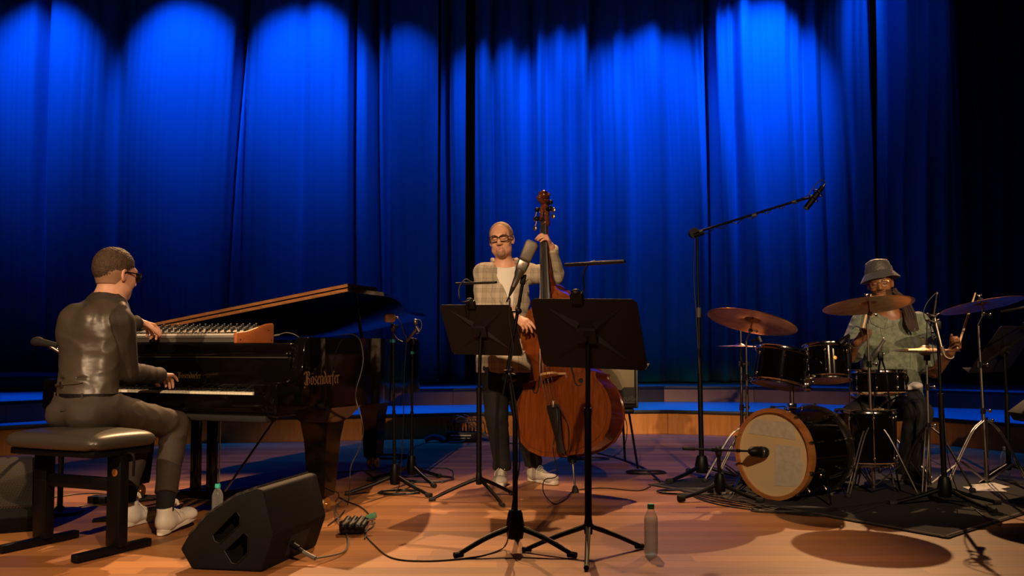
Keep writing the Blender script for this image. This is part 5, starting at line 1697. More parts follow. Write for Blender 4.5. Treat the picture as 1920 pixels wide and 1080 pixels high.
# waistcoat
wr2 = wrinkle(0.0032, 30, 8)
S = SDF()
upT = (neckb - chest)
S.ecap(neckb + V(0, -0.012, -0.075), chest, (0.150, 0.100), (0.170, 0.122), PR, k=0.04)
S.ecap(chest, pel + V(0, 0, 0.03), (0.170, 0.122), (0.158, 0.124), PR, k=0.05)
S.ell(chest + PR * 0.06 - PF * 0.04 + V(0, 0, 0.08), (0.09, 0.085, 0.11), Matrix((PR, PF, ZV)).transposed(), k=0.05)
S.ell(chest - PR * 0.07 - PF * 0.04 + V(0, 0, 0.08), (0.09, 0.085, 0.11), Matrix((PR, PF, ZV)).transposed(), k=0.05)
S.cap(neckb + PR * 0.03 + V(0, 0, -0.05), shR + V(-0.03, 0, -0.005), 0.066, 0.062, k=0.03)
S.cap(neckb - PR * 0.03 + V(0, 0, -0.05), shL + V(0.01, 0, 0.0), 0.066, 0.072, k=0.03)
S.cap(shR + (elR - shR) * 0.0 + PR * 0.012, elR + PR * 0.01, 0.068, 0.074, k=0.012, kind='-')
S.cap(shL - PR * 0.015, elL, 0.062, 0.07, k=0.012, kind='-')
S.cap(neckb + V(0.0, 0.005, -0.02), HD.p(0, -0.03, -0.09), 0.080, 0.075, k=0.008, kind='-')
S.cut(pel + V(0, 0, 0.028), V(0, 0, -1) + PF * 0.0, 0.23)
# cinch fold across the back
c0 = pel + (chest - pel) * 0.40
S.cap(c0 - PR * 0.17 - PF * 0.115, c0 + PR * 0.17 - PF * 0.11 + V(0, 0, 0.025), 0.006, k=0.012, kind='-')
vest = S.build('waistcoat', M['satin'], pn, 0.006, disp=wr2)
st = pel + (chest - pel) * 0.36
vt = tree_of(vest)
def backpt(x, z, off=0.004):
    return lay(vt, st + PR * x + V(0, 0, z), PF, off)
MB().tube([backpt(-0.13, -0.01), backpt(-0.10, -0.006), backpt(-0.06, 0), backpt(-0.02, 0.0)], 0.007, 8, smooth=4).tube([backpt(-0.02, 0.0), backpt(0.04, 0.004), backpt(0.09, 0.01)], 0.004, 8, smooth=4).build('back_strap', M['satin'], vest)
MB().box(backpt(-0.03, 0.0, 0.010), (0.022, 0.006, 0.030), Matrix((PR, PF, ZV)).transposed(), 0.003).build('buckle', M['dull_chrome'], vest)
# trousers
wr3 = wrinkle(0.005, 30, 5)
S = SDF()
S.ell(pel + V(0, 0.0, 0.0), (0.178, 0.145, 0.100), Matrix((PR, PF, ZV)).transposed(), k=0.03)
S.ell(pel - PF * 0.055 + PR * 0.07 + V(0, 0, -0.03), (0.095, 0.10, 0.085), Matrix((PR, PF, ZV)).transposed(), k=0.04)
S.ell(pel - PF * 0.055 - PR * 0.07 + V(0, 0, -0.03), (0.095, 0.10, 0.085), Matrix((PR, PF, ZV)).transposed(), k=0.04)
S.ecap(pel + V(0, 0, 0.02), pel + V(0, 0, 0.055), (0.156, 0.122), (0.154, 0.120), PR, k=0.03)
for hp, kn, an, rr in ((hipR, knR, anR, 0.60), (hipL, knL, anL, 0.9)):
    S.cap(hp, kn, 0.093, 0.074, k=0.04)
    S.cap(kn, kn + (an - kn) * 0.86, 0.074, 0.055, k=0.015)
    S.cut(kn + (an - kn) * 0.87, an - kn, 0.09)
S.cut(pel + V(0, 0, 0.070), V(0, 0, 1), 0.2)
S.build('trousers', M['trousers_brown'], pn, 0.006, disp=wr3)
bl = MB()
ring = [pel + PR * 0.162 * math.cos(a) + PF * 0.128 * math.sin(a) for a in [2 * PI * i / 40 for i in range(41)]]
for i in range(40):
    a_, b_ = ring[i], ring[i + 1]
    bl.box((a_ + b_) / 2 + V(0, 0, 0.060), ((b_ - a_).length * 1.1, 0.006, 0.030), Matrix(((b_ - a_).normalized(), (b_ - a_).normalized().cross(ZV) * -1, ZV)).transposed(), 0.001, 1)
belt = bl.build('belt', M['black_plastic'], pn)
for x in (-0.10, -0.055, 0.09):
    MB().box(pel + PR * x - PF * (0.131 * math.sqrt(1 - (x / 0.164) ** 2) + 0.002) + V(0, 0, 0.052), (0.010, 0.006, 0.055), Matrix((PR, PF, ZV)).transposed(), 0.002).build('belt_loop', M['trousers_brown'], belt)
MB().tube([pel + PR * x - PF * (0.150 * math.sqrt(max(0.05, 1 - (x / 0.19) ** 2)) + 0.006) + V(0, 0, -0.005 + 0.05 * (x)) for x in (0.0, 0.04, 0.08, 0.12)], 0.0035, 7, smooth=4).build('pocket_seam', M['black_shirt'], pn)
for kn, an in ((knR, anR), (knL, anL)):
    S = SDF().cap(kn + (an - kn) * 0.7, an - V(0, 0, 0.03), 0.050, 0.045, k=0.01)
    S.build('sock', M['trousers_black'], pn, 0.006)
sr = shoe(pn, V(anR.x - 0.005, anR.y - 0.055, 0.002), V(0.24, 0.97, 0), M['white_leather'], M['sole_white'], 0.31, pitch=0.14, high=0.03)
sl = shoe(pn, V(anL.x, anL.y - 0.055, 0.002), V(0.30, 0.95, 0), M['white_leather'], M['sole_white'], 0.31, pitch=0.0, high=0.03)
for an, s_ in ((anR, sr), (anL, sl)):
    MB().tube([V(an.x + 0.02, an.y + 0.055, 0.135), V(an.x + 0.035, an.y + 0.065, 0.165), V(an.x + 0.045, an.y + 0.07, 0.14)], 0.008, 6, smooth=4).build('pull_tab', M['white_leather'], s_)
# ================================================================== bassist, standing
bn = thing('person', (G(965, 905).x, G(965, 905).y, 0), 'standing bald bearded person in tan plaid jacket and glasses playing the double bass', 'person')
HB_ = Head(P(940, 449, 7.02), (-0.16, -0.97, -0.06), (-0.10, -0.06, 1.0), 1.04)
neck2 = P(946, 500, 7.08)
BPR = V(-0.97, 0.10, 0).normalized()         # own right (image left)
BPF = V(-0.10, -0.99, 0)
pel2 = P(944, 668, 7.08); ch2 = P(941, 560, 7.08)
shR2 = P(908, 513, 7.03); shL2 = P(985, 512, 7.12)
elR2 = P(905, 590, 6.98); wrR2 = P(968, 596, 6.72)
elL2 = P(1041, 517, 6.98); wrL2 = P(1033, 462, 6.83)
hR2, hL2 = P(928, 690, 7.05), P(965, 690, 7.12)
kR2, kL2 = P(931, 780, 7.00), P(985, 785, 7.06)
aR2, aL2 = P(941, 878, 7.03), P(1000, 872, 7.10)
S = SDF()
HB_.flesh(S, neck2 + V(0, 0, -0.02), 0.054, jaw=1.02)
S.ecap(neck2 + V(0, 0, -0.04), ch2, (0.12, 0.08), (0.15, 0.11), BPR, k=0.04)
S.ecap(ch2, pel2, (0.15, 0.11), (0.15, 0.11), BPR, k=0.04)
for sh, el, wr in ((shR2, elR2, wrR2), (shL2, elL2, wrL2)):
    S.cap(neck2 + V(0, 0, -0.05), sh, 0.05, 0.05, k=0.03)
    S.cap(sh, el, 0.050, 0.042, k=0.02); S.cap(el, wr, 0.040, 0.027, k=0.01)
for hp, kn, an in ((hR2, kR2, aR2), (hL2, kL2, aL2)):
    S.cap(hp, kn, 0.078, 0.056, k=0.03); S.cap(kn, an, 0.054, 0.036, k=0.01)
# left hand stops the strings, fingers wrapped round the neck from the right
nk = P(1012, 436, 6.76)
hand(S, wrL2, (P(1022, 436, 6.76) - wrL2), V(-0.75, -0.25, 0.15), V(0, -0.3, 1), [(0.95, 0.7, 0.3), (0.95, 0.7, 0.3), (0.95, 0.7, 0.3), (1.0, 0.7, 0.3)], thumb=0.9, sc=1.0, spread=0.10, thumb_curl=0.3)
hand(S, wrR2, (V(0.55, -0.45, -0.35)), V(0.35, 0.35, -0.8), V(0.5, -0.3, 0.3), [(0.35, 0.3, 0.2), (0.55, 0.5, 0.3), (0.8, 0.7, 0.4), (0.9, 0.8, 0.4)], thumb=0.4, sc=1.02)
body = S.build('body', [M['skin_pale'], M['lips_pale'], M['stubble_pale']], bn, 0.0045,
               paint=face_paint(HB_, 1, lambda x, y, z: (y > 0.04) & (z < -0.053) & ((x / 0.033) ** 2 + ((z + 0.088) / 0.036) ** 2 < 1) & ((x / 0.026) ** 2 + ((z + 0.073) / 0.0125) ** 2 > 1)))
S = SDF()
S.ell(HB_.p(0, -0.014, 0.032), HB_.rad(0.0825, 0.100, 0.0905), HB_.R, k=0.02)
S.ell(HB_.p(0, 0.092, 0.036), HB_.rad(0.066, 0.085, 0.074), HB_.R, k=0.008, kind='-')
S.cut(HB_.p(0, 0.062, 0.03), HB_.f, 0.16)
S.cut(HB_.p(0, 0.03, 0.004), HB_.f * 0.5 - HB_.u, 0.14)
S.build('hair', M['hair_grey'], bn, 0.0045, label='thin cropped hair round the sides')
brows(HB_, bn, M['brow_brown']); eyelids(HB_, bn, M['brow_brown'])
HB_.glasses(bn, M['frame_black'], M['lens_glass'], 0.0285, 0.0185, 0.0030, 0.4)
# white shirt
S = SDF()
S.ecap(neck2 + V(0, -0.005, -0.055), ch2, (0.12, 0.094), (0.155, 0.134), BPR, k=0.03)
S.cap(neck2 + V(0, -0.005, -0.05), neck2 + V(0, -0.012, 0.012), 0.078, 0.066, k=0.01)
S.cut(neck2 + V(0, -0.02, 0.014), V(0, -0.45, 1), 0.12)
S.build('shirt', M['white_shirt'], bn, 0.006)
# jacket
wj = wrinkle(0.005, 26, 12)
S = SDF()
S.ecap(neck2 + V(0, 0.01, -0.085), ch2, (0.165, 0.098), (0.185, 0.135), BPR, k=0.04)
S.ecap(ch2, pel2 + V(0, 0, -0.02), (0.180, 0.130), (0.185, 0.140), BPR, k=0.05)
S.ecap(pel2 + V(0, 0, -0.0), pel2 + V(0, 0, -0.10), (0.185, 0.140), (0.190, 0.145), BPR, k=0.04)
for sh, el, wr in ((shR2, elR2, wrR2), (shL2, elL2, wrL2)):
    S.cap(neck2 + V(0, 0.015, -0.022), sh, 0.066, 0.070, k=0.04)
    S.cap(sh, el, 0.074, 0.062, k=0.03)
    S.cap(el, el + (wr - el) * 0.92, 0.062, 0.048, k=0.02)
    S.cut(el + (wr - el) * 0.94, wr - el, 0.075)
# open V front
vb = P(962, 583, 6.9)
S.vneck(neck2 + V(0, -0.08, 0.02), vb, 0.078, ch2.y - 0.085)
S.cap(neck2 + V(0, -0.01, -0.02), neck2 + V(0, -0.03, 0.12), 0.082, 0.09, k=0.01, kind='-')
S.cut(pel2 + V(0, 0, -0.115), V(0, 0, -1), 0.26)
jk = S.build('jacket', M['plaid'], bn, 0.006, disp=wj)
jt_ = tree_of(jk)
BY = V(0, 1, 0)
for q, pts in ((-1, [(922, 494), (912, 506), (903, 528), (917, 533), (911, 541), (934, 572), (961, 591), (950, 562), (938, 532), (928, 508)]),
               (1, [(970, 494), (980, 502), (991, 520), (981, 525), (988, 533), (979, 562), (963, 591), (966, 562), (969, 530)])):
    flap(jt_, [P(x, y, 6.9) for x, y in pts], BY, 0.004, 'lapel', M['plaid'], jk)
for q in ((962, 592), (990, 549)):
    c = lay(jt_, P(q[0], q[1], 6.9), BY, 0.001)
    MB().lathe([(0, 0), (0.011, 0), (0.011, 0.004), (0, 0.005)], c, V(0, -1, 0), 16).build('button', M['black_plastic'], jk)
cr = [neck2 + V(math.sin(a) * 0.088, 0.012 + math.cos(a) * 0.080, 0.052 - 0.045 * max(0, -math.cos(a))) for a in [math.radians(x) for x in range(-125, 126, 14)]]
MB().tube(cr, 0.015, 10, smooth=3).build('jacket_collar', M['plaid'], jk)
S = SDF().cap(wrL2 + (elL2 - wrL2) * 0.10, wrL2 + (elL2 - wrL2) * 0.3, 0.036, 0.040, k=0.01)
S.cut(wrL2 + (elL2 - wrL2) * 0.07, wrL2 - elL2, 0.05)
S.build('cuff', M['white_shirt'], bn, 0.005)
# trousers
S = SDF()
S.ecap(pel2, pel2 + V(0, 0, -0.09), (0.165, 0.12), (0.170, 0.125), BPR, k=0.03)
for hp, kn, an in ((hR2, kR2, aR2), (hL2, kL2, aL2)):
    S.cap(hp, kn, 0.100, 0.080, k=0.04)
    S.cap(kn, an + V(0, 0, 0.015), 0.080, 0.060, k=0.02)
    S.cap(an + V(0, 0, 0.03), an + V(0, 0, 0.005), 0.064, 0.062, k=0.01)
    S.cut(an + V(0, 0, -0.012), V(0, 0, -1), 0.10)
S.build('trousers', M['trousers_black'], bn, 0.007, disp=wrinkle(0.006, 26, 2))
shoe(bn, V(aR2.x - 0.005, aR2.y + 0.06, 0.002), V(-0.03, -1, 0), M['grey_suede'], M['sole_white'], 0.30)
shoe(bn, V(aL2.x - 0.03, aL2.y + 0.05, 0.002), V(0.62, -0.78, 0), M['grey_suede'], M['sole_white'], 0.30)
# ================================================================== drummer, seated
DY = 7.28
dm = thing('person', (G(1660, 900).x, DY, 0), 'seated person in green shirt, bucket hat and long dreadlocks playing the drum kit', 'person')
HD3 = Head(P(1650, 531, 7.22), (-0.36, -0.92, -0.10), (-0.14, -0.10, 1.0), 1.06)
neck3 = P(1668, 588, DY)
DR = V(-0.97, 0.16, 0).normalized()
ch3 = P(1665, 650, DY); pel3 = P(1672, 742, DY + 0.04)
shR3 = P(1616, 608, DY - 0.02); shL3 = P(1722, 606, DY)
elR3 = P(1592, 668, 7.10); wrR3 = P(1606, 642, 6.93)
elL3 = P(1752, 697, 7.12); wrL3 = P(1783, 660, 6.90)
hipR3, hipL3 = pel3 + V(-0.10, -0.05, -0.02), pel3 + V(0.10, -0.05, -0.02)
knR3, anR3 = P(1603, 782, 6.80), P(1590, 885, 6.95)
knL3, anL3 = P(1722, 775, 6.80), P(1702, 885, 6.92)
S = SDF()
HD3.flesh(S, neck3 + V(0, 0, -0.02), 0.056)
S.ecap(neck3 + V(0, 0, -0.04), ch3, (0.12, 0.08), (0.15, 0.11), DR, k=0.04)
S.ecap(ch3, pel3, (0.15, 0.11), (0.15, 0.12), DR, k=0.04)
for sh, el, wr in ((shR3, elR3, wrR3), (shL3, elL3, wrL3)):
    S.cap(neck3 + V(0, 0, -0.05), sh, 0.05, 0.055, k=0.03)
    S.cap(sh, el, 0.052, 0.044, k=0.02); S.cap(el, wr, 0.046, 0.029, k=0.01)
for hp, kn, an in ((hipR3, knR3, anR3), (hipL3, knL3, anL3)):
    S.cap(hp, kn, 0.085, 0.060, k=0.03); S.cap(kn, an, 0.055, 0.036, k=0.01)
hand(S, wrR3, V(0.35, -0.35, 0.42), V(0.2, 0.75, 0.5), V(0.9, 0.2, 0.1), [(1.0, 1.2, 0.7)] * 4, thumb=0.65, sc=1.06, thumb_curl=0.4)
hand(S, wrL3, V(0.30, -0.45, 0.45), V(-0.75, -0.25, 0.5), V(0.1, -0.2, 0.9), [(1.0, 1.25, 0.8)] * 4, thumb=0.7, sc=1.06, thumb_curl=0.4)
S.build('body', [M['skin_dark'], M['lips_dark'], M['beard_dark']], dm, 0.0045,
        paint=face_paint(HD3, 1, lambda x, y, z: ((z < -0.045) & (y > 0.0) & (np.abs(x) > 0.030)) | ((z < -0.088) & (y > 0.02)) | ((z > -0.060) & (z < -0.052) & (np.abs(x) < 0.026) & (y > 0.07))))
brows(HD3, dm, M['beard_dark']); eyelids(HD3, dm, M['beard_dark'])
HD3.glasses(dm, M['frame_gold'], M['lens_glass'], 0.0255, 0.021, 0.0013, 0.85)
# bucket hat
hc = HD3.p(0, -0.022, 0.066)
hu = (HD3.u - HD3.f * 0.16 + HD3.r * 0.10).normalized()
hat = MB()
rr = []
prof = [(0.0, 0.103), (0.045, 0.101), (0.072, 0.092), (0.082, 0.076), (0.088, 0.045), (0.094, 0.012), (0.100, 0.004), (0.118, -0.022), (0.137, -0.047), (0.139, -0.050), (0.134, -0.049), (0.114, -0.022), (0.094, -0.004), (0.088, 0.010), (0.080, 0.06), (0, 0.09)]
hat.lathe([(r * 1.02, z) for r, z in prof], hc, hu, 48, hint=tuple(HD3.r))
hat.v = [tuple(Vector(p) + hu * (0.003 * math.sin(40 * Vector(p).x + 30 * Vector(p).z)) + HD3.f * 0.0) for p in hat.v]
ho = hat.build('bucket_hat', M['hat_cloth'], dm, smooth=60)
MB().lathe([(0.0955, 0.004), (0.1005, 0.012), (0.0965, 0.040), (0.0915, 0.036)], hc, hu, 48, hint=tuple(HD3.r)).build('hat_band', M['hat_cloth'], ho)
# dreadlocks over the left shoulder
S = SDF().ell(HD3.p(0, -0.045, -0.01), HD3.rad(0.072, 0.062, 0.075), HD3.R, k=0.02)
S.cut(HD3.p(0, 0.0, 0), HD3.f, 0.14)
S.build('hair', M['dread'], dm, 0.005)
rnd2 = random.Random(11)
for i in range(16):
    a = i / 15
    s0 = P(1672 + 8 * rnd2.random(), 540 + 8 * rnd2.random(), 7.27 + 0.03 * rnd2.random())
    s1 = P(1685 + 14 * a, 560 + 6 * rnd2.random(), 7.24)
    s2 = P(1694 + 20 * a + 3 * rnd2.random(), 588, 7.15 + 0.03 * rnd2.random())
    s3 = P(1697 + 20 * a + 5 * rnd2.random(), 604, 7.11)
    s4 = P(1702 + 17 * a + 5 * rnd2.random(), 612 + 10 * rnd2.random(), 7.10)
    MB().tube([s0, s1, s2, s3, s4], [0.009, 0.006], 8, smooth=5).build('dreadlock', M['dread'], dm)
# green short sleeved shirt
wg = wrinkle(0.006, 34, 31)
S = SDF()
S.ecap(neck3 + V(0, 0.01, -0.085), ch3, (0.165, 0.098), (0.195, 0.145), DR, k=0.04)
S.ecap(ch3, pel3 + V(0, -0.01, 0.0), (0.195, 0.145), (0.215, 0.175), DR, k=0.05)
for sh, el, wr, fr in ((shR3, elR3, wrR3, 0.92), (shL3, elL3, wrL3, 0.92)):
    S.cap(neck3 + V(0, 0.01, -0.055), sh, 0.062, 0.074, k=0.04)
    S.cap(sh, sh + (el - sh) * fr, 0.078, 0.088, k=0.03)
    S.cut(sh + (el - sh) * (fr + 0.04), el - sh, 0.12)
vb3 = P(1660, 606, 7.15)
for i in range(9):
    t = i / 8
    c = neck3 + V(-0.01, -0.07, 0.02) + (vb3 - (neck3 + V(-0.01, -0.07, 0.02))) * t
    S.ell(c + V(0, -0.06, 0), (0.055 * (1 - t) + 0.004, 0.07, 0.025), k=0.008, kind='-')
S.cap(neck3 + V(0, -0.01, -0.02), neck3 + V(-0.02, -0.03, 0.12), 0.074, 0.08, k=0.01, kind='-')
S.cut(pel3 + V(0, 0, -0.06), V(0, 0, -1), 0.28)
sh3 = S.build('shirt', M['green_shirt'], dm, 0.006, disp=wg)
gt_ = tree_of(sh3)
for pts in ([(1640, 588), (1634, 596), (1636, 606), (1650, 612), (1660, 616), (1652, 600)], [(1672, 586), (1684, 592), (1694, 600), (1680, 610), (1661, 616), (1668, 600)]):
    flap(gt_, [P(x, y, 7.15) for x, y in pts], V(0, 1, 0), 0.004, 'collar', M['green_shirt'], sh3)
MB().tube([lay(gt_, P(x, y, 7.1), V(0, 1, 0), 0.001) for x, y in ((1660, 614), (1660, 630), (1659, 650), (1658, 670), (1658, 690), (1658, 706))], 0.0028, 6, smooth=3).build('placket', M['green_shirt'], sh3)
for yy in (634, 664, 692):
    MB().lathe([(0, 0), (0.006, 0), (0.006, 0.003), (0, 0.004)], lay(gt_, P(1662, yy, 7.1), V(0, 1, 0), 0.001), V(0, -1, 0), 12).build('button', M['dull_chrome'], sh3)
S = SDF()
S.ell(pel3 + V(0, 0, -0.02), (0.185, 0.16, 0.10), k=0.03)
for hp, kn, an in ((hipR3, knR3, anR3), (hipL3, knL3, anL3)):
    S.cap(hp, kn, 0.105, 0.092, k=0.04)
    S.cap(kn, an, 0.090, 0.075, k=0.02)
    S.cut(an + V(0, 0, -0.01), V(0, 0, -1), 0.10)
S.build('trousers', M['trousers_black'], dm, 0.008, disp=wrinkle(0.006, 22, 4))
shoe(dm, V(anR3.x, anR3.y + 0.06, 0.03), V(-0.25, -0.97, 0), M['black_matte'], M['rubber'], 0.30, pitch=0.08)
shoe(dm, V(anL3.x, anL3.y + 0.06, 0.03), V(0.1, -0.99, 0), M['black_matte'], M['rubber'], 0.30, pitch=0.08)
MB().tube([wrL3 + (elL3 - wrL3) * 0.12 + Matrix.Rotation(a, 3, (elL3 - wrL3).normalized()) @ (frame(elL3 - wrL3).col[0] * 0.034) for a in [2 * PI * i / 20 for i in range(21)]], 0.004, 8).build('bracelet', M['bracelet'], dm)
S = SDF()
S.ell(P(1716, 723, 7.03), (0.050, 0.05, 0.026), k=0.01)
S.ell(P(1700, 727, 7.05), (0.045, 0.04, 0.020), k=0.01)
S.build('undershirt_hem', M['white_shirt'], dm, 0.005, disp=wrinkle(0.003, 60, 6), label='cream cloth hem showing on the lap')
# drum sticks in the hands
for a_, b_, lab in ((P(1613, 636, 6.90), P(1633, 552, 7.05), 'wooden drum stick held upright in the drummer right hand behind the ride cymbal'),
                    (P(1795, 654, 6.83), P(1829, 549, 6.95), 'wooden drum stick raised in the drummer hand at the right')):
    d = (b_ - a_)
    L = d.length
    top('drum_stick', MB().lathe([(0, 0), (0.006, 0), (0.0078, 0.01), (0.0078, L * 0.75), (0.0045, L * 0.96), (0.0055, L * 0.98), (0.004, L), (0, L)], a_, d, 14), M['stick_wood'], lab, 'drum stick')
# ------------------------------------------------------------------ drum kit
def bronze():
    m = mat('bronze', (0.52, 0.27, 0.12), 0.34, 0.85)
    nt = m.node_tree; b = nt.nodes['Principled BSDF']; L = nt.links.new
    tc = nt.nodes.new('ShaderNodeTexCoord')
    ln = nt.nodes.new('ShaderNodeVectorMath'); ln.operation = 'LENGTH'
    wv = nt.nodes.new('ShaderNodeMath'); wv.operation = 'SINE'
    mu = nt.nodes.new('ShaderNodeMath'); mu.operation = 'MULTIPLY'; mu.inputs[1].default_value = 1400
    bp = nt.nodes.new('ShaderNodeBump'); bp.inputs['Strength'].default_value = 0.25; bp.inputs['Distance'].default_value = 0.0005
    L(tc.outputs['Object'], ln.inputs[0]); L(ln.outputs['Value'], mu.inputs[0]); L(mu.outputs[0], wv.inputs[0]); L(wv.outputs[0], bp.inputs['Height'])
    nz = nt.nodes.new('ShaderNodeTexNoise'); nz.inputs['Scale'].default_value = 14; nz.inputs['Detail'].default_value = 5
    rp = nt.nodes.new('ShaderNodeValToRGB')
    rp.color_ramp.elements[0].color = (0.36, 0.17, 0.08, 1); rp.color_ramp.elements[1].color = (0.60, 0.33, 0.15, 1)
    rp.color_ramp.elements[0].position = 0.35; rp.color_ramp.elements[1].position = 0.65
    L(tc.outputs['Object'], nz.inputs['Vector']); L(nz.outputs[0], rp.inputs[0]); L(rp.outputs[0], b.inputs['Base Color']); L(bp.outputs[0], b.inputs['Normal'])
bronze()
mat('drum_head', (0.62, 0.48, 0.27), 0.5, trans=0.0, bump=(5, 0.05, 0.002))
mat('drum_head_clear', (0.50, 0.30, 0.17), 0.25)
mat('rug', (0.010, 0.008, 0.009), 0.95, bump=(500, 0.8, 0.002))
mat('rug_edge', (0.10, 0.075, 0.06), 0.85)
DA_ = V(0.77, 0.64, 0).normalized()
DL_ = V(0.64, -0.77, 0).normalized()
def hoop_ring(mb, c, ax, r, w, t=0.004):
    mb.lathe([(r, -w / 2), (r + t, -w / 2), (r + t, w / 2), (r, w / 2), (r, -w / 2)], c, ax, 56)
bd_c = V(1.628, 6.24, 0.287)
bdr = thing('bass_drum', (bd_c.x + 0.2, bd_c.y + 0.15, 0), 'black bass drum with wooden hoop and two paper patches taped on its cream front head', 'drum')
BRd, BDp = 0.268, 0.44
MB().lathe([(BRd, 0.015), (BRd, BDp - 0.015)], bd_c, DA_, 72).build('shell', M['black_lacquer'], bdr)
MB().lathe([(0, 0.004), (BRd - 0.002, 0.004)], bd_c, DA_, 72).build('front_head', M['drum_head'], bdr)
MB().lathe([(0, BDp - 0.004), (BRd, BDp - 0.004)], bd_c, DA_, 72).build('rear_head', M['drum_head_clear'], bdr)
MB().lathe([(BRd - 0.010, -0.018), (BRd + 0.016, -0.018), (BRd + 0.018, 0.0), (BRd + 0.016, 0.026), (BRd - 0.002, 0.026), (BRd - 0.010, -0.018)], bd_c, DA_, 72).build('front_hoop', M['maple_hoop'], bdr)
MB().lathe([(BRd - 0.008, BDp - 0.026), (BRd + 0.016, BDp - 0.026), (BRd + 0.018, BDp), (BRd + 0.014, BDp + 0.018), (BRd - 0.008, BDp + 0.018), (BRd - 0.008, BDp - 0.026)], bd_c, DA_, 72).build('rear_hoop', M['dull_chrome'], bdr)
def onhead(u, v, n=0.0): return bd_c + DL_ * u + ZV * v - DA_ * n
# DL_ points to image right / towards camera
for nm, rc in (('paper_patch', [(-0.165, 0.235), (0.165, 0.215), (0.155, 0.098), (-0.195, 0.115)]), ('paper_patch', [(0.005, 0.062), (0.192, 0.055), (0.190, -0.02), (0.215, -0.035), (0.205, -0.09), (0.200, -0.205), (-0.002, -0.195)])):
    rc = [p for p in rc if math.hypot(*p) < 0.264] if False else rc
    rc = [(u * min(1, 0.255 / math.hypot(u, v)), v * min(1, 0.255 / math.hypot(u, v))) for u, v in rc]
    MB().prism(rc, bd_c - DA_ * -0.0035, DL_, ZV, -DA_ * 0.0012).build(nm, M['paper_tape'], bdr, smooth=0)
for i in range(10):
    a = 2 * PI * (i + 0.5) / 10
    rd = DL_ * math.cos(a) + ZV * math.sin(a)
    c = bd_c + rd * (BRd + 0.012)
    o = MB().box(bd_c + rd * (BRd + 0.020) + DA_ * -0.004, (0.018, 0.018, 0.030), Matrix((rd, DA_.cross(rd), DA_)).transposed(), 0.004).build('claw', M['dull_chrome'], bdr)
    MB().box(bd_c + rd * (BRd + 0.020) + DA_ * (BDp + 0.004), (0.018, 0.018, 0.030), Matrix((rd, DA_.cross(rd), DA_)).transposed(), 0.004).build('claw', M['dull_chrome'], bdr)
    MB().cyl(c + rd * 0.010 + DA_ * 0.0, c + rd * 0.010 + DA_ * 0.13, 0.003, 8).cyl(c + rd * 0.010 + DA_ * (BDp - 0.13), c + rd * 0.010 + DA_ * BDp, 0.003, 8).cyl(bd_c + rd * (BRd + 0.002) + DA_ * 0.13, bd_c + rd * (BRd + 0.016) + DA_ * 0.13, 0.009, 10).cyl(bd_c + rd * (BRd + 0.002) + DA_ * (BDp - 0.13), bd_c + rd * (BRd + 0.016) + DA_ * (BDp - 0.13), 0.009, 10).build('lug', M['dull_chrome'], bdr)
for q in (-1, 1):
    s = bd_c + DL_ * q * 0.24 + DA_ * 0.14 - ZV * 0.12
    MB().tube([s, s + DL_ * q * 0.07 - DA_ * 0.04 - ZV * 0.02, V((s + DL_ * q * 0.12 - DA_ * 0.09).x, (s + DL_ * q * 0.12 - DA_ * 0.09).y, 0.012)], 0.008, 10).ball(s, 0.02, 10).build('spur', M['chrome'], bdr)
MB().box(bd_c + ZV * (BRd + 0.02) + DA_ * 0.20, (0.05, 0.05, 0.04), None, 0.008).build('tom_mount', M['chrome'], bdr)
MB().cyl(bd_c + ZV * (BRd + 0.02) + DA_ * 0.20, bd_c + ZV * 0.52 + DA_ * 0.20, 0.014, 14).build('mount_tube', M['dull_chrome'], bdr)
def tom(c, u, r, dp, label, nl=6, badge=None, seed=0, name='tom_drum'):
    u = Vector(u).normalized()
    t = thing(name, tuple(Vector(c) - u * dp / 2), label, 'drum')
    c = Vector(c); b = c - u * dp / 2
    MB().lathe([(r - 0.006, 0.012), (r - 0.006, dp - 0.012)], b, u, 56).build('shell', M['black_lacquer'], t)
    MB().lathe([(0, 0.002), (r - 0.002, 0.004), (r, 0.014)], b, u, 56).build('bottom_head', M['drum_head_clear'], t)
    MB().lathe([(0, dp - 0.002), (r - 0.002, dp - 0.004), (r, dp - 0.014)], b, u, 56).build('top_head', M['drum_head'], t)
    for z0, nm in ((0.0, 'bottom_hoop'), (dp, 'top_hoop')):
        s = 1 if z0 > 0 else -1
        MB().lathe([(r - 0.001, z0 - s * 0.012), (r + 0.008, z0 - s * 0.012), (r + 0.004, z0 - s * 0.004), (r + 0.004, z0 + s * 0.008), (r + 0.008, z0 + s * 0.012), (r - 0.001, z0 + s * 0.011), (r - 0.001, z0 - s * 0.012)], b, u, 56).build(nm, M['chrome'], t)
    R = frame(u)
    for i in range(nl):
        a = 2 * PI * (i + 0.3 + seed) / nl
        rd = R @ V(math.cos(a), math.sin(a), 0)
        mb = MB()
        for z in (0.042, dp - 0.042):
            mb.ball(b + rd * (r + 0.004) + u * z, (0.009, 0.009, 0.016), 10, Matrix((rd, u.cross(rd), u)).transposed())
        mb.cyl(b + rd * (r + 0.009) + u * -0.008, b + rd * (r + 0.009) + u * 0.04, 0.0028, 8).cyl(b + rd * (r + 0.009) + u * (dp + 0.008), b + rd * (r + 0.009) + u * (dp - 0.04), 0.0028, 8)
        mb.cyl(b + rd * (r + 0.006) + u * 0.045, b + rd * (r + 0.006) + u * (dp - 0.045), 0.0042, 8)
        mb.build('lug', M['chrome'], t)
    if badge is not None:
        rd = (Vector(badge) - u * Vector(badge).dot(u)).normalized()
        MB().lathe([(0, 0), (0.013, 0), (0.012, 0.003), (0, 0.004)], b + rd * (r - 0.006) + u * dp * 0.55, rd, 20).build('badge', M['badge'], t)
    return t
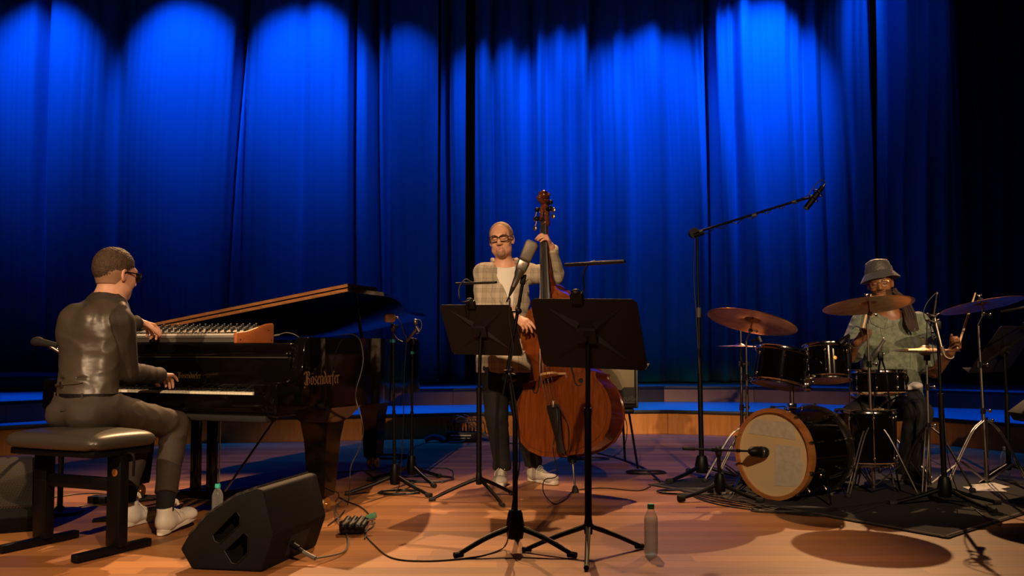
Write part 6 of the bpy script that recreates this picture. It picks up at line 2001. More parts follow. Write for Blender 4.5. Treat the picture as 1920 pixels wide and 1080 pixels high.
tom(P(1463, 690, 6.45), (0.20, 0.13, 1), 0.168, 0.215, 'black rack tom on the left with brown bottom head tilted over the bass drum', 6)
tom(P(1551, 681, 6.60), (0.02, 0.20, 1), 0.148, 0.215, 'smaller black rack tom next to the drummer hand with round orange badge', 6, badge=(0.05, -1, 0), seed=0.35)
MB_ = MB()
tm = thing('tom_holder', tuple(P(1512, 735, 6.5)), 'black and chrome clamp arms holding the two rack toms', 'drum hardware')
MB().tube([bd_c + ZV * 0.50 + DA_ * 0.20, P(1510, 712, 6.5), P(1500, 690, 6.48)], 0.011, 10, smooth=4).build('arm', M['dull_chrome'], tm)
MB().tube([bd_c + ZV * 0.50 + DA_ * 0.20, P(1516, 710, 6.52), P(1528, 690, 6.55)], 0.011, 10, smooth=4).build('arm', M['dull_chrome'], tm)
MB().box(P(1512, 726, 6.47), (0.05, 0.05, 0.06), None, 0.01).ball(P(1499, 722, 6.45), 0.016, 10).ball(P(1524, 716, 6.45), 0.014, 10).build('clamp', M['chrome'], tm)
sn = tom(P(1646, 717, 6.86), (0.0, 0.03, 1), 0.178, 0.155, 'black snare drum in front of the drummer lap', 8, seed=0.2, name='snare_drum')
# floor tom half hidden behind the bass drum
tom(V(2.33, 6.60, 0.36), (0.0, 0.02, 1), 0.19, 0.34, 'black floor tom low behind the bass drum, mostly in shadow', 8, seed=0.6, name='floor_tom')
# ------------------------------------------------------------------ hardware stands
def kit_stand(name, base, topz, label, r=0.30, brace=0.42, angs=(250, 10, 130), top_off=(0, 0, 0), cat='stand'):
    t = thing(name, tuple(base), label, cat)
    b = Vector(base); o = Vector(top_off)
    tp_ = V(b.x, b.y, topz) + o
    for a in angs:
        d = V(math.cos(math.radians(a)), math.sin(math.radians(a)), 0)
        s = V(-d.y, d.x, 0) * 0.011
        mb = MB()
        for q in (-1, 1):
            mb.tube([b + ZV * brace + d * 0.02 + s * q, b + ZV * (brace * 0.80) + d * (r * 0.38) + s * q, b + d * r + ZV * 0.03 + s * q], 0.0052, 8, smooth=5)
            mb.tube([b + ZV * (brace * 0.14) + d * 0.015 + s * q, b + ZV * (brace * 0.42) + d * (r * 0.62) + s * q], 0.0042, 8)
        o_ = mb.build('leg', M['dull_chrome'], t)
        MB().ball(b + d * (r + 0.004) + ZV * 0.018, (0.022, 0.022, 0.018), 12).build('rubber_foot', M['rubber'], o_)
    m1 = b + (tp_ - b) * 0.48; m2 = b + (tp_ - b) * 0.76
    MB().cyl(b + ZV * (brace * 0.1), m1, 0.0125, 14).build('lower_tube', M['dull_chrome'], t)
    MB().cyl(m1, m2, 0.0098, 12).build('middle_tube', M['dull_chrome'], t)
    MB().cyl(m2, tp_, 0.0072, 12).build('upper_tube', M['dull_chrome'], t)
    for mm_ in (m1, m2, b + ZV * brace):
        MB().cyl(mm_ - ZV * 0.02, mm_ + ZV * 0.02, 0.0175, 14).tube([mm_, mm_ + V(0.035, -0.012, 0.0)], 0.005, 8).ball(mm_ + V(0.042, -0.014, 0), (0.011, 0.005, 0.016), 8).build('collar', M['chrome'], t)
    return t, tp_
def cymbal(c, u, r, label, name='cymbal', dp=None, stand=None, sleeve=True):
    u = Vector(u).normalized(); c = Vector(c)
    t = thing(name, tuple(c), label, 'cymbal')
    H = 0.042 * r / 0.28
    k = r / 0.28
    pr = [(0.006, H * 0.98), (0.02 * k, H * 0.97), (0.038 * k, H * 0.78), (0.052 * k, H * 0.48), (0.062 * k, H * 0.40), (0.12 * k, H * 0.33), (0.20 * k, H * 0.18), (0.25 * k, H * 0.07), (r, 0)]
    pr2 = [(a, z - 0.0016) for a, z in reversed(pr)]
    mb = MB().lathe(pr + pr2, V(0, 0, 0), ZV, 96, hint=(1, 0, 0))
    me = bpy.data.meshes.new('cymbal_plate')
    me.from_pydata(mb.v, [], mb.f)
    me.polygons.foreach_set('use_smooth', [True] * len(me.polygons))
    o = link_mesh('plate', me, M['bronze'], t)
    o.rotation_euler = u.to_track_quat('Z', 'Y').to_euler()
    o.location = (0, 0, 0)
    if sleeve:
        MB().cyl(c + u * (H - 0.03), c + u * (H + 0.035), 0.0045, 10).build('sleeve', M['black_plastic'], t)
        MB().lathe([(0, H), (0.019, H), (0.019, H + 0.010), (0.006, H + 0.012), (0.006, H + 0.020), (0, H + 0.02)], c, u, 20).build('felt', M['black_matte'], t)
        MB().ball(c + u * (H + 0.028), (0.009, 0.005, 0.009), 8).ball(c + u * (H + 0.030) + V(0.012, 0, 0.004), 0.006, 8).ball(c + u * (H + 0.030) + V(-0.012, 0, 0.004), 0.006, 8).build('wing_nut', M['chrome'], t)
    return t
def tilter(t, tp_, c, u):
    u = Vector(u).normalized()
    q = Vector(c) - u * 0.055
    MB().tube([tp_, q, Vector(c) + u * 0.02], 0.0065, 10).box(q, (0.026, 0.022, 0.03), None, 0.005).tube([q, q + V(0.03, -0.02, -0.006)], 0.004, 8).ball(q + V(0.034, -0.022, -0.006), (0.010, 0.006, 0.012), 8).build('tilter', M['chrome'], t)
# ride in the middle
c, u = P(1628, 573, 6.42), V(-0.05, 0.19, 1)
t, tp_ = kit_stand('cymbal_stand', (P(1634, 700, 6.47).x, 6.47, 0), P(1628, 606, 6.47).z, 'chrome cymbal stand in front of the snare drum, holding the large ride cymbal', brace=0.47, angs=(215, 335, 95), r=0.26, top_off=(-0.02, 0, 0), cat='cymbal stand')
tilter(t, tp_, c, u); cymbal(c, u, 0.285, 'large bronze ride cymbal hiding the drummer chin')
# left crash
c, u = P(1410, 604, 6.52), V(0.25, 0.19, 1)
t, tp_ = kit_stand('cymbal_stand', (P(1404, 700, 6.56).x, 6.62, 0), P(1407, 640, 6.56).z, 'chrome cymbal stand behind the left edge of the bass drum', brace=0.40, angs=(200, 320, 80), r=0.28, cat='cymbal stand')
tilter(t, tp_, c, u); cymbal(c, u, 0.292, 'dark bronze crash cymbal tilted down to the right, left end of the kit')
# thin rod with small splash
t, tp_ = kit_stand('cymbal_stand', (P(1393, 700, 7.0).x, 7.05, 0), P(1390, 612, 7.0).z, 'thin chrome rod stand with small flat cymbal behind the left crash', brace=0.38, angs=(180, 300, 60), r=0.26, cat='cymbal stand')
cymbal(P(1388, 650, 7.03), (0.02, 0.0, 1), 0.165, 'small edge-on splash cymbal behind the left crash cymbal', sleeve=False)
# right crash
c, u = P(1841, 573, 6.62), V(-0.13, 0.175, 1)
t, tp_ = kit_stand('cymbal_stand', (P(1848, 800, 6.70).x, 6.70, 0), P(1838, 610, 6.68).z, 'chrome cymbal stand at the right of the kit, holding the right crash cymbal', brace=0.46, angs=(190, 305, 65), r=0.30, top_off=(-0.03, 0, 0), cat='cymbal stand')
tilter(t, tp_, c, u); cymbal(c, u, 0.262, 'bronze crash cymbal right of the drummer raised hand')
# hi-hat
hx = P(1738, 700, 6.62)
t, tp_ = kit_stand('hi_hat_stand', (hx.x, 6.62, 0), P(1738, 664, 6.62).z, 'chrome hi-hat stand with foot pedal right of the snare drum', brace=0.42, angs=(240, 350, 110), r=0.26, cat='stand')
MB().cyl(tp_, P(1738, 601, 6.62), 0.0035, 8).ball(P(1738, 601, 6.62), 0.005, 8).build('pull_rod', M['chrome'], t)
MB().cyl(P(1738, 666, 6.62), P(1738, 676, 6.62), 0.022, 14).build('cup', M['black_plastic'], t)
MB().cyl(P(1738, 648, 6.62), P(1738, 634, 6.62), 0.011, 12).ball(P(1729, 634, 6.60), (0.016, 0.008, 0.006), 8).ball(P(1725, 629, 6.60), (0.007, 0.006, 0.005), 8).build('clutch', M['chrome'], t)
MB().prism([(-0.035, 0), (0.035, 0), (0.045, 0.26), (-0.045, 0.26)], (hx.x - 0.02, 6.62, 0.04), V(1, 0, 0), V(0.06, 1, 0.0), V(0, 0, 0.008)).build('pedal', M['dull_chrome'], t)
cymbal(P(1735, 656.5, 6.62), (0, 0.0, 1), 0.213, 'top bronze hi-hat cymbal seen edge-on with a raised bell', name='hi_hat_cymbal', sleeve=False)
cymbal(P(1735, 658.5, 6.62), (0, 0.0, -1), 0.213, 'bottom hi-hat cymbal under the edge-on top one', name='hi_hat_cymbal', sleeve=False)
# snare stand
ss = thing('snare_stand', (P(1646, 700, 6.86).x, 6.86, 0), 'chrome snare stand basket under the snare drum', 'stand')
sc0 = V(P(1646, 700, 6.86).x, 6.86, 0)
zb = P(1646, 741, 6.86).z - 0.01
for a in (30, 150, 270):
    d = V(math.cos(math.radians(a)), math.sin(math.radians(a)), 0)
    MB().tube([sc0 + ZV * (zb - 0.07), sc0 + d * 0.18 + ZV * (zb - 0.012), sc0 + d * 0.195 + ZV * (zb + 0.02)], 0.007, 8).build('arm', M['dull_chrome'], ss)
    o_ = MB().tube([sc0 + ZV * 0.30 + d * 0.015, sc0 + d * 0.12 + ZV * 0.22, sc0 + d * 0.27 + ZV * 0.02], 0.006, 8, smooth=4).tube([sc0 + ZV * 0.10, sc0 + d * 0.16 + ZV * 0.15], 0.005, 8).build('leg', M['dull_chrome'], ss)
    MB().ball(sc0 + d * 0.275 + ZV * 0.018, 0.018, 10).build('rubber_foot', M['rubber'], o_)
MB().cyl(sc0 + ZV * 0.09, sc0 + ZV * (zb - 0.06), 0.012, 12).cyl(sc0 + ZV * (zb - 0.10), sc0 + ZV * (zb - 0.06), 0.022, 12).build('tube', M['dull_chrome'], ss)
# kick pedal
kp_ = bd_c + DA_ * (BDp + 0.12); kp_.z = 0
kt = thing('kick_pedal', (kp_.x, kp_.y, 0), 'chrome bass drum pedal at the drummer foot', 'pedal')
MB().box(V(kp_.x, kp_.y, 0.028), (0.10, 0.30, 0.008), Matrix.Rotation(-0.88, 3, 'Z') @ Matrix.Rotation(-0.15, 3, 'X'), 0.003).build('footboard', M['dull_chrome'], kt)
for q in (-1, 1):
    MB().cyl(V(kp_.x, kp_.y, 0.01) - DA_ * 0.06 + DL_ * q * 0.055, V(kp_.x, kp_.y, 0.22) - DA_ * 0.06 + DL_ * q * 0.055, 0.008, 10).build('post', M['chrome'], kt)
MB().cyl(V(kp_.x, kp_.y, 0.20) - DA_ * 0.06 - DL_ * 0.06, V(kp_.x, kp_.y, 0.20) - DA_ * 0.06 + DL_ * 0.06, 0.007, 10).cyl(V(kp_.x, kp_.y, 0.20) - DA_ * 0.06, V(kp_.x, kp_.y, 0.36) - DA_ * 0.03, 0.004, 8).ball(V(kp_.x, kp_.y, 0.36) - DA_ * 0.03, (0.03, 0.025, 0.03), 12).build('beater', M['black_matte'], kt)
# throne
th = thing('drum_throne', (pel3.x, pel3.y + 0.02, 0), 'black round drum throne under the drummer', 'stool')
b = V(pel3.x, pel3.y + 0.03, 0)
zt = pel3.z - 0.085
MB().lathe([(0, zt - 0.09), (0.17, zt - 0.09), (0.18, zt - 0.07), (0.18, zt - 0.02), (0.16, zt), (0, zt + 0.002)], b, ZV, 36).build('seat', M['black_plastic'], th)
MB().cyl(b + ZV * 0.12, b + ZV * (zt - 0.09), 0.016, 12).build('post', M['dull_chrome'], th)
for a in (90, 210, 330):
    d = V(math.cos(math.radians(a)), math.sin(math.radians(a)), 0)
    MB().tube([b + ZV * 0.30 + d * 0.015, b + d * 0.27 + ZV * 0.015], 0.009, 8).tube([b + ZV * 0.12 + d * 0.01, b + d * 0.16 + ZV * 0.13], 0.006, 8).build('leg', M['dull_chrome'], th)
# drum rug
ra, rb, rc_ = G(1215, 910), G(1777, 1011), G(2080, 915)
rd_ = ra + (rc_ - rb)
MB_r = MB().prism([(p.x, p.y) for p in (ra, rb, rc_, rd_)], (0, 0, 0.0005), (1, 0, 0), (0, 1, 0), (0, 0, 0.006))
rug = top('rug', MB_r, M['rug'], 'dark grey rug with a thin pale edge under the drum kit', 'rug', smooth=0)
eb = MB()
cs_ = [ra, rb, rc_, rd_]
for i in range(4):
    p, q = cs_[i], cs_[(i + 1) % 4]
    d = (q - p).normalized(); s = V(-d.y, d.x, 0)
    eb.prism([(0, 0.02), ((q - p).length, 0.02), ((q - p).length, 0.036), (0, 0.036)], p + ZV * 0.0055, d, s, ZV * 0.003)
eb.build('border', M['rug_edge'], rug, smooth=0)
# microphones round the kit
dsb = G(1772, 948)
st = thing('microphone_stand', (dsb.x, dsb.y, 0), 'black microphone stand right in front of the hi-hat, its mic in a shock mount', 'microphone stand')
b = V(dsb.x, dsb.y, 0)
tri_base(st, b, 0.10, 0.33, (183, 3, -62), 0.012, 0.016, hub=(0.045, 0.12))
j = P(1758, 610, b.y)
MB().cyl(b + ZV * 0.12, b + (j - b) * 0.62, 0.0165, 14).build('lower_tube', M['black_metal'], st)
MB().cyl(b + (j - b) * 0.60, j, 0.0095, 12).build('upper_tube', M['black_metal'], st)
MB().tube([P(1750, 588, b.y), P(1766, 655, b.y - .03)], 0.010, 12).build('boom', M['dull_chrome'], st)
MB().cyl(P(1765, 650, b.y - .03), P(1769, 662, b.y - .03), 0.014, 12).build('boom_grip', M['nickel'], st)
MB().box(j, (0.04, 0.03, 0.05), None, 0.008).tube([j, j + V(-0.05, -0.02, 0.0)], 0.006, 8).ball(P(1749, 636, b.y), 0.014, 10).ball(P(1749, 623, b.y), (0.012, 0.01, 0.006), 10).tube([P(1749, 636, b.y), P(1762, 630, b.y)], 0.006, 8).build('clutch', M['black_plastic'], st)
sm2 = thing('shock_mounted_microphone', tuple(P(1750, 590, b.y)), 'slim black microphone in a wire shock mount right of the drummer shoulder', 'microphone')
a_, c_ = P(1747, 612, b.y - .02), P(1757, 548, b.y)
MB().cyl(a_, a_ + (c_ - a_) * 0.75, 0.011, 14).cyl(a_ + (c_ - a_) * 0.75, c_, 0.006, 10).build('body', M['black_metal'], sm2)
MB().cyl(c_ - V(0, 0, 0.012), c_, 0.008, 10).build('connector', M['dull_chrome'], sm2)
for k in (592, 603):
    cc2 = P(1749, k, b.y - .02)
    MB().tube([cc2 + V(0.036 * math.cos(a), 0.030 * math.sin(a), -0.004 + 0.016 * abs(math.cos(a))) for a in [2 * PI * i / 20 for i in range(21)]], 0.0042, 8).build('shock_ring', M['dull_chrome'], sm2)
mic_cable('microphone_cable', [P(1757, 548, b.y), P(1748, 556, b.y), P(1737, 570, b.y), P(1732, 585, b.y), P(1735, 600, b.y), P(1745, 615, b.y), P(1752, 680, b.y + .01), P(1768, 760, b.y + .02), P(1778, 860, b.y + 0.0), G(1800, 930, 0.02), G(1835, 960, 0.012), G(1872, 985, 0.010), G(1878, 977, 0.01)], 'thin cable from the shock mounted microphone down to the rug', 0.003)
tm2 = thing('tom_microphone', tuple(P(1585, 648, 6.45)), 'black clip-on microphone over the small rack tom with looped cable', 'microphone')
MB().lathe([(0, 0), (0.020, 0.004), (0.024, 0.02), (0.022, 0.05), (0.013, 0.07), (0.009, 0.10), (0, 0.10)], P(1573, 646, 6.42), P(1600, 620, 6.45) - P(1573, 646, 6.42), 20).build('body', M['black_metal'], tm2)
MB().tube([P(1592, 628, 6.45), P(1592, 650, 6.45), P(1596, 668, 6.45), P(1594, 690, 6.5)], 0.006, 8, smooth=4).build('clip_arm', M['black_plastic'], tm2)
mic_cable('microphone_cable', [P(1598, 617, 6.43), P(1604, 612, 6.43), P(1613, 616, 6.43), P(1618, 632, 6.43), P(1614, 648, 6.43), P(1602, 653, 6.43), P(1592, 650, 6.44), P(1594, 700, 6.5), P(1590, 800, 6.6), G(1580, 915, 0.02)], 'looped cable from the small rack tom microphone', 0.0036)
sm3 = thing('snare_microphone', tuple(P(1650, 660, 6.6)), 'black microphone angled down to the snare drum on a short clip stand', 'microphone')
MB().lathe([(0, 0), (0.018, 0.004), (0.022, 0.025), (0.020, 0.055), (0.012, 0.08), (0.010, 0.14), (0, 0.14)], P(1637, 671, 6.6), P(1655, 642, 6.58) - P(1637, 671, 6.6), 20).build('body', M['grey_plastic'], sm3)
MB().box(P(1651, 668, 6.58), (0.035, 0.03, 0.06), None, 0.01).tube([P(1651, 672, 6.58), P(1646, 700, 6.60), P(1640, 740, 6.62), P(1632, 800, 6.6)], 0.006, 8, smooth=3).tube([P(1653, 672, 6.58), P(1662, 705, 6.55), P(1668, 760, 6.5), P(1680, 880, 6.45), G(1688, 920, 0.02)], 0.006, 8, smooth=3).build('stand_arm', M['black_metal'], sm3)
um = thing('clip_microphone', tuple(P(1428, 640, 6.5)), 'small microphone with pale grille clipped under the left crash cymbal', 'microphone')
MB().cyl(P(1423, 631, 6.48), P(1427, 641, 6.47), 0.010, 12).build('grille', M['mesh_grille'], um)
MB().tube([P(1408, 640, 6.5), P(1416, 637, 6.49), P(1424, 635, 6.48)], 0.008, 8).tube([P(1412, 640, 6.5), P(1413, 650, 6.5), P(1420, 655, 6.5)], 0.003, 6).build('body', M['black_plastic'], um)
# ------------------------------------------------------------------ wedge monitors
mat('monitor_paint', (0.0035, 0.003, 0.0028), 0.7, spec=0.2, bump=(420, 0.7, 0.0012))
mat('monitor_grille', (0.02, 0.018, 0.017), 0.5, 0.4)
def perf(name):
    m = mat(name, (0.03, 0.027, 0.025), 0.45, 0.6)
    nt = m.node_tree; b = nt.nodes['Principled BSDF']; L = nt.links.new
    tc = nt.nodes.new('ShaderNodeTexCoord')
    vo = nt.nodes.new('ShaderNodeTexVoronoi'); vo.inputs['Scale'].default_value = 150; vo.inputs['Randomness'].default_value = 0.0
    th_ = nt.nodes.new('ShaderNodeMath'); th_.operation = 'GREATER_THAN'; th_.inputs[1].default_value = 0.42
    mx = nt.nodes.new('ShaderNodeMix'); mx.data_type = 'RGBA'
    mx.inputs['A'].default_value = (0.003, 0.003, 0.003, 1); mx.inputs['B'].default_value = (0.07, 0.062, 0.055, 1)
    L(tc.outputs['Object'], vo.inputs['Vector']); L(vo.outputs['Distance'], th_.inputs[0]); L(th_.outputs[0], mx.inputs['Factor']); L(mx.outputs['Result'], b.inputs['Base Color'])
    return m
perf('perforated')
def wedge(o, s, l, label, sc=1.0, grille_out=True, logo=False):
    """o floor point under the nose, s nose->back (floor), l cabinet length direction"""
    s = Vector(s).normalized(); l = Vector(l).normalized()
    prof = [(0.0, 0.085), (0.055, 0.002), (0.375, 0.002), (0.425, 0.15), (0.375, 0.345), (0.345, 0.352), (0.25, 0.318), (0.12, 0.235), (0.03, 0.135)]
    prof = [(a * sc, z * sc) for a, z in prof]
    t = thing('stage_monitor', tuple(Vector(o)), label, 'loudspeaker')
    Lg = 0.56 * sc
    # cabinet with two recessed handle openings in the near side panel
    mb = MB().bevprism(prof, o, s, ZV, l * Lg, 0.010 * sc, 3)
    cab = mb.build('cabinet', M['monitor_paint'], t)
    hol = MB()
    h1 = [(0.150, 0.150), (0.255, 0.255), (0.275, 0.232), (0.272, 0.195), (0.185, 0.115), (0.160, 0.125)]
    h2 = [(0.205, 0.085), (0.292, 0.165), (0.312, 0.150), (0.312, 0.075), (0.262, 0.030), (0.240, 0.035)]
    for hp in (h1, h2):
        hol.prism([(a * sc, z * sc) for a, z in hp], Vector(o) - l * 0.02, s, ZV, l * 0.10)
    cut = hol.build('cutter', None, None)
    bo = cab.modifiers.new('b', 'BOOLEAN'); bo.operation = 'DIFFERENCE'; bo.object = cut; bo.solver = 'EXACT'
    cut.location -= world_loc(t)* 0
    bpy.context.view_layer.update()
    dg = bpy.context.evaluated_depsgraph_get()
    me = bpy.data.meshes.new_from_object(cab.evaluated_get(dg))
    cab.modifiers.clear(); cab.data = me
    bpy.data.objects.remove(cut)
    me.polygons.foreach_set('use_smooth', [True] * len(me.polygons)); me.set_sharp_from_angle(angle=math.radians(30))
    for hp in (h1, h2):
        pts = [Vector(o) + s * a * sc + ZV * z * sc - l * 0.0015 for a, z in hp]
        MB().tube(pts + pts[:1], 0.0028, 6).build('handle_rim', M['black_plastic'], t)
    # perforated grille along the slanting face
    g = [prof[8], prof[7], prof[6], prof[5]]
    mb = MB(); vs = []
    for (a, z) in g:
        for k in (0.02, Lg - 0.02):
            n = V(0, 0, 0)
            vs.append(Vector(o) + s * (a - 0.006) + ZV * (z + 0.008) + l * k)
    for (a, z) in g:
        for k in (0.02, Lg - 0.02):
            vs.append(Vector(o) + s * (a - 0.002) + ZV * (z - 0.004) + l * k)
    n = 8
    fs = [(0, 1, 3, 2), (2, 3, 5, 4), (4, 5, 7, 6), (8, 10, 11, 9), (10, 12, 13, 11), (12, 14, 15, 13), (0, 8, 9, 1), (6, 7, 15, 14), (0, 2, 10, 8), (2, 4, 12, 10), (4, 6, 14, 12), (1, 9, 11, 3), (3, 11, 13, 5), (5, 13, 15, 7)]
    mb.add(vs, fs).build('grille', M['perforated'], t, smooth=20)
    return t, prof, Lg
o = G(357, 1060); s = V(0.985, -0.17, 0); l = V(0.22, 0.975, 0)
wm, prof, Lg = wedge(V(-1.430, 4.345, 0), s, l, 'black wedge monitor with two handle slots in front of the piano leg')
sn_, ln_ = s.normalized(), l.normalized()
def wq(a, z, k): return V(-1.430, 4.345, 0) + sn_ * a + ZV * z + ln_ * k
# connector plate on the back
MB().box(wq(0.392, 0.075, 0.30), (0.02, 0.20, 0.10), Matrix((sn_, ln_, ZV)).transposed() @ Matrix.Rotation(0.32, 3, 'Y'), 0.004).build('connector_plate', M['black_matte'], wm)
pl_ = top('speaker_plug', MB().cyl(wq(0.40, 0.082, 0.22), wq(0.45, 0.062, 0.20), 0.014, 14).cyl(wq(0.45, 0.062, 0.20), wq(0.475, 0.052, 0.19), 0.010, 12), M['black_plastic'], 'black speaker plug in the back of the near wedge monitor', 'connector')
MB().cyl(wq(0.475, 0.052, 0.19), wq(0.54, 0.030, 0.17), 0.0095, 12).build('sheath', M['cable_grey'], pl_)
mic_cable('speaker_cable', [wq(0.54, 0.030, 0.17), G(640, 1037, 0.012), G(652, 1022, 0.006), G(650, 1002, 0.004), G(640, 985, 0.01), G(632, 968, 0.02), G(628, 955, 0.006), G(640, 940, 0.004), G(660, 935, 0.004)], 'grey cable looping from the wedge monitor plug past the piano leg', 0.0045, 'cable_grey')
wm2, prof2, Lg2 = wedge(V(-2.44, 5.17, 0), V(-0.45, 0.89, 0), V(-0.89, -0.45, 0), 'black wedge monitor with perforated grille at the left edge beside the bench', 1.0)
# four small squares and a short strip beside them on its grille
s2_, l2_ = V(-0.45, 0.89, 0).normalized(), V(-0.89, -0.45, 0).normalized()
sl_ = (s2_ * 0.09 + ZV * 0.10).normalized()
nn_ = (l2_.cross(sl_)); nn_ = nn_ if nn_.z > 0 else -nn_
lo0 = V(-2.44, 5.17, 0) + s2_ * 0.045 + ZV * 0.162 + l2_ * 0.33 + nn_ * 0.004
for iu in (0, 1):
    for iv in (0, 1):
        MB().box(lo0 + l2_ * (0.015 * iu) + sl_ * (0.015 * iv), (0.012, 0.012, 0.003), Matrix((l2_, sl_, nn_)).transposed(), 0.0008, 1).build('logo_square', M['nickel'], wm2)
MB().box(lo0 + l2_ * 0.07 + sl_ * 0.003, (0.075, 0.010, 0.003), Matrix((l2_, sl_, nn_)).transposed(), 0.001, 1).build('name_strip', M['grey_plastic'], wm2)
# ------------------------------------------------------------------ bottles
def thin_clear(name, col, fac, tint):
    m = bpy.data.materials.new(name); m.use_nodes = True; nt = m.node_tree
    b = nt.nodes['Principled BSDF']; o = nt.nodes['Material Output']
    b.inputs['Base Color'].default_value = (*col, 1); b.inputs['Roughness'].default_value = 0.12
    t = nt.nodes.new('ShaderNodeBsdfTransparent'); t.inputs[0].default_value = (*tint, 1)
    x = nt.nodes.new('ShaderNodeMixShader'); lw = nt.nodes.new('ShaderNodeLayerWeight'); lw.inputs[0].default_value = 0.35
    mr = nt.nodes.new('ShaderNodeMapRange'); mr.inputs[3].default_value = fac; mr.inputs[4].default_value = fac + 0.5
    nt.links.new(lw.outputs['Facing'], mr.inputs[0]); nt.links.new(mr.outputs[0], x.inputs[0])
    nt.links.new(t.outputs[0], x.inputs[1]); nt.links.new(b.outputs[0], x.inputs[2]); nt.links.new(x.outputs[0], o.inputs['Surface'])
    M[name] = m
thin_clear('clear_plastic', (0.75, 0.78, 0.78), 0.14, (0.95, 0.98, 0.98))
thin_clear('water', (0.5, 0.6, 0.62), 0.06, (0.85, 0.93, 0.95))
mat('bottle_label', (0.25, 0.38, 0.5), 0.5)
def bottle(c, h, label, cap, water=0.8):
    c = Vector(c); r = h * 0.135
    t = thing('water_bottle', tuple(c), label, 'bottle')
    pr = [(0, 0.002), (r * 0.55, 0.0), (r * 0.9, 0.004), (r, 0.016)]
    for i in range(9):
        z = 0.08 * h + i * 0.065 * h
        pr += [(r, z), (r * 0.965, z + 0.02 * h), (r, z + 0.04 * h)]
    pr += [(r, 0.70 * h), (r * 0.93, 0.76 * h), (r * 0.62, 0.85 * h), (r * 0.42, 0.90 * h), (r * 0.42, 0.93 * h)]
    MB().lathe(pr, c, ZV, 32).build('body', M['clear_plastic'], t)
    MB().lathe([(0, 0.006), (r * 0.9, 0.010), (r * 0.94, 0.02), (r * 0.94, h * water * 0.85), (0, h * water * 0.85)], c, ZV, 28).build('water', M['water'], t)
    MB().lathe([(0, 0.905 * h), (r * 0.50, 0.905 * h), (r * 0.52, 0.95 * h), (r * 0.48, h), (0, h)], c, ZV, 24).build('cap', M[cap], t)
    return t
bottle(G(1221, 1042), 0.235, 'clear water bottle with teal cap standing alone right of the nearest music stand', 'teal_cap', 0.85)
bt2 = bottle(G(407, 985), 0.22, 'small water bottle with teal cap half hidden behind the near wedge monitor', 'teal_cap', 0.4)
bottle(G(1886, 900), 0.235, 'water bottle with a pale cap behind the right cymbal stand', 'pale_cap', 0.5)
# ------------------------------------------------------------------ bass amplifier
am = thing('bass_amplifier', tuple(P(1150, 765, 7.95)), 'black bass amplifier cabinet with beige grille cloth on a leggy stand behind the double bass', 'amplifier')
mat('grille_cloth', (0.20, 0.165, 0.10), 0.8, bump=(700, 0.6, 0.001))
mat('amp_logo', (0.05, 0.05, 0.045), 0.4, 0.5)
Ra = Matrix.Rotation(math.radians(-6), 3, 'Z')
ax, ay = Ra @ V(1, 0, 0), Ra @ V(0, 1, 0)
ac = P(1141, 765, 7.95)
def ap(x, y, z): return ac + ax * x + ay * y + ZV * z
MB().box(ap(0, 0.17, 0.235), (0.47, 0.34, 0.47), Ra, 0.012).build('cabinet', M['black_plastic'], am)
MB().box(ap(0, -0.004, 0.27), (0.41, 0.014, 0.26), Ra, 0.006).build('grille', M['grille_cloth'], am)
MB().bevprism([(-0.21, 0), (0.21, 0), (0.21, 0.13), (0.12, 0.13), (0.06, 0.05), (-0.06, 0.05), (-0.12, 0.13), (-0.21, 0.13)], ap(0, -0.012, 0.035), ax, ZV, -ay * 0.006, 0.002, 1).build('lower_panel', M['black_plastic'], am)
for q in (-1, 1):
    MB().box(ap(q * 0.225, -0.004, 0.235), (0.014, 0.016, 0.45), Ra, 0.004).build('edge_trim', M['grey_plastic'], am)
def font_text(txt, o, xa, za, size, matr, parent, name='lettering', shear=0.3):
    c = bpy.data.curves.new('tmp_text', 'FONT'); c.body = txt; c.size = size; c.extrude = 0.0006; c.shear = shear
    ob = bpy.data.objects.new('tmp_text', c); COL.objects.link(ob)
    bpy.context.view_layer.update()
    me = bpy.data.meshes.new_from_object(ob.evaluated_get(bpy.context.evaluated_depsgraph_get()))
    bpy.data.objects.remove(ob)
    n = Vector(xa).cross(Vector(za))
    off = world_loc(parent)
    for v in me.vertices:
        v.co = Vector(o) + Vector(xa) * v.co.x + Vector(za) * v.co.y + n * v.co.z - off
    me.materials.clear()
    return link_mesh(name, me, matr, parent)
font_text('aguilar', ap(0.085, -0.020, 0.060), ax, ZV, 0.055, M['amp_logo'], am)
MB().box(ap(0.155, -0.020, 0.047), (0.12, 0.002, 0.004), Ra).build('underline', M['amp_logo'], am)
asd = thing('amplifier_stand', (ac.x, ac.y + 0.15, 0), 'black tubular stand with splayed legs under the bass amplifier', 'stand')
MB().box(ap(0.0, 0.12, -0.025), (0.40, 0.26, 0.035), Ra, 0.01).build('frame', M['black_metal'], asd)
for (x, y, gx, gy) in ((0.11, 0.02, 1172, 866), (0.16, 0.20, 1196, 880), (-0.12, 0.02, 1100, 872), (-0.15, 0.22, 1088, 862)):
    g = G(gx, gy)
    MB().tube([ap(x, y, -0.03), g + ZV * 0.01], 0.0095, 10).build('leg', M['black_metal'], asd)
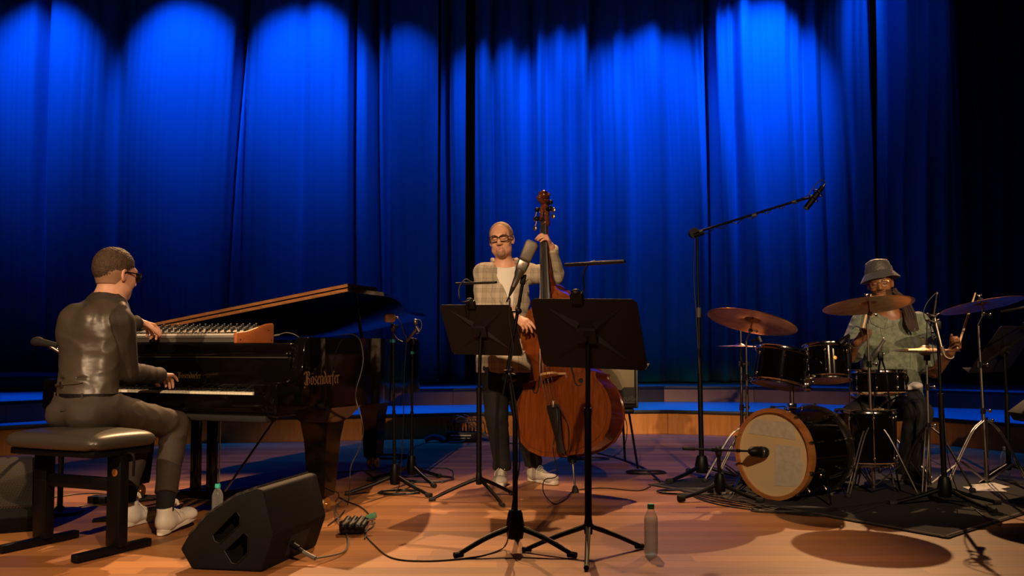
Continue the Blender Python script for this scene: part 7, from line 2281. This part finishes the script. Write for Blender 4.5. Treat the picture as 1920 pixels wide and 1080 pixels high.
# ------------------------------------------------------------------ stage box with cables at the riser
g0 = P(865, 818, 10.0); g0.z = 0
sb_ = thing('stage_box', (g0.x, g0.y, 0), 'black multicore stage box full of plugs on the floor against the riser', 'stage box')
MB().box(g0 + ZV * 0.055, (0.30, 0.16, 0.10), None, 0.008).build('box', M['black_metal'], sb_)
MB().box(g0 + V(0, -0.081, 0.072), (0.20, 0.003, 0.012), None).build('label_strip', M['paper_tape'], sb_)
MB().box(g0 + V(0, -0.081, 0.045), (0.18, 0.003, 0.006), None).build('label_strip', M['paper_tape'], sb_)
r3 = random.Random(21)
for i in range(9):
    x = -0.13 + 0.032 * i
    MB().cyl(g0 + V(x, -0.01, 0.105), g0 + V(x, -0.01, 0.150), 0.009, 8).build('plug', M['black_plastic'], sb_)
    p0 = g0 + V(x, -0.01, 0.148)
    hgt = 0.05 + 0.08 * r3.random()
    top('multicore_cable', MB().tube([p0, p0 + V(0.02 * r3.uniform(-1, 1), -0.02, hgt), p0 + V(0.12 + 0.1 * r3.random(), -0.05, hgt * 0.7), g0 + V(0.24 + 0.05 * r3.random(), -0.08 - 0.03 * r3.random(), 0.05), g0 + V(0.34 + 0.04 * i, -0.12 - 0.02 * i, 0.006), g0 + V(0.6 + 0.05 * i, -0.2 + 0.03 * i, 0.006)], 0.004, 7, smooth=5), M['cable'],
        'black cable curving out of the stage box by the riser', 'cable', 'cables plugged into the stage box')
bigc = [g0 + V(-0.06, -0.02, 0.12), g0 + V(-0.065, -0.02, 0.20), g0 + V(-0.02, -0.02, 0.245), g0 + V(0.04, -0.02, 0.22), g0 + V(0.075, -0.03, 0.12), g0 + V(0.06, -0.07, 0.05), g0 + V(0.0, -0.12, 0.012), g0 + V(-0.12, -0.14, 0.01)]
top('thick_cable', MB().tube(bigc, 0.010, 10, smooth=6), M['cable'], 'thick cable arching high over the stage box', 'cable')
top('cable_pile', MB().tube([g0 + V(-0.36, -0.04, 0.02), g0 + V(-0.28, -0.03, 0.05), g0 + V(-0.2, -0.05, 0.04), g0 + V(-0.16, -0.08, 0.01)], [0.025, 0.035], 10, smooth=4), M['black_matte'], 'black cloth bag lying left of the stage box', 'bag')
def coil(c, r, n, label, rr=0.0038, tail=None, squash=0.7, seed=1, m='cable', cat='cable'):
    rn = random.Random(seed)
    pts = []
    N = int(n * 16)
    for i in range(N + 1):
        a = 2 * PI * i / 16
        k = 1 + 0.14 * math.sin(i * 0.37 + seed) + 0.05 * rn.random()
        pts.append(Vector(c) + V(r * k * math.cos(a), r * squash * k * math.sin(a), 0.004 + 0.0035 * (i / N) * n))
    if tail: pts += [Vector(t) for t in tail]
    return top('cable_coil', MB().tube(pts, rr, 7, smooth=2), M[m], label, cat)
coil(G(870, 826), 0.22, 4, 'flat coil of black cable in front of the stage box', seed=3, tail=[G(800, 830, .005), G(770, 845, .005), G(745, 870, .005), G(700, 880, .005)])
coil(G(730, 858), 0.17, 5, 'coil of black cable on the floor behind the piano microphone stands', 0.005, seed=5, squash=0.9)
coil(G(790, 900), 0.20, 2.5, 'loose black cable loops between the piano stands and the left music stand', seed=8, squash=0.8, tail=[G(830, 905, .004), G(850, 890, .004), G(838, 878, .004), G(780, 878, .004)])
coil(G(745, 925), 0.13, 3, 'small tangle of cable under the two piano microphone stands', seed=9)
coil(G(252, 937), 0.17, 4, 'coil of black cable on the floor behind the pianist shoes', seed=4, squash=0.6, tail=[G(330, 935, .004), G(420, 925, .004), G(520, 915, .004), G(600, 905, .004)])
coil(G(1215, 888), 0.14, 4, 'coil of cable on the blue lit floor right of the amplifier stand', seed=6, squash=0.7)
coil(G(1110, 862), 0.13, 3, 'cable loops on the floor under the bass amplifier', seed=7, tail=[G(1160, 850, .004), G(1172, 835, .02), P(1176, 800, 8.6), P(1170, 780, 8.4)])
# floor cables
def fc(name, pts, label, r=0.0036, m='cable', cat='cable'):
    return top(name, MB().tube([G(x, y, 0.005) for x, y in pts], r, 7, smooth=6), M[m], label, cat)
fc('floor_cable', [(0, 945), (80, 935), (170, 925), (260, 934), (330, 935), (420, 922), (520, 908), (600, 900)], 'long black cable crossing the floor behind the bench towards the piano leg')
fc('floor_cable', [(120, 955), (180, 946), (250, 952), (320, 940), (400, 942), (470, 915), (560, 893), (640, 885), (700, 882)], 'second black cable running behind the pedal lyre')
fc('floor_cable', [(1240, 905), (1210, 880), (1160, 860), (1120, 850), (1080, 838)], 'flat cable bundle strip leading back past the amplifier legs', 0.010)
for i in range(5):
    fc('kit_cable', [(1225 + 10 * i, 898 + 4 * i), (1300 + 8 * i, 918 + 6 * i), (1390 + 12 * i, 938 + 5 * i), (1500 + 20 * i, 955 + 3 * i), (1600 + 25 * i, 950 - 4 * i), (1700 + 10 * i, 940)], ('black cable along the left rug edge, farthest from the audience', 'second black cable along the left rug edge', 'middle black cable of five along the left rug edge', 'fourth black cable along the left rug edge', 'black cable along the left rug edge, nearest the audience')[i], 0.0042)['group'] = 'cables along the edge of the drum rug'
coil(G(1310, 925), 0.28, 3, 'wide flat coil of black cable at the left corner of the drum rug', 0.004, seed=14, squash=0.45)
coil(G(1480, 958), 0.24, 3, 'flat cable coil on the rug in front of the bass drum', 0.004, seed=15, squash=0.4)
# thin lead from the piano lid
mic_cable('thin_lead', [P(637, 629, 6.0), P(648, 627, 5.95), P(664, 628, 5.9), P(676, 640, 5.85), P(681, 670, 5.82), P(678, 695, 5.8), P(668, 730, 5.78), P(668, 752, 5.78), P(678, 785, 5.75), P(681, 815, 5.75), P(672, 845, 5.75), P(658, 875, 5.72), P(656, 910, 5.7), G(652, 945, .006), G(640, 965, .005), G(615, 985, .005)], 'thin lead hanging in front of the piano side down to the floor', 0.0034)
fc('floor_cable', [(637, 933), (650, 940), (675, 950), (692, 965), (700, 985), (688, 995), (684, 1010)], 'black cable curving round the bundle of plugs on the floor', 0.0042)
# bundle of plugs
pb = G(662, 1003)
pbx = thing('plug_bundle', (pb.x, pb.y, 0), 'black bundle of taped plugs with a green tag right of the near wedge monitor', 'connector')
S = SDF().rbox(pb + V(-0.01, 0.03, 0.035), (0.13, 0.09, 0.06), Matrix.Rotation(0.2, 3, 'Z'), 0.018)
for q in (-0.05, -0.015, 0.02, 0.05):
    S.cap(pb + V(q, -0.02, 0.045), pb + V(q + 0.015, 0.07, 0.07), 0.016, k=0.006)
S.build('wrapped_plugs', M['black_plastic'], pbx, 0.004)
MB().box(pb + V(0.085, 0.05, 0.085), (0.055, 0.012, 0.03), Matrix.Rotation(-0.35, 3, 'Y'), 0.004).build('tag', mat('green_tag', (0.05, 0.16, 0.08), 0.6), pbx)
for k in (0.045, 0.065):
    MB().cyl(pb + V(0.05, 0.02, k), pb + V(0.11, 0.025, k + 0.012), 0.006, 10).build('jack', M['dull_chrome'], pbx)
# adapter box behind the pianist foot, small foot pedal
gb = G(187, 943)
top('adapter_box', MB().box(gb + ZV * 0.022, (0.12, 0.08, 0.042), Matrix.Rotation(-0.2, 3, 'Z'), 0.005).box(gb + V(0, -0.042, 0.024), (0.07, 0.003, 0.012), Matrix.Rotation(-0.2, 3, 'Z')), M['black_metal'], 'small black adapter box on the floor behind the bench', 'electrical box')
gp = G(190, 980)
top('foot_switch', MB().prism([(0, 0), (0.10, 0), (0.10, 0.03), (0.0, 0.012)], gp + V(-0.05, 0, 0), V(0.95, 0.3, 0), ZV, V(-0.02, 0.06, 0)), M['black_metal'], 'small black wedge foot switch left of the pianist left shoe', 'pedal')
# paper on the floor
top('paper_sheet', MB().prism([(-0.10, -0.02), (0.12, -0.06), (0.14, 0.16), (-0.09, 0.12)], V(G(1846, 921).x, G(1846, 921).y, 0.008), V(1, 0, 0), V(0, 1, 0.03), V(0, 0, 0.001)), M['paper'], 'white sheet of paper on the floor beneath the right cymbal stand', 'paper')
top('paper_sheet', MB().prism([(-0.11, -0.10), (0.09, -0.08), (0.11, 0.10), (-0.09, 0.09)], V(G(1858, 915).x, G(1858, 915).y, 0.012), V(0.93, 0.3, 0.04), V(-0.3, 0.93, 0.05), V(0, 0, 0.001)), M['paper'], 'second white sheet lying across the first under the right cymbal stand', 'paper')
# tilted black case at the right edge
cd = P(1925, 765, 6.1)
tr = thing('keyboard_case', tuple(cd), 'black tilted case with a pale trim strip cut off by the right edge', 'case')
MB().box(cd + V(0.04, 0, 0.0), (0.20, 0.25, 0.07), Matrix.Rotation(-0.62, 3, 'Y'), 0.01).build('case', M['black_matte'], tr)
MB().box(cd + V(0.015, -0.127, 0.045), (0.17, 0.004, 0.012), Matrix.Rotation(-0.62, 3, 'Y'), 0.002).build('trim_strip', M['nickel'], tr)
MB().cyl(V(cd.x + 0.05, cd.y, 0.0), V(cd.x + 0.05, cd.y, cd.z - 0.02), 0.016, 12).cyl(V(cd.x + 0.05, cd.y, 0), V(cd.x + 0.05, cd.y, 0.012), 0.16, 32).build('stand', M['black_metal'], tr)
